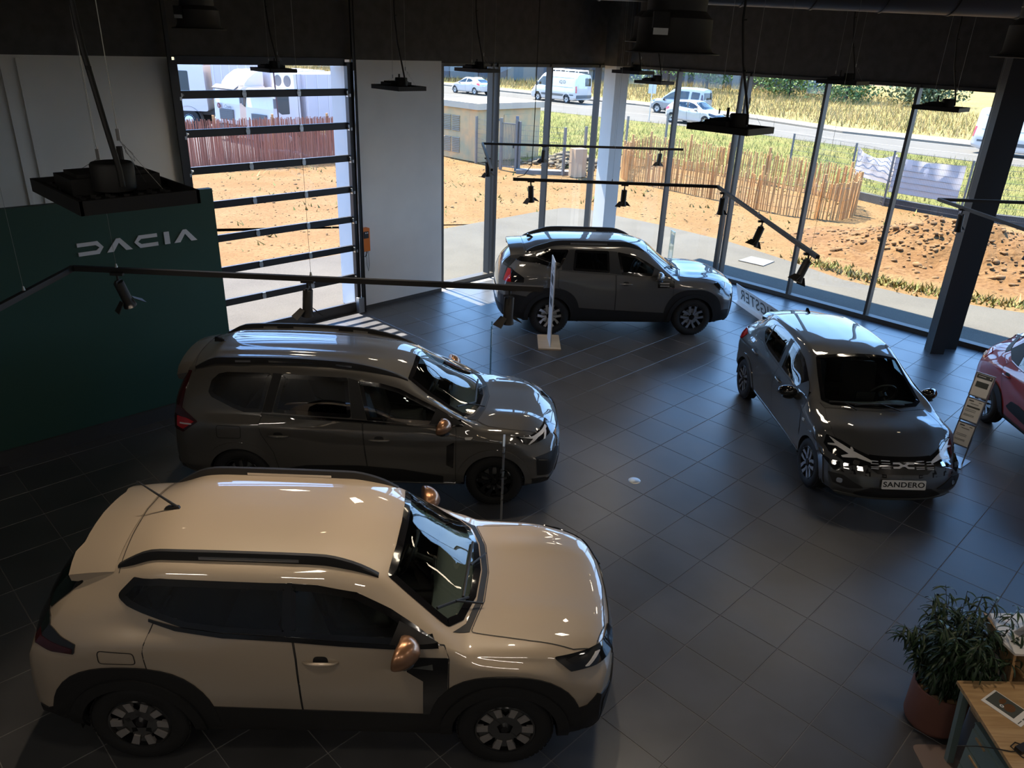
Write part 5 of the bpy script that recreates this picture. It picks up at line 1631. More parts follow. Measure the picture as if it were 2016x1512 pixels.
grille_piece('emblem', half, 0.0, .628, off=.020)
grille_piece('emblem', [(-a, b) for a, b in half][::-1], 0.0, .628, off=.020)
for yy, w in ((-.33, .085), (-.205, .10), (.205, .10), (.33, .085)):
    for dz in (.032, .016, -.016, -.032):
        grille_piece('grille_dash', [(-w / 2, -.0035), (w / 2, -.0035), (w / 2, .0035), (-w / 2, .0035)], yy + (.01 if dz < 0 else 0) * (-1 if yy > 0 else 1) * 0, .628 + dz - .01 * (abs(yy) > .3), off=.016)
# ------------------------------------------------------------------ ceiling lamps, tracks, ducts
hb = MB()
# housing frame 0.56 x 0.42 with raised rim
for (x, y, sx, sy) in ((0, .205, .56, .012), (0, -.205, .56, .012), (.274, 0, .012, .42), (-.274, 0, .012, .42)):
    hb.box((x, y, 0), (sx, sy, .05))
hb.box((0, 0, -.008), (.548, .408, .012))
HB_H = hb.mesh('housing', M['plastic'])
k = MB()
for ix in range(-5, 6):
    for iy in range(-3, 4):
        if abs(ix) < 2: continue
        k.box((ix * .048, iy * .05, .004), (.022, .022, .014), rz=.78)
HB_F = k.mesh('cooling_studs', M['plastic'])
k = MB(); k.box((-.05, 0, .03), (.2, .32, .06)); k.box((-.05, 0, .065), (.15, .26, .015))
HB_D = k.mesh('driver', M['plastic'])
k = MB(); k.lathe([(0, .02), (.075, .02), (.075, .11), (.07, .118), (0, .118)], n=20, c=(.08, -.02, 0))
HB_J = k.mesh('sensor', M['plastic'], smooth=True, angle=40)
k = MB(); k.cyl((-.08, .07, .05), (-.08, .07, .15), .012, n=8)
HB_G = k.mesh('cable_gland', M['plastic'])
k = MB(); k.box((0, 0, -.018), (.50, .36, .008))
HB_L = k.mesh('lamp_panel', M['lens'])
HB_LN = 'black rectangular high bay lamp '
bays = [(-1.557, 2.953, 4.40, 'hanging nearest, in front of the pale wall at upper left', -44.5),
        (-1.549, 10.07, 4.40, 'hanging in front of the white wall beside the glazed door', -44.5),
        (-3.55, 11.6, 4.475, 'hanging before the top pane of the glazed door', -44.5),
        (-.72, 12.4, 4.555, 'hanging before the head of the first window bay', -44.5),
        (1.78, 13.6, 4.58, 'partly hidden behind the big ventilation outlet', -44.5),
        (2.29, 14.54, 4.40, 'hanging in front of the green tree beside the corner column', -44.5),
        (1.70, 6.60, 4.395, 'hanging in front of the white hatchback on the road', -44.5),
        (4.35, 11.3, 4.63, 'hanging at the dark band above the bushy trees', -44.5),
        (5.313, 10.405, 4.40, 'hanging low before the right-hand grass slope', -44.5)]
for (x, y, z, where, rz) in bays:
    r = empty('high_bay_lamp', (x, y, z), rad(rz), HB_LN + where, 'ceiling lamp', 'high bay lamps')
    link_mesh('housing', HB_H, r); tag(link_mesh('cooling_studs', HB_F, r), kind='stuff'); link_mesh('driver', HB_D, r)
    link_mesh('sensor', HB_J, r); link_mesh('cable_gland', HB_G, r); link_mesh('lamp_panel', HB_L, r)
    top = CEIL - z
    for sg, mx in ((-1, -.12), (1, .14)):
        w = MB()
        j = .17 + .05 * sg
        w.tube([(mx, 0, j), (mx, 0, top)], .0016, n=4)
        w.cyl((mx, 0, j - .02), (mx, 0, j + .02), .007, n=6)
        w.tube([(mx - .08, .1 * sg, .03), (mx, 0, j - .015), (mx + .08, .1 * sg, .03)], .0012, n=4)
        w.tube([(mx + .03, 0, j - .03), (mx + .06, .02, j - .06), (mx + .04, .03, j - .09), (mx + .02, .01, j - .06), (mx + .05, 0, j - .03)], .0012, n=4)
        w.build('suspension_wire', M['wire'], r)
    c = MB()
    pts = [(.16, -.02, .04), (.155, -.02, .10), (.12, -.03, .25), (.05, -.04, .50), (0, -.04, .8), (-.01, -.04, 1.2), (-.02, -.03, top)]
    c.tube(pts, .0105, n=8)
    c.box((.075, -.04, .44), (.03, .012, .012)); c.box((.02, -.04, .8), (.03, .012, .012))
    c.build('power_cable', M['cable'], r, smooth=True, angle=50)

TZ = 3.2
def track(pts, label, wires, cable=None):
    r = empty('lighting_track', (pts[0][0], pts[0][1], TZ), 0, label, 'light track', 'black lighting tracks')
    o = Vector((pts[0][0], pts[0][1], TZ))
    for a, b in zip(pts[:-1], pts[1:]):
        a3, b3 = Vector((a[0], a[1], TZ)) - o, Vector((b[0], b[1], TZ)) - o
        t = MB()
        d = (b3 - a3).normalized()
        t.beam(a3 - d * .0, b3, .036, .034)
        n = Vector((-d.y, d.x, 0))
        for s in (-1, 1): t.beam(a3 + n * .0145 * s + UP * -.02, b3 + n * .0145 * s + UP * -.02, .007, .008)
        t.build('rail', M['plastic'], r)
    for (x, y) in wires:
        w = MB()
        p = Vector((x, y, TZ)) - o
        w.tube([p + UP * .05, p + UP * (CEIL - TZ)], .0014, n=4)
        w.cyl(p + UP * .02, p + UP * .05, .012, .006, n=8)
        w.build('suspension_wire', M['wire'], r)
    if cable:
        c = MB()
        p = Vector((cable[0], cable[1], TZ)) - o
        c.tube([p + UP * .03, p + Vector((.10, 0, .06)), p + Vector((.2, 0, .2)), p + Vector((.21, 0, .8)), p + Vector((.2, 0, CEIL - TZ))], .006, n=6)
        c.build('feed_cable', M['cable'], r)
    return r
track([(-3.495, 4.45), (-3.536, 5.867), (.218, 5.831)], 'nearest lighting track, bent, hanging before the green partition', [(-3.52, 5.2), (-3.18, 5.86), (-1.63, 5.85)])
track([(-.106, 11.02), (2.805, 11.095), (2.879, 7.223)], 'bent lighting track over the shale grey SUV carrying five spotlights', [(1.3, 11.05), (2.83, 9.1), (2.87, 7.4)], cable=(-.05, 11.02))
track([(-.436, 11.75), (-.74, 14.909), (3.094, 15.25)], 'farthest lighting track, running in front of the corner windows', [(-.55, 14.93), (1.75, 15.13)], cable=None)
track([(5.95, 8.3), (5.80, 10.797), (8.4, 10.86)], 'lighting track at the right, in front of the dark steel column', [(6.2, 10.8)])

# spotlight prototype: axis along local -Z, flaps like barn doors
sb = MB()
sb.lathe([(0, .0), (.036, .0), (.040, -.006), (.040, -.17), (.052, -.225), (.048, -.225), (.036, -.175), (0, -.175)], n=20)
SP_B = sb.mesh('lamp_body', M['plastic'], smooth=True, angle=35)
sl_ = MB(); sl_.lathe([(0, -.186), (.036, -.186)], n=20)
SP_L = sl_.mesh('lens', M['bulb'])
ad = MB(); ad.box((0, 0, .055), (.10, .034, .022)); ad.cyl((0, 0, .0), (0, 0, .05), .009, n=8); ad.box((0, 0, -.01), (.016, .09, .03))
SP_A = ad.mesh('adapter', M['plastic'])
def flap_mesh(ang, tilt):
    f = MB()
    P = [(-.036, .042, -.165), (.036, .042, -.165), (.050, .112, -.232), (-.050, .112, -.232), (-.036, .046, -.162), (.036, .046, -.162), (.050, .116, -.229), (-.050, .116, -.229)]
    f.add(P, [(0, 1, 2, 3), (7, 6, 5, 4), (0, 4, 5, 1), (1, 5, 6, 2), (2, 6, 7, 3), (3, 7, 4, 0)])
    me = f.mesh('barn_door', M['plastic'])
    me.transform(Matrix.Rotation(ang, 4, 'Z'))
    return me
FL = [flap_mesh(a, 0) for a in (0, math.pi)]
FL2 = [flap_mesh(a, 0) for a in (math.pi / 2, -math.pi / 2)]
SPOTS = []
def spot(x, y, rx, ry, label, rz=0.0, flaps=(0, 1), power=22, s=1.0):
    r = empty('track_spotlight', (x, y, TZ - .08), 0, label, 'spotlight', 'spotlights on the tracks')
    link_mesh('adapter', SP_A, r)
    b = link_mesh('lamp_body', SP_B, r)
    b.rotation_euler = (rx, ry, .75)
    b.location = (0, 0, -.012)
    b.scale = (s, s, s)
    link_mesh('lens', SP_L, b)
    for i in flaps: link_mesh('barn_door', FL2[i] if i < 2 else FL[i - 2], b)
    d = bpy.data.lights.new('spot', 'SPOT')
    d.energy = power
    d.spot_size = rad(44); d.spot_blend = .5; d.shadow_soft_size = .03; d.color = WARM
    o = bpy.data.objects.new('spot_beam', d)
    COL.objects.link(o)
    from mathutils import Euler
    R = Euler((rx, ry, rz)).to_matrix()
    o.location = Vector((x, y, TZ - .092)) + R @ Vector((0, 0, -.2))
    o.rotation_euler = (rx, ry, rz)
    SPOTS.append(o)
spot(-3.17, 5.83, .06, -.28, 'spotlight with glowing lens below the nearest track, at the left before the green partition', flaps=(0, 1))
spot(-1.66, 5.84, .1, .04, 'black spotlight on the nearest track, before the glazed door', flaps=(0, 1))
spot(-.05, 5.86, .05, .0, 'black spotlight with spread flaps at the right end of the nearest track', flaps=(0, 1))
spot(.15, 11.02, .0, -.08, 'leftmost spotlight of the bent track above the shale grey SUV', flaps=(0, 1))
spot(1.48, 11.03, .0, .03, 'spotlight with two wing flaps in front of the white corner column', flaps=(0, 1))
spot(2.80, 10.70, .0, .05, 'spotlight hanging just past the bend of the track, before the double mullion', flaps=(1,))
spot(2.83, 8.91, .1, .36, 'tilted spotlight halfway along the descending track arm', flaps=(0, 1))
spot(2.87, 7.43, .1, .45, 'strongly tilted spotlight at the end of the descending track arm', flaps=(0, 1))
spot(-.56, 13.12, .05, -.1, 'spotlight on the short arm of the farthest track, before the first mullion', flaps=(0, 1))
spot(.42, 15.02, .05, .06, 'spotlight on the farthest track in front of the kiosk fence', flaps=(0, 1))
spot(2.66, 15.21, .05, .08, 'spotlight at the right end of the farthest track, over the wooden fence', flaps=(0, 1))
spot(5.83, 10.2, .0, -.16, 'spotlight near the corner of the right-hand track', flaps=(1,))
spot(5.92, 8.75, .1, .05, 'spotlight cut by the right picture edge', flaps=(1,))

def diffuser(x, y, z, s, label, back=0.0):
    r = empty('ventilation_outlet', (x, y, z), 0, label, 'ventilation outlet', 'round ventilation outlets')
    b = MB()
    b.lathe([(.40 * s, 0), (.40 * s, .008), (.34 * s, .02), (.315 * s, .06), (.31 * s, .27 * s), (.25 * s, .33 * s), (.25 * s, .42 * s), (.255 * s, .425 * s), (.255 * s, .43 * s), (.25 * s, .435 * s), (.25 * s, CEIL - z)], n=40)
    b.lathe([(.40 * s, 0), (.28 * s, .01), (0, .02)], n=40)
    b.build('duct_body', M['duct'], r, smooth=True, angle=35)
    m = MB(); m.box((-.17 * s, -.29 * s, .25 * s), (.13 * s, .06, .12 * s)); m.build('actuator', M['plastic'], r)
    m = MB(); m.box((-.17 * s, -.325 * s, .165 * s), (.12 * s, .01, .05 * s)); m.build('label_plate', M['zinc'], r)
    return r
diffuser(1.26, 7.19, 4.93, 1.0, 'large round black ventilation outlet hanging at the top centre')
diffuser(1.56, 9.86, 5.02, 1.0, 'second ventilation outlet half hidden behind the large one')
diffuser(-4.30, 11.0, 4.96, .85, 'ventilation outlet above the glazed door')
diffuser(4.72, 7.71, 5.01, 1.0, 'ventilation outlet cut by the right edge of the picture')
dm = MB()
da, db = Vector((-2.0, 9.45, 5.72)), Vector((7.6, 9.9, 5.72))
dd = (db - da).normalized()
dm.cyl(da, db, .29, n=32)
for i in range(12):
    p = da + dd * (.4 + i * .8)
    dm.cyl(p - dd * .012, p + dd * .012, .30, n=32)
for xx in (1.0, 5.0):
    p = da + dd * xx
    dm.tube([p + UP * .29, p + UP * (CEIL - 5.72)], .006, n=6)
tag(dm.build('ventilation_duct', M['duct'], None, smooth=True, angle=40), 'round black air duct running below the ceiling at top right', 'duct')

# lamps' light: panels of the hanging lamps
for (x, y, z, where, rz) in bays:
    o = area_lamp('high_bay_light', (x, y, z - .03), (.5, .36), 5, (1, .86, .68), rad(rz), spread=150)

# ------------------------------------------------------------------ control box and chain beside the door
cbx = D0 + E1 * .19 - N1 * .0
r = empty('door_control_box', cbx + UP * 1.2 - N1 * .001, rad(45.5), 'orange control box with cable on the white wall beside the glazed door', 'control box')
m = MB(); m.box((0, -.06, .21), (.15, .11, .44)); m.build('case', M['orange'], r)
m = MB(); m.box((-.01, -.118, .31), (.11, .01, .13)); m.build('panel', M['plastic'], r)
m = MB(); m.cyl((-.02, -.12, .345), (-.02, -.128, .345), .012, n=10); m.cyl((.02, -.12, .345), (.02, -.128, .345), .012, n=10); m.build('button', M['letter'], r)
m = MB(); m.tube([(-.05, -.05, .0), (-.05, -.05, -.10), (0, -.05, -.13), (.04, -.05, -.06), (.05, -.05, .01)], .008, n=6); m.tube([(.03, -.05, 0), (.03, -.05, -.3), (.06, -.05, -.42), (.08, -.05, -.3), (.07, -.05, .1)], .004, n=5); m.build('cable', M['cable'], r)
m = MB(); m.tube([(-.04, -.03, .44), (-.04, -.03, 1.0), (-.10, -.03, 1.03), (-.10, -.03, 4.2)], .008, n=6); m.build('conduit', M['cable'], r)

# ------------------------------------------------------------------ display stands
def standA():
    r = empty('price_stand', (.636, 12.96, 0), rad(1), 'white narrow price board seen edge-on, standing on a pale wooden base by the rear wheel', 'price stand')
    b = MB(); b.box((0, 0, .0125), (.40, .72, .025)); b.build('base', M['palewood'], r)
    p = MB(); p.box((0.0, -.05, .80), (.018, .50, 1.56), rot=Matrix.Rotation(rad(3.2), 3, 'Z')); p.build('panel', M['paper'], r)
    t = MB()
    for y0, z0, w, h in ((-.08, 1.22, .26, .16), (-.08, .82, .26, .14)):
        t.box((-.0115 + .0 * y0, y0, z0), (.002, w, h), rot=Matrix.Rotation(rad(3.2), 3, 'Z'))
    t.build('printed_picture', M['dash'], r)
    t = MB()
    for z0 in (1.44, 1.41, 1.36, 1.06, 1.03, 1.00, .97):
        t.box((-.0112, -.08, z0), (.002, .30 if z0 != 1.41 else .2, .008), rot=Matrix.Rotation(rad(3.2), 3, 'Z'))
    t.build('printed_line', M['trimgrey'], r)
standA()
def acrylic(x, y, rz, h, w, label, clips=False):
    r = empty('display_stand', (x, y, 0), rad(rz), label, 'display stand')
    b = MB(); b.box((0, 0, .006), (.22, .30, .012)); b.build('base', M['acrylic'], r)
    p = MB(); p.box((0, 0, h / 2), (.010, w, h)); p.build('panel', M['acrylic'], r)
    p = MB()
    for y in (-w / 2, w / 2): p.box((0, y, h / 2), (.022, .022, h))
    p.box((0, 0, h - .008), (.022, w, .016))
    p.build('frame', M['zinc'] if clips else M['acrylic'], r)
    s = MB()
    for z in ((h * .86, h * .62, h * .38) if clips else (h * .8,)):
        s.box((.008, 0, z), (.004, w * .8, .22))
    s.build('sheet', M['paper'], r)
    if clips:
        c = MB()
        for z in (h * .93, h * .75, h * .68, h * .5, h * .44): c.box((-.0, -w / 2 - .006, z), (.026, .012, .016))
        c.build('clip', M['chrome'], r)
acrylic(-.338, 10.72, 0, 1.12, .24, 'clear edge-on stand behind the hood of the long grey estate')
acrylic(-.058, 7.05, 0, 1.16, .24, 'metal framed stand seen edge-on before the front wheel of the long grey estate', clips=True)
acrylic(3.66, 18.0, 12, 1.02, .22, 'clear stand behind the hood of the shale grey SUV by the glass')
def standD():
    base = Vector((6.03, 9.12, 0))
    r = empty('price_stand', base, rad(-50), 'tilted metal stand with three framed sheets between the hatchback and the red car', 'price stand')
    tilt = rad(-12)
    R = Matrix.Rotation(tilt, 3, 'X')
    b = MB(); b.box((0, .02, .006), (.30, .34, .012)); b.build('base', M['zinc'], r)
    b = MB()
    for x in (-.11, .11): b.beam((x, 0, .0), (x, .22, 1.20), .014, .02)
    b.build('upright', M['zinc'], r)
    for i, z in enumerate((1.08, .74, .40)):
        c = Vector((0, .2 * z / 1.2 * 1.1 - .02, z))
        f = MB(); f.box(c, (.235, .012, .325), rot=R); fo = f.build('frame', M['alum'], r)
        s = MB(); s.box(c + Vector((0, -.0075, 0)), (.205, .003, .29), rot=R); so = s.build('sheet', M['paper'], fo)
        t = MB()
        if i == 0:
            t.box(c + R @ Vector((0, -.0098, .115)), (.19, .002, .05), rot=R)
            t.box(c + R @ Vector((.0, -.0098, .01)), (.15, .002, .075), rot=R)
            t.build('printed_picture', M['dash'], fo)
            t = MB(); t.box(c + R @ Vector((-.03, -.0112, .118)), (.09, .0015, .008), rot=R); t.box(c + R @ Vector((.07, -.0112, .118)), (.014, .0015, .014), rot=R); t.build('printed_line', M['paper'], fo)
        else:
            t.box(c + R @ Vector((-.05, -.0098, .12)), (.06, .002, .014), rot=R)
            t.box(c + R @ Vector((.06, -.0098, .12)), (.035, .002, .008), rot=R)
            t.box(c + R @ Vector((0, -.0098, .085)), (.10, .002, .006), rot=R)
            if i == 1: t.box(c + R @ Vector((0, -.0098, .04)), (.16, .002, .022), rot=R)
            for q in (0, -.02, -.07, -.085): t.box(c + R @ Vector((-.02, -.0098, q)), (.13, .002, .004), rot=R)
            t.build('printed_line', M['trimgrey'], fo)
standD()
# low lettering sign, seen from behind
def sign():
    r = empty('floor_sign', (4.79, 15.35, 0), 0, 'low white floor sign with cut-out letters, seen from behind near the windows', 'sign')
    a, b = Vector((4.70, 15.98, 0)), Vector((5.02, 14.45, 0))
    d = (b - a).normalized(); L = (b - a).length + .25
    nrm = Vector((-d.y, d.x, 0))
    if nrm.x < 0: nrm = -nrm
    c = bpy.data.curves.new('c', 'FONT'); c.body = 'BIGSTER'; c.size = .40; c.align_x = 'CENTER'; c.align_y = 'CENTER'; c.offset = .006; c.space_character = 1.25
    o = bpy.data.objects.new('tmp', c); COL.objects.link(o)
    cu = o.to_curve(bpy.context.evaluated_depsgraph_get()).copy() if False else None
    bpy.data.objects.remove(o)
    # board made of two rails with the letters as open cut-outs suggested by recessed dark-backed pieces
    pl = MB()
    up = (UP * .96 - nrm * .25).normalized()
    O = a - r.location
    pl.prism([(0, 0), (L, 0), (L, .40), (0, .40)], O + nrm * .16, d, up, .010)
    pl.prism([(0, 0), (L, 0), (L, .20), (0, .20)], O + UP * .004, d, nrm, .008)
    pl.build('board', M['white'], r)
    ln = up.cross(d)
    Mx = Matrix((-d, up, -d.cross(up))).transposed().to_4x4()
    Mx.translation = O + nrm * .16 + d * (L / 2) + up * .20 + d.cross(up) * (-.0012)
    text_mesh('lettering', 'BIGSTER', .34, M['trimgrey'], r, Mx, .0008, sx=1.05, bold=.004, space=1.15)
    # visible from behind as well
    Mx2 = Mx.copy(); Mx2.translation = O + nrm * .16 + d * (L / 2) + up * .20 + d.cross(up) * .0112
    text_mesh('lettering', 'BIGSTER', .34, M['trimgrey'], r, Mx2, .0008, sx=1.05, bold=.004, space=1.15)
sign()
m = MB(); m.lathe([(0, .006), (.066, .006), (.075, .003), (.078, 0)], n=28, c=(0, 0, 0)); 
fd = m.build('floor_socket', M['zinc'], None, smooth=True, angle=30); fd.location = (1.587, 8.275, 0)
tag(fd, 'round metal floor box lid set in the dark tiles', 'floor box')

# ------------------------------------------------------------------ desk corner: table, plant, counter
def table():
    c0 = Vector((3.423, 4.359, 0))
    r = empty('desk', c0, 0, 'birch plywood desk with teal legs in the lower right corner', 'desk')
    L, W2 = 1.6, .95
    m = MB()
    P = [(0, 0), (1.5, .05), (1.47, -.95), (-.03, -.92)]
    m.prism(P, (0, 0, .712), (1, 0, 0), (0, 1, 0), .028)
    m.build('top', M['birch'], r)
    leg = MB(); leg.beam((.09, -.09, .0), (.02, -.09, .712), .045, .05); leg.build('leg', M['teal'], r)
    leg = MB(); leg.beam((1.38, -.09, .0), (1.40, -.09, .712), .045, .05); leg.build('leg', M['teal'], r)
    leg = MB(); leg.beam((.06, -.86, .0), (.0, -.86, .712), .045, .05); leg.build('leg', M['teal'], r)
    leg = MB(); leg.beam((.09, -.09, .68), (1.4, -.09, .68), .03, .05); leg.build('apron', M['teal'], r)
    cb = empty('drawer_cabinet', c0 + Vector((.02, -.22, 0)), 0, 'sage green drawer cabinet under the birch desk', 'cabinet')
    m = MB(); m.box((.24, -.33, .30), (.42, .60, .56)); m.build('body', M['teal'], cb)
    m = MB(); m.box((.24, -.33, .585), (.43, .61, .012)); m.build('top_panel', M['teal'], cb)
    for i, z in enumerate((.46, .28, .10)):
        d = MB(); d.box((.022, -.33, z), (.016, .58, .165)); dob = d.build('drawer', M['teal'], cb)
        h = MB(); h.box((.010, -.16, z + .06), (.012, .11, .016)); h.build('handle', M['birch'], dob)
    rg = MB()
    rg.prism(rounded([(0, 0), (.75, .02), (.75, -.9), (-.02, -.9)], .06, 6), (0, 0, .001), (1, 0, 0), (0, 1, 0), .008)
    ro = rg.build('floor_mat', M['taupe'], None); ro.location = (3.285, 4.41, 0)
    tag(ro, 'taupe mat with rounded corner under the desk leg', 'mat')
    # brochure
    b = empty('brochure', (3.655, 4.11, .741), rad(33), 'white brochure with a dark car interior photo lying on the birch desk', 'brochure')
    ang = math.atan2(4.077 - 4.295, 3.506 - 3.708)
    m = MB(); m.box((0, 0, .002), (.19, .28, .004)); m.build('cover', M['paper'], b)
    m = MB(); m.box((.012, .025, .0046), (.15, .20, .0012)); m.build('photo', M['dash'], b)
    m = MB(); m.ico((.01, -.01, .0056), .03, 1, sc=(1.6, 1.2, .02)); m.ico((.03, .05, .0056), .02, 1, sc=(1.8, 1, .02)); m.build('photo_figure', M['copper'], b)
    m = MB(); m.lathe([(.007, .0058), (.014, .0058)], n=16, c=(-.02, .03, 0)); m.build('photo_ring', M['letter'], b)
    m = MB()
    m.box((-.06, -.115, .0048), (.05, .006, .001)); m.box((.0, -.115, .0048), (.04, .008, .001)); m.box((.05, -.12, .0048), (.03, .02, .001))
    m.build('printed_line', M['trimgrey'], b)
    # charger and cable
    d = empty('charger', (3.54, 3.745, .741), rad(25), 'black charger block with a looping cable on the desk edge', 'charger')
    m = MB(); m.box((0, 0, .018), (.09, .05, .034)); m.build('block', M['plastic'], d)
    m = MB()
    m.tube([(-.045, 0, .015), (-.08, .02, .006), (-.16, .08, .005), (-.26, .14, .005), (-.33, .22, -.05)], .004, n=6)
    m.tube([(.04, .02, .012), (.02, .06, .005), (-.04, .05, .005), (-.05, -.04, .005), (.01, -.09, .005), (.08, -.12, .005)], .004, n=6)
    m.build('cable', M['cable'], d)
    # counter with white writing top
    s = empty('counter', (3.70, 4.55, 0), 0, 'counter with white top and slanted plywood side beyond the desk', 'counter')
    def rel(x, y): return (x - 3.70, y - 4.55)
    m = MB()
    wt = [rel(3.83, 4.80), rel(4.9, 4.85), rel(4.9, 4.36), rel(3.775, 4.36), rel(3.752, 4.47)]
    m.prism(wt, (0, 0, 1.0), (1, 0, 0), (0, 1, 0), .02); m.build('top', M['white'], s)
    m = MB(); 
    m.add([(*rel(3.80, 4.83), 1.0), (*rel(3.775, 4.37), 1.0), (*rel(3.84, 4.37), .62), (*rel(3.95, 4.75), .62),
           (*rel(3.82, 4.83), 1.0), (*rel(3.795, 4.37), 1.0), (*rel(3.86, 4.37), .62), (*rel(3.97, 4.75), .62)],
          [(3, 2, 1, 0), (4, 5, 6, 7), (0, 1, 5, 4), (1, 2, 6, 5), (2, 3, 7, 6), (3, 0, 4, 7)])
    m.build('side_panel', M['birch'], s)
    m = MB(); m.box((*rel(4.42, 4.6), .48), (.92, .40, .96)); m.build('body', M['birch'], s)
    m = MB(); m.box((*rel(4.4, 4.43), .80), (1.0, .14, .02)); m.build('shelf', M['birch'], s)
    # tent card
    t = empty('tent_card', (3.90, 4.50, 1.02), rad(10), 'folded white tent card with printed pictures on the counter', 'card')
    m = MB()
    w = .42
    m.add([(0, -.09, 0), (w, -.09, 0), (w, 0, .17), (0, 0, .17), (0, .09, 0), (w, .09, 0)], [(0, 1, 2, 3), (3, 2, 5, 4)])
    m.build('card', M['paper'], t)
    m = MB()
    nn = Vector((0, -.17, .09)).normalized()
    def q(x0, x1, v0, v1):
        P = []
        for x, v in ((x0, v0), (x1, v0), (x1, v1), (x0, v1)): P.append(Vector((x, -.09 + .09 * v, .17 * v)) + nn * .002)
        m.add(P, [(0, 1, 2, 3)])
    for i in range(6): q(.03 + i * .06, .075 + i * .06, .42, .66); q(.03 + i * .06, .075 + i * .06, .14, .36)
    m.build('printed_picture', M['dash'], t)['kind'] = 'stuff'
    m = MB()
    q(.03, .22, .82, .87); q(.03, .16, .73, .77)
    m.build('printed_line', M['trimgrey'], t)
table()

def plant():
    c = Vector((3.56, 4.66, 0))
    r = empty('potted_plant', c, 0, 'bushy dark green willow-leaved plant in a terracotta pink pot', 'plant')
    m = MB()
    m.lathe([(0, 0), (.165, 0), (.20, .02), (.215, .06), (.215, .40), (.203, .40), (.203, .30), (0, .30)], n=40)
    m.build('pot', M['pot'], r, smooth=True, angle=40)
    m = MB(); m.lathe([(.2, .31), (.12, .33), (0, .34)], n=20); m.build('soil', M['soil'], r, smooth=True)
    for k in range(7):
        a = k * .9 + .4
        m = MB(); m.ico((.15 * math.cos(a), .15 * math.sin(a), .345), .045, 1, sc=(1.3, 1, .6), jit=.12); m.build('bark_chip', M['cork'], r)
    lm = mat('willow_leaf', (.022, .050, .022), .42, noise=(9, .35))
    lm2 = mat('willow_leaf_light', (.04, .085, .035), .4, noise=(9, .3))
    st = MB()
    tips = []
    rg = random.Random(3)
    for k in range(90):
        a = rg.uniform(0, 2 * math.pi); rr = rg.uniform(0, .12); out = rg.uniform(.04, .30)
        h = rg.uniform(.45, 1.05) - .3 * out
        p0 = Vector((rr * math.cos(a), rr * math.sin(a), .33))
        pts = []
        for j in range(6):
            u = j / 5
            pts.append(p0 + Vector((out * u ** 1.4 * math.cos(a), out * u ** 1.4 * math.sin(a), h * (u - .12 * u * u))))
        st.tube(pts, [.006 * (1 - .7 * j / 5) for j in range(6)], n=5)
        tips.append((pts, a))
    st.build('stem', M['soil'], r)
    def leafmesh(L, w, m_):
        f = MB(); P = []
        for j in range(6):
            u = j / 5
            ww = w * math.sin(math.pi * min(1, u * .93 + .05)) ** .8
            z = -.55 * L * u ** 2.2
            for s in (-1, 0, 1): P.append((L * u * (1 - .25 * u), s * ww, z + (.006 if s else 0)))
        F = []
        for j in range(5):
            for s in range(2):
                q = j * 3 + s
                F.append((q, q + 1, q + 4, q + 3))
        f.add(P, F)
        return f.mesh('leaf', m_, smooth=True)
    LM = [leafmesh(.13, .011, lm), leafmesh(.11, .009, lm2), leafmesh(.15, .010, lm), leafmesh(.12, .011, lm)]
    stuffv, stufff = [], []
    items = []
    for pts, a in tips:
        for q in range(34):
            u = rg.uniform(.18, 1.0)
            i = min(4, int(u * 5)); fr = u * 5 - i
            p = pts[i].lerp(pts[i + 1], fr)
            yaw = rg.uniform(0, 2 * math.pi); pit = rg.uniform(-.5, .6)
            items.append((p, yaw, pit, rg.uniform(.75, 1.15), rg.randrange(4)))
    def vis(it):
        w = it[0]; return w.z * .5 - w.y * .8 + .35 * math.hypot(w.x, w.y)
    items.sort(key=vis, reverse=True)
    for k, (p, yaw, pit, s, t) in enumerate(items):
        if k < 300:
            l = link_mesh('leaf', LM[t], r)
            l.location = p; l.rotation_euler = (0, pit, yaw); l.scale = (s, s, s)
        else:
            R = Matrix.Rotation(yaw, 3, 'Z') @ Matrix.Rotation(pit, 3, 'Y')
            o = len(stuffv)
            me = LM[t]
            for v in me.vertices: stuffv.append(tuple(R @ (v.co * s) + p))
            for f in me.polygons: stufff.append(tuple(i + o for i in f.vertices))
    me = bpy.data.meshes.new('inner_leaves'); me.from_pydata(stuffv, [], stufff); me.materials.append(lm); me.shade_smooth()
    tag(link_mesh('inner_leaves', me, r), kind='stuff')
plant()
_mats0 = set(m.name for m in bpy.data.materials)
# ------------------------------------------------------------------ outdoors
G_SAND = ground('sandy_soil', (.56, .31, .11), (.66, .41, .17), .6, (.46, .25, .09), 14, .8)
G_ASPH = ground('asphalt', (.31, .285, .24), (.39, .36, .30), .8, (.44, .40, .34), 60, .3)
G_ROAD = ground('road_asphalt', (.42, .385, .33), (.48, .44, .38), .5, (.38, .35, .30), 50, .2)
G_PAVE = ground('pale_pavement', (.75, .64, .50), (.85, .74, .58), .6, (.66, .56, .44), 20, .2)
G_GRASS = ground('rough_grass', (.38, .40, .08), (.66, .54, .16), .7, (.28, .33, .06), 9, 1.0)
G_FAR = ground('dry_grass', (.85, .62, .20), (1.0, .74, .28), .25, (.5, .46, .11), 5, 1.0)
G_EARTH = ground('brown_earth', (.30, .17, .09), (.38, .23, .12), 1.2, (.22, .12, .06), 12, 1.0)
CONC = mat('concrete', (.50, .48, .45), .85, noise=(3, .1))
KERB = mat('grey_kerb', (.20, .195, .19), .85, noise=(3, .1))
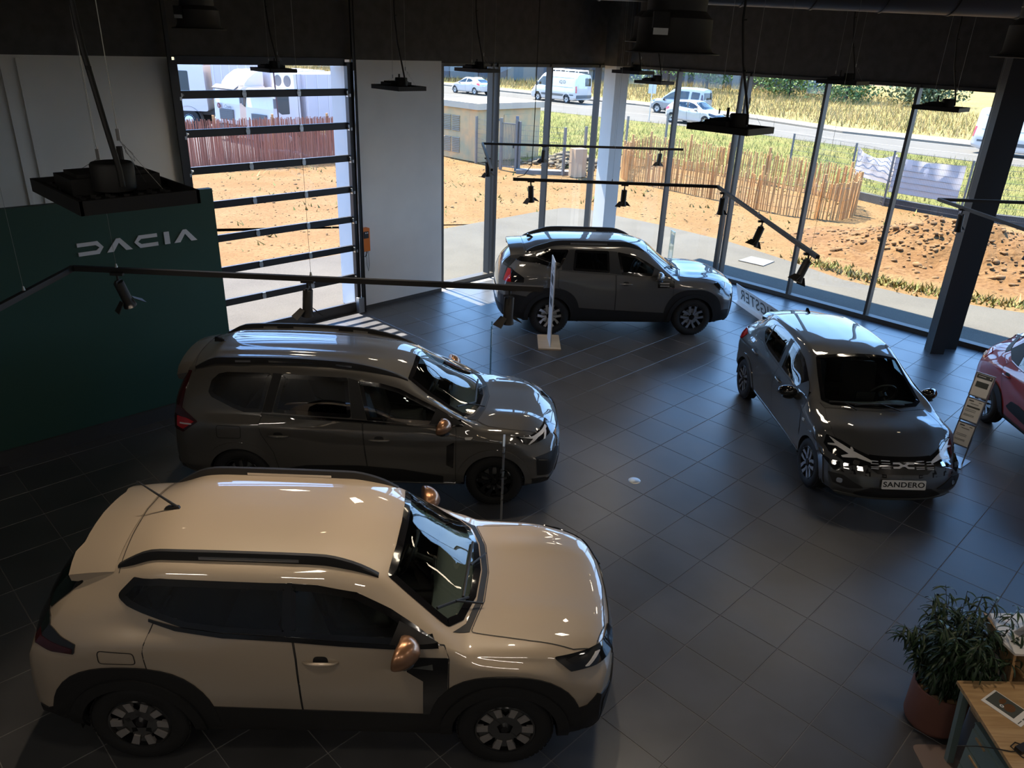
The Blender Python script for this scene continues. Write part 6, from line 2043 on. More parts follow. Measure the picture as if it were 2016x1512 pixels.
def slab(name, poly, z, h, m, parent=None):
    mb = MB()
    n = len(poly)
    ar = sum(poly[i][0] * poly[(i + 1) % n][1] - poly[(i + 1) % n][0] * poly[i][1] for i in range(n))
    if ar < 0: poly = poly[::-1]
    zz = z if isinstance(z, (list, tuple)) else [z] * n
    if ar < 0 and isinstance(z, (list, tuple)): zz = list(z)[::-1]
    mb.add([(x, y, q) for (x, y), q in zip(poly, zz)] + [(x, y, q - h) for (x, y), q in zip(poly, zz)],
           [tuple(range(n)), tuple(range(2 * n - 1, n - 1, -1))] + [(k, n + k, n + (k + 1) % n, (k + 1) % n) for k in range(n)])
    return structure(mb.build(name, m, parent))
# building footprint kept clear: ground planes start at the facade
slab('terrain', [(-90, -40), (120, -40), (160, 260), (-160, 260)], -.36, .5, G_EARTH)
fa = lambda s, o=.0: (PA + E1 * s + N1 * o)
apron = [D0 - E1 * 14 + N1 * .1, D0 - E1 * 0 + N1 * .1, D0 + E1 * 2.2 + N1 * .35, KC + N1 * .15 + N2 * .15, KC + E2 * 17.8 + N2 * .15]
ap_out = [KC + E2 * 17.8 + N2 * 4.2, Vector((11.08, 16.0, 0)), Vector((9.15, 16.9, 0)), Vector((7.9, 18.1, 0)), Vector((7.17, 19.58, 0)), Vector((6.0, 21.6, 0)), Vector((4.4, 23.4, 0)),
          Vector((3.05, 24.6, 0)), Vector((2.3, 25.35, 0)), Vector((1.47, 25.5, 0)), Vector((.59, 24.68, 0)), Vector((-2.17, 21.69, 0)), Vector((-4.41, 18.5, 0)), Vector((-6.58, 16.39, 0)), D0 - E1 * 14 + N1 * 3.0]
slab('asphalt_apron', [(p.x, p.y) for p in apron + ap_out], -.01, .28, G_ASPH)
slab('sand_yard', [(-40, 12), (-14, 6), (-7.5, 15), (0, 22), (2, 23.5), (4.5, 22), (7, 18), (10, 14), (24, 8), (24, 20), (17.2, 25.9), (15.2, 26.9), (13.4, 28.6), (12.4, 30.6), (8, 36), (5.6, 42.3), (2.6, 40), (1.6, 36), (-3, 37), (-8.0, 33.6), (-13, 30.2), (-40, 10.5)][::1], -.03, .3, G_SAND)
slab('grass_verge', [(-3, 36.5), (1.6, 35.5), (2.6, 33), (5, 39.5), (8, 35.5), (12.4, 30.4), (15.2, 26.8), (17.5, 25.4), (26, 18), (44, 6), (46, 16), (29, 33), (22.2, 38.6), (17.3, 43.7), (14.2, 47.5), (5.9, 54.5), (1.1, 58.4), (-8, 63), (-30, 70), (-34, 60), (-14, 46)],
     [.0, .0, .0, .02, .0, .0, .0, .0, .0, .0, .43, .43, .43, .43, .43, .43, .43, .43, .43, .3, .05], .4, G_GRASS)
def zr(p): return .45
RD = [(-60, 79), (-30, 70), (-8, 63), (1.1, 58.4), (5.9, 54.5), (14.2, 47.5), (17.3, 43.7), (22.2, 38.6), (29, 33), (46, 16), (56, 4)]
RF = [(-62, 96), (-30, 92), (-8.5, 84.6), (1.3, 74.8), (9.3, 67.5), (16.3, 58.4), (20.1, 50.6), (25.6, 45.3), (33, 39), (50, 24), (62, 10)]
slab('road', RD + RF[::-1], .44, .3, G_ROAD)
def lerp_line(t): return [(a[0] + (b[0] - a[0]) * t, a[1] + (b[1] - a[1]) * t) for a, b in zip(RD, RF)]
rl_ = bpy.data.objects['road']
def ribbon(name, pts, w, z, m, parent):
    mb = MB()
    P = []
    for i, p in enumerate(pts):
        a = Vector((*pts[max(0, i - 1)], 0)); b = Vector((*pts[min(len(pts) - 1, i + 1)], 0))
        d = (b - a).normalized(); n = Vector((-d.y, d.x, 0)) * w / 2
        P += [(p[0] - n.x, p[1] - n.y, z), (p[0] + n.x, p[1] + n.y, z)]
    mb.add(P, [(2 * i, 2 * i + 2, 2 * i + 3, 2 * i + 1) for i in range(len(pts) - 1)])
    return mb.build(name, m, parent)
LINEW = mat('road_paint', (.75, .75, .73), .7)
ribbon('road_marking', lerp_line(.42), .22, .448, LINEW, rl_)
ribbon('road_marking', lerp_line(.93), .16, .448, LINEW, rl_)
RP = [(p[0] + 1.2, p[1] + 2.6) for p in RF]
slab('pavement_far', RF + [(p[0] + .9 + .0, p[1] + 3.2) for p in RF][::-1], .56, .3, G_PAVE)
FS = [(p[0] + .9, p[1] + 3.2) for p in RF]
far_top = [(-90, 170), (-40, 150), (10, 130), (40, 112), (60, 90), (80, 60), (110, 20)]
slab('far_bank', FS + far_top[::-1], [.55] * len(FS) + [2.1, 2.2, 1.9, 1.2, .4, .2, .2], .5, G_FAR)
slab('truck_yard', [(-40, 12), (-13.3, 30.4), (-8.3, 33.8), (-3.2, 37), (-14, 46), (-34, 60), (-60, 60)], .0, .3, ground('yard_gravel', (.5, .47, .43), (.56, .53, .49), 1.0))
slab('hatch_slab', [(5.73, 19.45), (6.19, 19.94), (6.68, 19.5), (6.24, 18.99)], .012, .05, CONC)

# kerb wall below the mesh fence
kw = MB()
kp = [(12.3, 30.7), (13.35, 28.45), (15.1, 26.5), (16.9, 25.6), (26.0, 17.6)]
for a, b in zip(kp[:-1], kp[1:]):
    kw.beam((*a, .09), (*b, .09), .16, .34)
tag(kw.build('kerb', KERB), 'low grey kerb wall between the sand and the grass', 'kerb')

# earth mound with clods
MX, MY = 11.9, 20.9
nx, ny = 70, 60
gx, gy = np.meshgrid(np.linspace(-4.6, 5.8, nx), np.linspace(-3.9, 3.7, ny))
hgt = 1.0 * np.exp(-((gx - .3) / 2.6) ** 2 - (gy / 1.65) ** 2) + .28 * np.exp(-((gx - 3.2) / 1.6) ** 2 - ((gy + 1.2) / 1.3) ** 2)
nz = NR.normal(0, 1, (ny, nx))
for _ in range(2): nz = (nz + np.roll(nz, 1, 0) + np.roll(nz, 1, 1) + np.roll(nz, -1, 0)) / 4
hz = hgt * (1 + .16 * nz) + .04 * nz * (hgt > .04)
edge = np.minimum.reduce([gx + 4.6, 5.8 - gx, gy + 3.9, 3.7 - gy])
hz = hz * np.clip(edge / .8, 0, 1) - .06
aa = rad(-30)
wx, wy = MX + gx * math.cos(aa) - gy * math.sin(aa), MY + gx * math.sin(aa) + gy * math.cos(aa)
V = np.stack([wx, wy, hz], -1).reshape(-1, 3)
i, j = np.meshgrid(np.arange(ny - 1), np.arange(nx - 1), indexing='ij')
F = np.stack([i * nx + j, i * nx + j + 1, (i + 1) * nx + j + 1, (i + 1) * nx + j], -1).reshape(-1, 4)
mo = np_mesh('earth_mound', V, F, ground('mound_earth', (.50, .25, .09), (.62, .34, .14), 1.2, (.38, .18, .06), 9, 1.0), smooth=True)
tag(mo, 'long mound of reddish brown earth beyond the right-hand windows', 'mound')
# clods: low-poly stones scattered on mound and sand
def clods(name, pts, sizes, m, parent=None):
    V0, F0 = ICO[0]
    V0 = np.array(V0); F0 = np.array(F0)
    n = len(pts)
    sc = sizes[:, None, None] * (1 + .35 * NR.uniform(-1, 1, (n, len(V0), 1))) * np.array([1.25, 1, .75])
    Vv = pts[:, None, :] + V0[None] * sc
    Ff = F0[None] + (np.arange(n) * len(V0))[:, None, None]
    return np_mesh(name, Vv.reshape(-1, 3), Ff.reshape(-1, 3), m, parent)
n = 5200
ii = NR.integers(2, ny - 2, n); jj = NR.integers(2, nx - 2, n)
keep = hgt[ii, jj] > NR.uniform(.02, .5, n)
p = np.stack([wx[ii, jj], wy[ii, jj], hz[ii, jj]], -1)[keep]
p[:, :2] += NR.normal(0, .06, (len(p), 2))
tag(clods('clods', p, NR.gamma(2.0, .013, len(p)) + .010, mat('clod', (.60, .33, .13), .95, noise=(2, .3)), mo), kind='stuff')
def in_sand(x, y):
    q = np.array([(-14, 7), (-7.5, 15.6), (0, 24), (2, 26), (4.5, 24), (7.3, 20), (10, 16.5), (20, 12.5), (22, 20), (15, 26.3), (12, 30.5), (7.5, 36), (2, 36), (-3, 36.5), (-8.2, 33), (-13, 29.5), (-22, 18)])
    return inpoly(x, y, q)
n = 9000
x = NR.uniform(-18, 22, n); y = NR.uniform(10, 37, n)
k = in_sand(x, y)
p = np.stack([x, y, np.full(n, -.025)], -1)[k]
tag(clods('pebbles', p, NR.gamma(1.6, .007, len(p)) + .005, mat('pebble', (.62, .38, .16), .95, noise=(.6, .35))), 'small clods strewn over the sandy yard', 'pebbles', kind='stuff')
# grass ------------------------------------------------------------------
def blades(name, pts, h, w, mats, label=None, cat=None, lean=.3, parent=None):
    n = len(pts)
    a = NR.uniform(0, 2 * np.pi, n)
    d = np.stack([np.cos(a), np.sin(a), 0 * a], -1)
    l = NR.normal(0, lean, (n, 2)) * h[:, None]
    tip = pts + np.concatenate([l, h[:, None]], 1)
    V = np.stack([pts - d * w[:, None], pts + d * w[:, None], tip], 1).reshape(-1, 3)
    F = np.arange(3 * n).reshape(-1, 3)
    mi = NR.integers(0, len(mats), n)
    o = np_mesh(name, V, F, mats, parent, mi=mi)
    return tag(o, label, cat, kind='stuff')
GM = [mat('grass_green', (.42, .46, .08), .8), mat('grass_olive', (.66, .58, .14), .8), mat('grass_straw', (1.0, .78, .28), .8)]
GD = [mat('grass_dry', (1.25, .88, .36), .8), mat('grass_gold', (1.1, .76, .26), .8), mat('grass_dull', (.66, .60, .15), .8)]
def scatter(poly, n, zf):
    q = np.array(poly)
    x = NR.uniform(q[:, 0].min(), q[:, 0].max(), n); y = NR.uniform(q[:, 1].min(), q[:, 1].max(), n)
    k = inpoly(x, y, q)
    x, y = x[k], y[k]
    return np.stack([x, y, zf(x, y)], -1)
vg = [(-3, 36.9), (1.7, 36), (3.0, 34), (5.2, 39.8), (8.2, 35.8), (12.6, 30.6), (15.3, 27.0), (17.6, 25.6), (26, 18.2), (44, 7), (45.5, 16), (29, 32.7), (22.2, 38.3), (17.3, 43.4), (14.2, 47.2), (5.9, 54.2), (1.1, 58.1), (-8, 62.6)]
def zv(x, y):
    d = np.min([np.hypot(x - a, y - b) for a, b in [(1.1, 58.4), (5.9, 54.5), (10, 51), (14.2, 47.5), (17.3, 43.7), (22.2, 38.6), (29, 33), (37, 25), (46, 16), (-8, 63)]], 0)
    return np.clip(.43 - d / 14 * .43, 0, .43)
p = scatter(vg, 90000, zv)
blades('verge_grass', p, NR.uniform(.08, .34, len(p)), NR.uniform(.008, .02, len(p)), GM, 'rough green grass strip between the sand and the road', 'grass')
fb = [(p_[0], p_[1]) for p_ in FS[1:-1]] + [(75, 40), (45, 75), (20, 105), (-20, 125), (-40, 120)]
def zb_(x, y): return .6 + .0 * x
def bank_z(x, y):
    q = np.array(FS)
    d = np.min([np.hypot(x - a, y - b) for a, b in [((q[i] * (1 - t) + q[i + 1] * t)) for i in range(len(q) - 1) for t in (0, .25, .5, .75)]], 0)
    return .55 + np.clip(d / 45, 0, 1) * np.where(x > 35, .2, 1.2)
p = scatter(fb, 170000, bank_z)
blades('tall_dry_grass', p, NR.uniform(.25, .75, len(p)), NR.uniform(.014, .035, len(p)), GD, 'tall dry golden grass on the bank across the road', 'grass')
n = 3200
x = NR.uniform(-14, 18, n); y = NR.uniform(15, 33, n)
cl = np.sin(x * 1.7) * np.cos(y * 1.3) > .35
k = in_sand(x, y) & cl
p = np.stack([x, y, np.full(n, -.03)], -1)[k]
blades('weeds', p, NR.uniform(.05, .16, len(p)), NR.uniform(.02, .05, len(p)), [GM[0], GM[1]], 'sparse green weeds in the sandy yard', 'weeds', lean=.8)
pp = [(7.3, 19.7), (8.2, 18.2), (9.3, 17.1), (11.2, 16.2), (13.5, 15.2), (16, 14)]
q = []
for a, b in zip(pp[:-1], pp[1:]):
    for t in NR.uniform(0, 1, 260): q.append((a[0] + (b[0] - a[0]) * t + NR.normal(.25, .2), a[1] + (b[1] - a[1]) * t + NR.normal(.25, .2), -.03))
q = np.array(q)
blades('edge_weeds', q, NR.uniform(.05, .2, len(q)), NR.uniform(.015, .04, len(q)), GM, 'line of weeds along the asphalt edge', 'weeds', lean=.6)

# chestnut paling fence --------------------------------------------------
PALE = [wood('chestnut_pale', (1.5, .74, .24), (1.9, 1.0, .38), 2.0, .8, (12, 12, 1)), wood('chestnut_pale_light', (1.7, .95, .36), (2.0, 1.2, .52), 2.0, .8, (12, 12, 1))]
FW = mat('fence_wire', (.35, .33, .3), .7)
pf = empty('paling_fence', (8, 28, 0), 0, 'split chestnut paling fence looping around a patch of sand', 'fence')
loop = [(4.25, 31.56), (5.58, 29.9), (7.14, 28.0), (8.51, 26.1), (9.65, 25.45), (10.5, 25.3), (11.3, 26.1), (11.75, 27.3), (11.9, 28.6), (11.3, 30.2), (10.2, 31.8), (9.0, 33.4), (7.6, 35.2), (6.2, 36.4), (5.2, 35.8), (4.5, 33.8), (4.15, 32.3)]
def resample(pts, step, closed=True):
    P = [Vector((*p_, 0)) for p_ in pts] + ([Vector((*pts[0], 0))] if closed else [])
    out = []; acc = 0
    for a, b in zip(P[:-1], P[1:]):
        d = (b - a).length
        while acc < d:
            out.append(a.lerp(b, acc / d)); acc += step
        acc -= d
    return out
pm_ = []
for v in range(6):
    b = MB(); w = RNG.uniform(.024, .036); h = RNG.uniform(1.12, 1.28)
    sx = RNG.uniform(-.02, .02)
    P = []
    for u, z in ((0, -.02), (.5, h * .5), (1, h)):
        for k_ in range(5):
            a = 2 * math.pi * k_ / 5
            P.append((w * math.cos(a) + sx * u, w * .6 * math.sin(a) + .01 * math.sin(u * 3), z))
    P.append((sx, 0, h + .03))
    F = [(r_ * 5 + k_, r_ * 5 + (k_ + 1) % 5, (r_ + 1) * 5 + (k_ + 1) % 5, (r_ + 1) * 5 + k_) for r_ in range(2) for k_ in range(5)] + [(10 + k_, 10 + (k_ + 1) % 5, 15) for k_ in range(5)]
    b.add(P, F); pm_.append(b.mesh('pale', PALE[v % 2]))
rs = resample(loop, .098)
o0 = Vector((8, 28, 0))
for q_ in rs[:290]:
    o = link_mesh('pale', RNG.choice(pm_), pf)
    o.location = q_ - o0 + Vector((RNG.uniform(-.02, .02), RNG.uniform(-.02, .02), 0))
    o.rotation_euler = (RNG.uniform(-.04, .04), RNG.uniform(-.04, .04), RNG.uniform(0, 6))
for q_ in resample(loop, 2.1):
    b = MB(); b.cyl(q_ - o0 + Vector((.05, .05, -.02)), q_ - o0 + Vector((.05 + RNG.uniform(-.05, .05), .05, RNG.uniform(1.3, 1.5))), .055, .05, n=8)
    b.build('post', PALE[0], pf)
for z in (.22, .62, 1.0):
    b = MB(); b.tube([q_ - o0 + UP * (z + .01 * math.sin(i_)) for i_, q_ in enumerate(resample(loop, .4))], .005, n=4)
    b.build('wire', FW, pf)

# rigid mesh fence with posts and white tarpaulin ----------------------------
FG = mat('fence_grey', (.50, .46, .42), .6)
mf = empty('mesh_fence', (13.3, 28.4, 0), 0, 'grey rigid mesh fence with slim posts along the kerb wall', 'fence')
o0 = Vector((13.3, 28.4, 0))
fpts = [(11.18, 33.0), (12.72, 30.4), (13.27, 28.35), (15.0, 26.35), (16.9, 25.5), (19.4, 23.4), (21.8, 21.2)]
def mesh_panel(a, b, h, parent, o0, z0=.0, step=.055, hs=.2):
    m_ = MB()
    a, b = Vector((*a, z0)) - o0, Vector((*b, z0)) - o0
    L = (b - a).length
    d = (b - a).normalized()
    k_ = int(L / step)
    n_ = Vector((-d.y, d.x, 0)) * .002
    for i_ in range(k_ + 1):
        p_ = a + d * (L * i_ / k_)
        m_.add([p_ - d * .002, p_ + d * .002, p_ + d * .002 + UP * h, p_ - d * .002 + UP * h], [(0, 1, 2, 3)])
        m_.add([p_ - n_, p_ + n_, p_ + n_ + UP * h, p_ - n_ + UP * h], [(0, 1, 2, 3)])
    for i_ in range(int(h / hs) + 1):
        z = i_ * hs
        m_.beam(a + UP * z, b + UP * z, .008, .010)
    o = m_.build('wire_panel', FG, parent)
    tag(o, kind='stuff')
for a, b in zip(fpts[:-1], fpts[1:]): mesh_panel(a, b, 1.8, mf, o0, .1)
for a in fpts:
    b = MB(); b.box(Vector((*a, .95)) - o0, (.06, .06, 1.95), rz=.8); b.build('post', FG, mf)
tp = MB(); P, F = [], []
a, b = Vector((12.72, 30.3, 0)), Vector((13.3, 28.3, 0)); c2 = Vector((14.85, 26.5, 0))
def tarp(name, a, b, z0, z1, sag, label):
    nu, nv = 24, 10
    V = []
    d = (b - a); nn = Vector((-d.y, d.x, 0)).normalized()
    for i_ in range(nu + 1):
        for j_ in range(nv + 1):
            u, v = i_ / nu, j_ / nv
            z = z0 + (z1 - z0) * v - sag * math.sin(math.pi * u) * v ** 3
            off = .05 + .03 * math.sin(u * 22) * v + .04 * math.sin(u * 5 + v * 4) * v
            V.append(tuple(a + d * u + nn * off + UP * z))
    F = [(i_ * (nv + 1) + j_, (i_ + 1) * (nv + 1) + j_, (i_ + 1) * (nv + 1) + j_ + 1, i_ * (nv + 1) + j_ + 1) for i_ in range(nu) for j_ in range(nv)]
    me = bpy.data.meshes.new(name); me.from_pydata(V, [], F); me.materials.append(mat('white_tarpaulin', (1.9, 1.75, 1.75), .6) if 'white_tarpaulin' not in bpy.data.materials else bpy.data.materials['white_tarpaulin']); me.shade_smooth()
    o = link_mesh(name, me)
    tag(o, label, 'tarpaulin')
tarp('tarpaulin', a, b, .75, 1.82, .28, 'white tarpaulin sagging on the mesh fence, left panel')
tarp('tarpaulin', b, c2, .50, 1.72, .05, 'white tarpaulin on the mesh fence, right panel beside the mullion')

# kiosk fence: posts, gate
kf = empty('kiosk_fence', (1, 33, 0), 0, 'anthracite mesh fence around the pale kiosk yard', 'fence')
o0 = Vector((1, 33, 0))
for (x, y, h) in ((-1.99, 34.6, 1.95), (1.73, 32.19, 1.87), (2.63, 33.09, 1.86), (5.25, 40.3, 1.75), (7.73, 43.17, 1.75), (11.3, 42.1, 1.75), (-.1, 32.73, 1.98)):
    b = MB(); b.box(Vector((x, y, h / 2)) - o0, (.09, .09, h), rz=.6); b.build('post', FG, kf)
mesh_panel((-1.95, 34.6), (-.92, 33.2), 1.8, kf, o0, .05, .09)
mesh_panel((-.05, 32.7), (1.73, 32.19), 1.8, kf, o0, .05, .09)
b = MB(); b.beam(Vector((-.2, 32.5, .05)) - o0, Vector((2.7, 32.6, .05)) - o0, .5, .16); b.build('footing', CONC, kf)
gt = empty('gate', (-.87, 33.1, 0), math.atan2(32.75 - 33.12, -.2 + .87), 'narrow dark barred gate between two posts in front of the kiosk', 'gate')
for x in (0, .74):
    b = MB(); b.box((x, 0, 1.03), (.10, .10, 2.06)); b.build('post', FG, gt)
for i_ in range(8):
    b = MB(); b.box((.11 + i_ * .074, 0, 1.0), (.022, .022, 1.75)); b.build('bar', FG, gt)
for z in (.14, 1.86):
    b = MB(); b.box((.37, 0, z), (.60, .04, .05)); b.build('rail', FG, gt)
b = MB(); b.box((.62, -.03, 1.0), (.05, .06, .16)); b.build('lock', M['plastic'], gt)
b = MB(); b.box((.74, 0, 2.12), (.13, .03, .12)); b.build('sign_plate', mat('blue_plate', (.35, .42, .55), .5), gt)
# concrete box by the fence
b = MB(); b.box((0, 0, .55), (.55, .45, 1.1), rz=.5); b.box((0, 0, .56), (.56, .46, .02), rz=.5)
o = b.build('utility_box', mat('beige_box', (1.5, 1.0, .6), .8)); o.location = (2.3, 32.05, 0)
tag(o, 'beige upright utility box beside the mesh fence posts', 'utility box')
# rubble heap behind
V0 = NR.normal(0, 1, (260, 3)) * np.array([.9, .7, .0]); V0[:, 2] = .55 * np.exp(-(V0[:, 0] ** 2 + V0[:, 1] ** 2)) * NR.uniform(.2, 1, 260) + .02
tag(clods('rubble_heap', V0 + np.array([2.2, 35.5, 0]), NR.uniform(.05, .16, 260), mat('rubble', (.5, .40, .26), .95, noise=(2, .3))), 'heap of pale rubble behind the fence posts', 'rubble', kind='stuff')

# transformer kiosk
KI = mat('kiosk_render', (2.4, 1.36, .60), .85, noise=(1.2, .05)); KR = mat('kiosk_roof', (1.6, 1.3, .95), .7); KL = mat('kiosk_louvre', (.9, .66, .44), .6)
kx = Vector((-1.93, 34.75, 0))
ka = Vector((.86 + 1.93, 37.6 - 34.75, 0)).normalized()
kb = Vector((-ka.y, ka.x, 0))
ks = empty('transformer_kiosk', kx, math.atan2(ka.y, ka.x), 'pale rendered transformer kiosk with flat light roof behind the gate', 'building')
b = MB(); b.box((1.95, 1.35, 1.1), (3.9, 2.7, 2.2)); b.build('walls', KI, ks)
b = MB(); b.box((1.95, 1.35, 2.33), (4.2, 3.0, .26)); b.build('roof', KR, ks)
b = MB(); b.box((2.3, -.012, 1.0), (1.5, .03, 1.9)); dk = b.build('door', KI, ks)
b = MB(); b.box((1.30, -.03, 1.75), (.22, .02, .10)); b.build('plate', FG, ks)
for z in (.62, 1.55):
    for y in (1.45, 2.05):
        fr = MB()
        for i_ in range(9): fr.box((-.02, y, z - .32 + i_ * .075), (.03, .50, .05), rot=Matrix.Rotation(.5, 3, 'Y'))
        fr.build('louvre', KL, ks)

# reed screen fence
RE = wood('reed', (1.1, .38, .22), (1.4, .56, .32), 3, .9, (40, 40, 1))
rf = empty('reed_fence', (-10.5, 31.2, 0), 0, 'reddish brown reed screen fence in front of the white trucks', 'fence')
a, b = Vector((-13.6, 29.1, 0)), Vector((-6.2, 34.4, 0))
d = (b - a).normalized(); L = (b - a).length; n_ = Vector((-d.y, d.x, 0))
o0 = Vector((-10.5, 31.2, 0))
k_ = int(L / .03)
m_ = MB()
for i_ in range(k_):
    p_ = a + d * (i_ * .03) - o0 + n_ * RNG.uniform(-.015, .015)
    m_.cyl(p_, p_ + UP * RNG.uniform(1.74, 1.86) + d * RNG.uniform(-.02, .02), .018, .014, n=4, mi=RNG.randrange(3), caps=False)
REs = [RE, wood('reed_red', (1.3, .48, .28), (1.6, .66, .42), 3, .9, (40, 40, 1)), wood('reed_dark', (.85, .3, .18), (1.1, .44, .26), 3, .9, (40, 40, 1))]
tag(m_.build('reeds', REs, rf), kind='stuff')
for i_ in range(5):
    p_ = a + d * (L * i_ / 4) - o0 + n_ * .08
    m_ = MB(); m_.cyl(p_, p_ + UP * 1.95, .05, n=8); m_.build('post', PALE[0], rf)

# trucks ------------------------------------------------------------------
TW = mat('truck_white', (2.2, 2.0, 1.9), .35, coat=.5); TG = mat('truck_grey', (.40, .39, .38), .6); TWI = mat('truck_window', (.25, .28, .26), .3, spec=.12); TB = mat('truck_box_white', (1.9, 1.7, 1.65), .45)
def truck(loc, heading, label, box=True, s=1.0, bl=6.6, fridge=False, deflector=True, logo=None):
    r = empty('truck', (*loc, 0), rad(heading), label, 'truck', 'white trucks behind the reed fence')
    r.scale = (s, s, s)
    def P(name, m_, mt, sm=False): return m_.build(name, mt, r, smooth=sm, angle=35)
    c = MB()
    # cab side profile extruded across, front is +X
    prof = rounded([(0, .95), (.05, 2.1), (.22, 2.95), (.35, 3.05), (1.9, 3.1), (1.95, .95)], .12)
    c.prism([(-(x), z) for x, z in prof], (0, -1.2, 0), (1, 0, 0), (0, 0, 1), -2.4)
    P('cab', c, TW)
    w = MB(); w.add([(-.07 + .012, -1.02, 2.12), (-.07 + .012, 1.02, 2.12), (-.23 + .012, .98, 2.88), (-.23 + .012, -.98, 2.88)], [(0, 1, 2, 3)])
    P('windshield', w, TWI)
    for sd in (-1, 1):
        w = MB(); w.prism(rounded([(-.30, 2.05), (-.36, 2.80), (-1.15, 2.80), (-1.15, 1.85), (-.6, 1.85)], .06), (0, sd * 1.2 - .008, 0), (1, 0, 0), (0, 0, 1), -.016)
        P('side_window', w, TWI)
        w = MB(); w.box((-.05, sd * 1.38, 2.45), (.14, .12, .5)); P('mirror', w, TG)
        for x in [-.95, -1.4 - bl * .75]:
            wb = MB()
            wb.lathe([(0, .03), (.22, .03), (.30, -.02), (.34, -.02), (.50, 0), (.52, -.05), (.52, -.26), (.3, -.3), (0, -.3)], n=28, axis='Y')
            o = wb.build('wheel', [M['rubber']], r, smooth=True, angle=35)
            o.location = (x, sd * 1.17, .52)
            o.rotation_euler = (0, 0, 0 if sd > 0 else math.pi)
            hb_ = MB(); hb_.lathe([(0, .05), (.12, .05), (.2, .035), (.27, .0)], n=20, axis='Y'); hb_.build('hub', M['zinc'], o, smooth=True)
            g_ = MB()
            g_.add([(x + .62 * math.cos(rad(t_)), sd * yy, .52 + .66 * math.sin(rad(t_))) for t_ in range(0, 181, 15) for yy in (.82, 1.235)], [(2 * i_, 2 * i_ + 1, 2 * i_ + 3, 2 * i_ + 2) for i_ in range(12)])
            P('mudguard', g_, TG)
    g_ = MB(); g_.box((.02, 0, 1.5), (.05, 1.3, .6)); 
    for i_ in range(5): g_.box((.05, 0, 1.28 + i_ * .11), (.03, 1.25, .05))
    P('grille', g_, TG)
    g_ = MB(); g_.box((-.06, 0, .65), (.35, 2.4, .5)); P('bumper', g_, TG)
    g_ = MB(); g_.box((-3.2, 0, .85), (5.2, .9, .25)); P('chassis', g_, TG)
    v_ = MB(); v_.prism([(-.20, 3.0), (.12, 2.86), (.14, 2.92), (-.20, 3.12)], (0, -1.05, 0), (1, 0, 0), (0, 0, 1), -2.1); P('sun_visor', v_, TG)
    if deflector:
        d_ = MB(); d_.prism(rounded([(-.45, 3.05), (-.9, 3.5), (-1.5, 3.85), (-1.95, 3.95), (-1.95, 3.05)], .15), (0, -1.05, 0), (1, 0, 0), (0, 0, 1), -2.1); P('wind_deflector', d_, TW)
    if box:
        b_ = MB(); b_.box((-2.3 - bl / 2, 0, 2.45), (bl, 2.5, 2.9)); bo = P('box_body', b_, TB)
        for sd in (-1, 1):
            for x in np.linspace(-2.4, -2.2 - bl, 6):
                s_2 = MB(); s_2.box((x, sd * 1.26, 2.45), (.06, .02, 2.9)); s_2.build('rib', TW, bo)
    if fridge:
        f_ = MB(); f_.box((-2.05, 0, 3.45), (.55, 1.9, .9)); fo = P('cooling_unit', f_, TW)
        f_ = MB(); f_.cyl((-1.76, -.4, 3.5), (-1.75, -.4, 3.5), .3, n=20); f_.cyl((-1.76, .4, 3.5), (-1.75, .4, 3.5), .3, n=20); f_.build('fan_grille', TG, fo)
    if logo:
        Mx = Matrix(((0, 0, 1, .075), (1, 0, 0, .25), (0, 1, 0, 1.93), (0, 0, 0, 1)))
        text_mesh('lettering', 'Clovis', .26, TG, r, Mx, .002)
        q_ = MB(); q_.cyl((.062, -.62, 1.95), (.075, -.62, 1.95), .15, n=16); q_.build('emblem', mat('truck_red', (.6, .04, .05), .5), r)
        Mx = Matrix(((0, 0, 1, .079), (1, 0, 0, -.62), (0, 1, 0, 1.95), (0, 0, 0, 1)))
        text_mesh('lettering', 'b', .24, TW, r, Mx, .002)
    return r
truck((-18.5, 43), 183, 'white truck with tall cab and roof fairing, leftmost behind the reed fence', s=1.05, bl=2.2)
truck((-14.2, 38.5), 235, 'white truck cab with red and grey lettering beside the tall cab', s=.82, bl=4.2, logo=True)
truck((-12.0, 36.5), 235, 'white refrigerated truck with cooling unit, rightmost behind the reed fence', s=.82, bl=4.2, fridge=True, deflector=False)
b = MB(); b.tube([(-9.8, 32.3, 0), (-9.9, 32.3, 3.6)], .03, n=6)
tag(b.build('pole', mat('rust_pole', (.30, .15, .14), .7)), 'thin rusty pole standing behind the reed fence', 'pole')

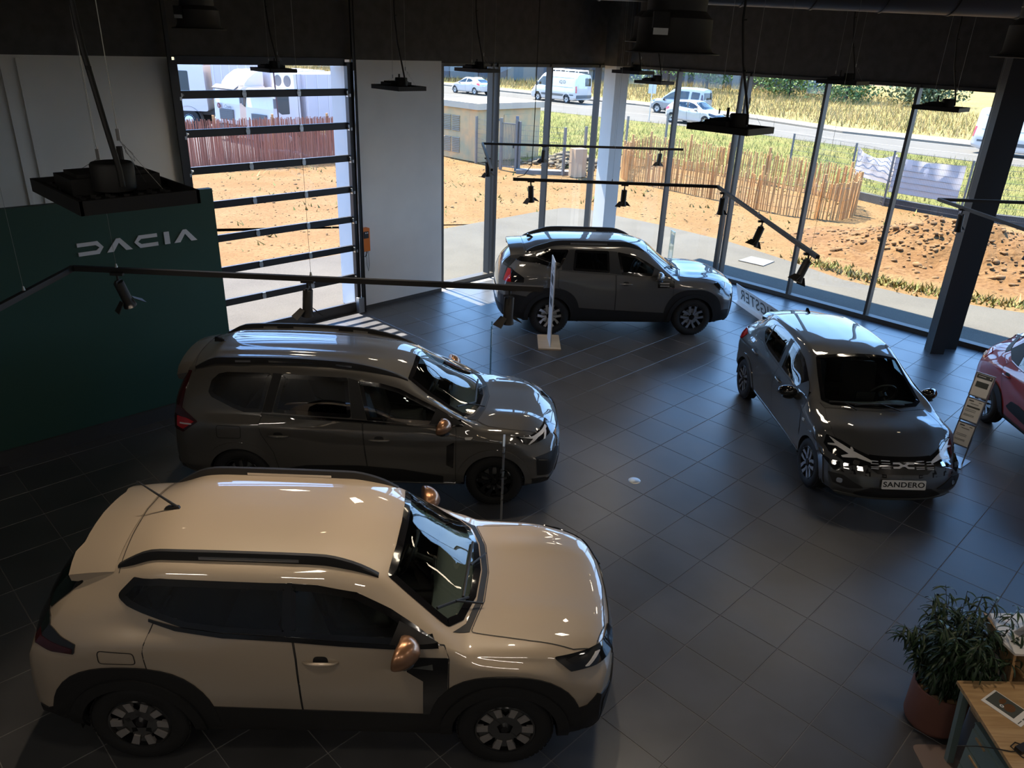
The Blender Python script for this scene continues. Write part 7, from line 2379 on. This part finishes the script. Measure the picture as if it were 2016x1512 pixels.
# trees, buildings -----------------------------------------------------------
def tree(x, y, z, h, w, cols, label, n=2600, leaf=.17, trunk=True, blobs=14, kind='tree'):
    r = empty('tree' if kind == 'tree' else 'bush', (x, y, z), 0, label, kind, 'trees and bushes across the road')
    P = []
    cs = []
    for k_ in range(blobs):
        a = RNG.uniform(0, 6.28); rr = w * .5 * RNG.uniform(.1, .75)
        cs.append((rr * math.cos(a), rr * math.sin(a), h * RNG.uniform(.35 if trunk else .2, .85), w * RNG.uniform(.22, .34)))
    cs = np.array(cs)
    ci = NR.integers(0, blobs, n)
    dirs = NR.normal(0, 1, (n, 3)); dirs /= np.linalg.norm(dirs, axis=1)[:, None]
    c = cs[ci, :3] + dirs * cs[ci, 3:] * NR.uniform(.6, 1.05, (n, 1)) * np.array([1, 1, .8])
    u = NR.normal(0, 1, (n, 3)); u /= np.linalg.norm(u, axis=1)[:, None]
    v = np.cross(u, NR.normal(0, 1, (n, 3))); v /= np.linalg.norm(v, axis=1)[:, None]
    s = leaf * NR.uniform(.6, 1.3, (n, 1))
    V = np.stack([c - u * s, c + v * s * .5, c + u * s, c - v * s * .5], 1).reshape(-1, 3)
    o = np_mesh('foliage', V, np.arange(4 * n).reshape(-1, 4), cols, r, mi=NR.integers(0, len(cols), n))
    tag(o, kind='stuff')
    t = MB()
    t.tube([(0, 0, 0), (.05, 0, h * .3), (0, .05, h * .7)], [.16, .12, .05], n=8)
    for k_ in range(5):
        a = k_ * 1.3
        t.tube([(0, 0, h * .3), (w * .2 * math.cos(a), w * .2 * math.sin(a), h * .55), (w * .33 * math.cos(a), w * .33 * math.sin(a), h * .72)], [.07, .05, .02], n=6)
    t.build('trunk', mat('bark', (.12, .09, .06), .9) if 'bark' not in bpy.data.materials else bpy.data.materials['bark'], r)
LG = [mat('leaf_green', (.26, .50, .10), .7), mat('leaf_deep', (.15, .34, .08), .7), mat('leaf_lime', (.50, .70, .15), .7)]
LD = [mat('leaf_olive', (.28, .38, .13), .7), mat('leaf_dark', (.16, .25, .09), .7), mat('leaf_pale', (.46, .52, .20), .7)]
tree(.6, 96, .8, 6.0, 7.0, [LG[0], LG[2]], 'bright green tree above the white van, between the left mullions')
tree(14.6, 84, .8, 6.2, 7.2, [LG[0], LG[2]], 'light green tree beside the corner column')
tree(18.6, 84, .8, 5.2, 5, [LG[0], LG[1]], 'small green tree right of the column tree')
tree(25.5, 79, .6, 6.2, 8.5, LG, 'dense green bush left of the pair behind the dry grass', kind='bush', trunk=False, n=4000)
tree(29.3, 74.5, .6, 5.8, 7.0, LG, 'dense green bush right of the pair behind the dry grass', kind='bush', trunk=False, n=3400)
tree(34.2, 70, .5, 3.9, 6.0, LD, 'round olive green bush alone on the dry bank', kind='bush', trunk=False, n=3200)
for i_, (x, y) in enumerate(((47, 70), (52, 62))):
    tree(x, y, .3, 3.0, 5, LD, ('low olive bush far right under the lamp', 'low olive bush behind the right column')[i_], kind='bush', trunk=False, n=1600)

BG = mat('cladding_blue_grey', (.17, .20, .25), .6); BL = mat('cladding_pale', (.42, .45, .43), .6); BD = mat('cladding_dark', (.05, .06, .08), .5); BBR = mat('cladding_brown', (.20, .14, .13), .7)
def shed(x, y, w, d, h, rz, label, mats, sign=None):
    r = empty('warehouse', (x, y, .8), rad(rz), label, 'building')
    b = MB(); b.box((0, 0, h / 2), (w, d, h)); b.build('walls', mats[0], r)
    n_ = int(w / 3.2)
    for i_ in range(n_):
        p_ = MB(); p_.box((-w / 2 + (i_ + .5) * w / n_, -d / 2 - .04, h * .36), (w / n_ * .96, .08, h * .70))
        p_.build('panel', mats[1 + i_ % (len(mats) - 1)], r)
    for z in np.arange(h * .74, h, .28):
        p_ = MB(); p_.box((0, -d / 2 - .05, z), (w, .10, .12)); p_.build('slat', mats[0], r)
    b = MB(); b.box((0, 0, h + .1), (w + .3, d + .3, .2)); b.build('roof', BD, r)
    if sign:
        b = MB(); b.box((sign[1], -d / 2 - .25, sign[2]), (sign[3], .2, 1.5)); so = b.build('sign_board', BD, r)
        Mx = Matrix(((1, 0, 0, sign[1]), (0, 0, -1, -d / 2 - .36), (0, 1, 0, sign[2]), (0, 0, 0, 1)))
        text_mesh('lettering', sign[0], .78, M['letter'], so, Mx, .01, sx=1.0, bold=.02)
shed(24, 97, 20, 12, 8, -33, 'blue grey warehouse with slatted upper wall and pale panels, right of the column', [BG, BL, BBR, BG])
shed(-2, 99, 26, 12, 7, 0, 'dark warehouse with white roof lettering behind the white van', [BD, BL, BG], sign=('ALAIN AFFLELOU', 8.8, 2.2, 8))
shed(-22, 122, 18, 12, 8, -5, 'grey blue shed far left behind the dry grass', [BG, BG, BL])

# road sign
rs_ = empty('road_sign', (8.35, 53.5, .35), rad(-35), 'grey back of a small road sign on the verge beside the column', 'sign')
b = MB(); b.cyl((0, 0, 0), (0, 0, 2.5), .035, n=8); b.build('post', M['zinc'], rs_)
b = MB(); b.box((0, .03, 2.15), (.55, .02, .7)); b.build('plate', M['zinc'], rs_)

# vehicles on the road ---------------------------------------------------------
W_FAR = wheel_data('f', .31, .205, .2, 'Y5', M['alum'], M['darkalloy'])
P_WHT = paint('paint_white', (1.9, 1.75, 1.65), 0, .4); P_SIL = paint('paint_silver_blue', (.85, .88, .88), .1, .35)
def far_spec(base, pm, **kw):
    S = dict(base)
    for k_ in ('fin', 'whip', 'wipers', 'top_seams', 'cowl', 'rails', 'spoiler'): S.pop(k_, None)
    S.update(ns=48, sub=3, paint=pm, wheel=W_FAR, cabin=False, side_seams=[], handle_mat=pm)
    S['arches'] = lambda xw, R=S['R'], a=S['arch']: [('wheel_arch', ringpoly(xw, R, a - .005, a + .06, -6, 186, n=14), pm, .012, .04)]
    S.update(kw)
    return S
def strip_corners(S, keep=('headlight', 'taillight')):
    S['corners'] = [(n_, p_, a_, m_, o_, k_, []) for (n_, p_, a_, m_, o_, k_, c_) in S['corners'] if n_ in keep]
    S['trims'] = [t_ for t_ in S.get('trims', []) if t_[0] in ('grille', 'lower_intake')]
    return S
hatch = strip_corners(far_spec(SAN, P_WHT, mirror=(.60, .945, .955, P_WHT, (.09, .125, .085))))
coupe = strip_corners(far_spec(SAN, P_WHT, mirror=(.60, .945, .955, P_WHT, (.09, .125, .085))))
coupe['zT'] = [(x, z - .06 * (z > 1.2)) for x, z in SAN['zT']]
coupe['xr'] = -2.15
for k_ in ('zT', 'zR', 'yR', 'zC', 'yC', 'zB', 'yB', 'zS', 'yS'):
    coupe[k_] = [((x if x > -1.2 else x - .2 * (-1.2 - x) / .75), z) for x, z in coupe[k_]]
coupe['profR'] = [(.25, .08), (.45, .02), (.7, 0), (.9, .03), (1.0, .25), (1.2, .75), (1.4, 1.05)]
coupe['fadeR'] = 1.6
coupe['rear_window'] = rounded([(-.44, 1.28), (.44, 1.28), (.55, 1.02), (-.55, 1.02)], .05)
coupe['side_windows'] = [dict(poly=rounded([(-1.0, 1.12), (-.7, 1.27), (-.30, 1.32), (-.19, 1.02), (-.66, 1.05)], .03), frit=.022), dict(poly=rounded([(-.185, 1.32), (.0, 1.31), (.2, 1.27), (.47, 1.165), (.66, 1.085), (.85, .995), (.58, .985), (.06, 1.005), (-.1, 1.015)], .015), frit=.022)]
coupe['side_trims'] = []
kang = strip_corners(far_spec(JOG, P_SIL, mirror=(.865, .955, 1.0, M['plastic'], (.085, .115, .088))))
for k_ in ('zT', 'zR', 'zC'): kang[k_] = [(x, z + (.26 if x < .3 else .26 * max(0, 1 - (x - .3) / .9))) for x, z in JOG[k_]]
kang.update(profR=[(.25, .06), (.6, 0), (1.1, .02), (1.8, .10)], rear_window=rounded([(-.55, 1.62), (.55, 1.62), (.6, 1.15), (-.6, 1.15)], .06))
kang['side_windows'] = [dict(poly=rounded([(-1.9, 1.60), (-1.25, 1.64), (-1.25, 1.15), (-1.9, 1.15)], .05)), dict(poly=rounded([(-1.05, 1.64), (-.2, 1.64), (-.165, 1.10), (-1.05, 1.12)], .05)), dict(poly=rounded([(-.085, 1.60), (.14, 1.58), (.5, 1.42), (.8, 1.22), (1.05, 1.06), (.73, 1.03), (.005, 1.06)], .02))]
kang['side_trims'] = [t_ for t_ in JOG['side_trims'] if t_[0] in ('sill_cladding',)]
VAN = dict(xr=-2.7, xf=2.75, W=1.0, wb=3.3, R=.34, arch=.40, wy=.98, paint=P_WHT, wheel=W_FAR, ns=48, sub=3, cabin=False,
    zT=[(-2.7, 2.25), (-2, 2.32), (0, 2.35), (1.0, 2.32), (1.35, 2.2), (1.9, 1.65), (2.15, 1.38), (2.45, 1.2), (2.75, .98)],
    zR=[(-2.7, 2.18), (0, 2.26), (1.0, 2.22), (1.3, 2.08), (1.8, 1.6), (2.05, 1.34), (2.45, 1.12), (2.75, .92)],
    yR=[(-2.7, .74), (1.2, .74), (2.0, .78), (2.75, .66)],
    zC=[(-2.7, 2.0), (0, 2.08), (1.0, 2.04), (1.3, 1.92), (1.75, 1.55), (2.0, 1.3), (2.45, 1.05), (2.75, .86)],
    yC=[(-2.7, .86), (1.0, .86), (1.8, .86), (2.75, .74)],
    zB=[(-2.7, 1.3), (1.9, 1.22), (2.2, 1.05), (2.75, .78)], yB=[(-2.7, .95), (1.5, .95), (2.75, .86)],
    zS=[(-2.7, 1.05), (1.8, 1.0), (2.75, .70)], yS=[(-2.7, .98), (2.0, .985), (2.75, .93)],
    bowF=.28, profF=[(.2, .08), (.5, 0), (.9, .04), (1.1, .1)], bowR=.05, pR=8, profR=[(.2, .05), (.6, 0), (2.4, .08)],
    windshield=rounded([(1.30, -.66), (2.02, -.72), (2.18, 0), (2.02, .72), (1.30, .66), (1.36, 0)], .05),
    rear_window=rounded([(-.78, 1.95), (-.08, 1.95), (-.08, 1.35), (-.78, 1.35)], .06),
    side_windows=[dict(poly=rounded([(.75, 1.95), (1.2, 1.92), (1.6, 1.6), (1.85, 1.32), (.75, 1.25)], .05))],
    side_trims=[('sill_cladding', [(-2.4, .62), (-1.35, .62), (-1.3, .52), (1.25, .52), (1.25, .68), (-2.4, .72)], TG, .008, .01),
                ('panel_outline', [(-2.3, 1.95), (.5, 1.95), (.5, 1.93), (-2.3, 1.93)], TG, .006, .004), ('panel_outline', [(-2.3, 1.25), (.5, 1.25), (.5, 1.23), (-2.3, 1.23)], TG, .006, .004)],
    doors=[dict(poly=rounded([(.68, 2.0), (1.2, 1.98), (1.62, 1.64), (1.92, 1.3), (1.95, .9), (1.3, .62), (1.25, .5), (.68, .5)], .03), handle=(.80, 1.12, .18))],
    mirror=(1.65, 1.12, 1.35, TG, (.09, .1, .2)),
    arches=lambda xw: [('wheel_arch', ringpoly(xw, .34, .39, .46, -6, 186, n=14), P_WHT, .012, .04)],
    corners=[('headlight', cpoly([(2.35, -.92, 1.0), (2.62, -.62, 1.0), (2.70, -.55, .86), (2.45, -.92, .82)], -45), -45, M['lampglass'], .010, .012, []),
             ('taillight', cpoly([(-2.62, -.97, 1.35), (-2.72, -.90, 1.35), (-2.72, -.90, .85), (-2.62, -.97, .85)], -150), -150, M['redlens'], .010, .012, [])],
    trims=[('bumper', rounded([(-.86, .62), (.86, .62), (.86, .34), (-.86, .34)], .05), 'F', TG, .012, .01), ('rear_bumper', rounded([(-.92, .68), (.92, .68), (.92, .42), (-.92, .42)], .05), 'B', TG, .012, .01)])
def road_pos(p): return (p[0], p[1], .442)
hd = math.degrees(math.atan2(50.6 - 58.4, 20.1 - 16.3))
build_car(coupe, (-4.75, 73.4, .442), 136, 'small white coupe driving away at left above the kiosk roof', group=None)
vr, vb = build_car(VAN, (3.0, 68.2, .442), 134, 'large white van with roof rack and side panel, seen from behind', 'van', name='van')
build_car(kang, (11.6, 60.3, .442), 139, 'silver blue small van with raised roof, behind the white hatchback', 'van', name='van')
build_car(hatch, (11.2, 52.6, .442), -47, 'small white hatchback on the near lane beside the double mullion')
van2 = dict(VAN); van2['rear_window'] = VAN['rear_window']
build_car(van2, (26.3, 41.3, .442), -48, 'white van cut by the dark steel column at the right edge', 'van', name='van')
for y in (-.62, -.2, .2, .62):
    b = MB(); b.tube([(-2.4, y * 1.1, 2.50), (.9, y * 1.1, 2.52)], .03, n=6); b.build('rack_bar', M['white'], vr)
for x in (-2.3, -1.2, -.1, .8):
    b = MB(); b.tube([(x, -.80, 2.3), (x, -.78, 2.47), (x, .78, 2.47), (x, .80, 2.3)], .03, n=6); b.build('rack_bar', M['white'], vr)
Mx = Matrix(((1, 0, 0, -1.75), (0, 0, -1, -.985), (0, 1, 0, 1.63), (0, 0, 0, 1)))
Mx = Matrix(((-1, 0, 0, -1.1), (0, 0, 1, .965), (0, 1, 0, 1.6), (0, 0, 0, 1)))
text_mesh('lettering', 'iQ.D', .36, TG, vr, Mx, .004)

# daylight outdoors is far stronger than the lamps indoors: outdoor surfaces are kept at modest albedo
EXT = .27
for m_ in bpy.data.materials:
    if m_.name in _mats0 or not m_.use_nodes: continue
    for nd in m_.node_tree.nodes:
        if nd.type == 'VALTORGB' and nd.outputs[0].links and nd.outputs[0].links[0].to_socket.type == 'RGBA':
            for e_ in nd.color_ramp.elements: e_.color = (*[c_ * EXT for c_ in e_.color[:3]], 1)
        if nd.type == 'MIX_RGB':
            nd.inputs['Color2'].default_value = (*[c_ * EXT for c_ in nd.inputs['Color2'].default_value[:3]], 1)
        if nd.type == 'BSDF_PRINCIPLED':
            i_ = nd.inputs['Base Color']
            i_.default_value = (*[c_ * EXT for c_ in i_.default_value[:3]], 1)
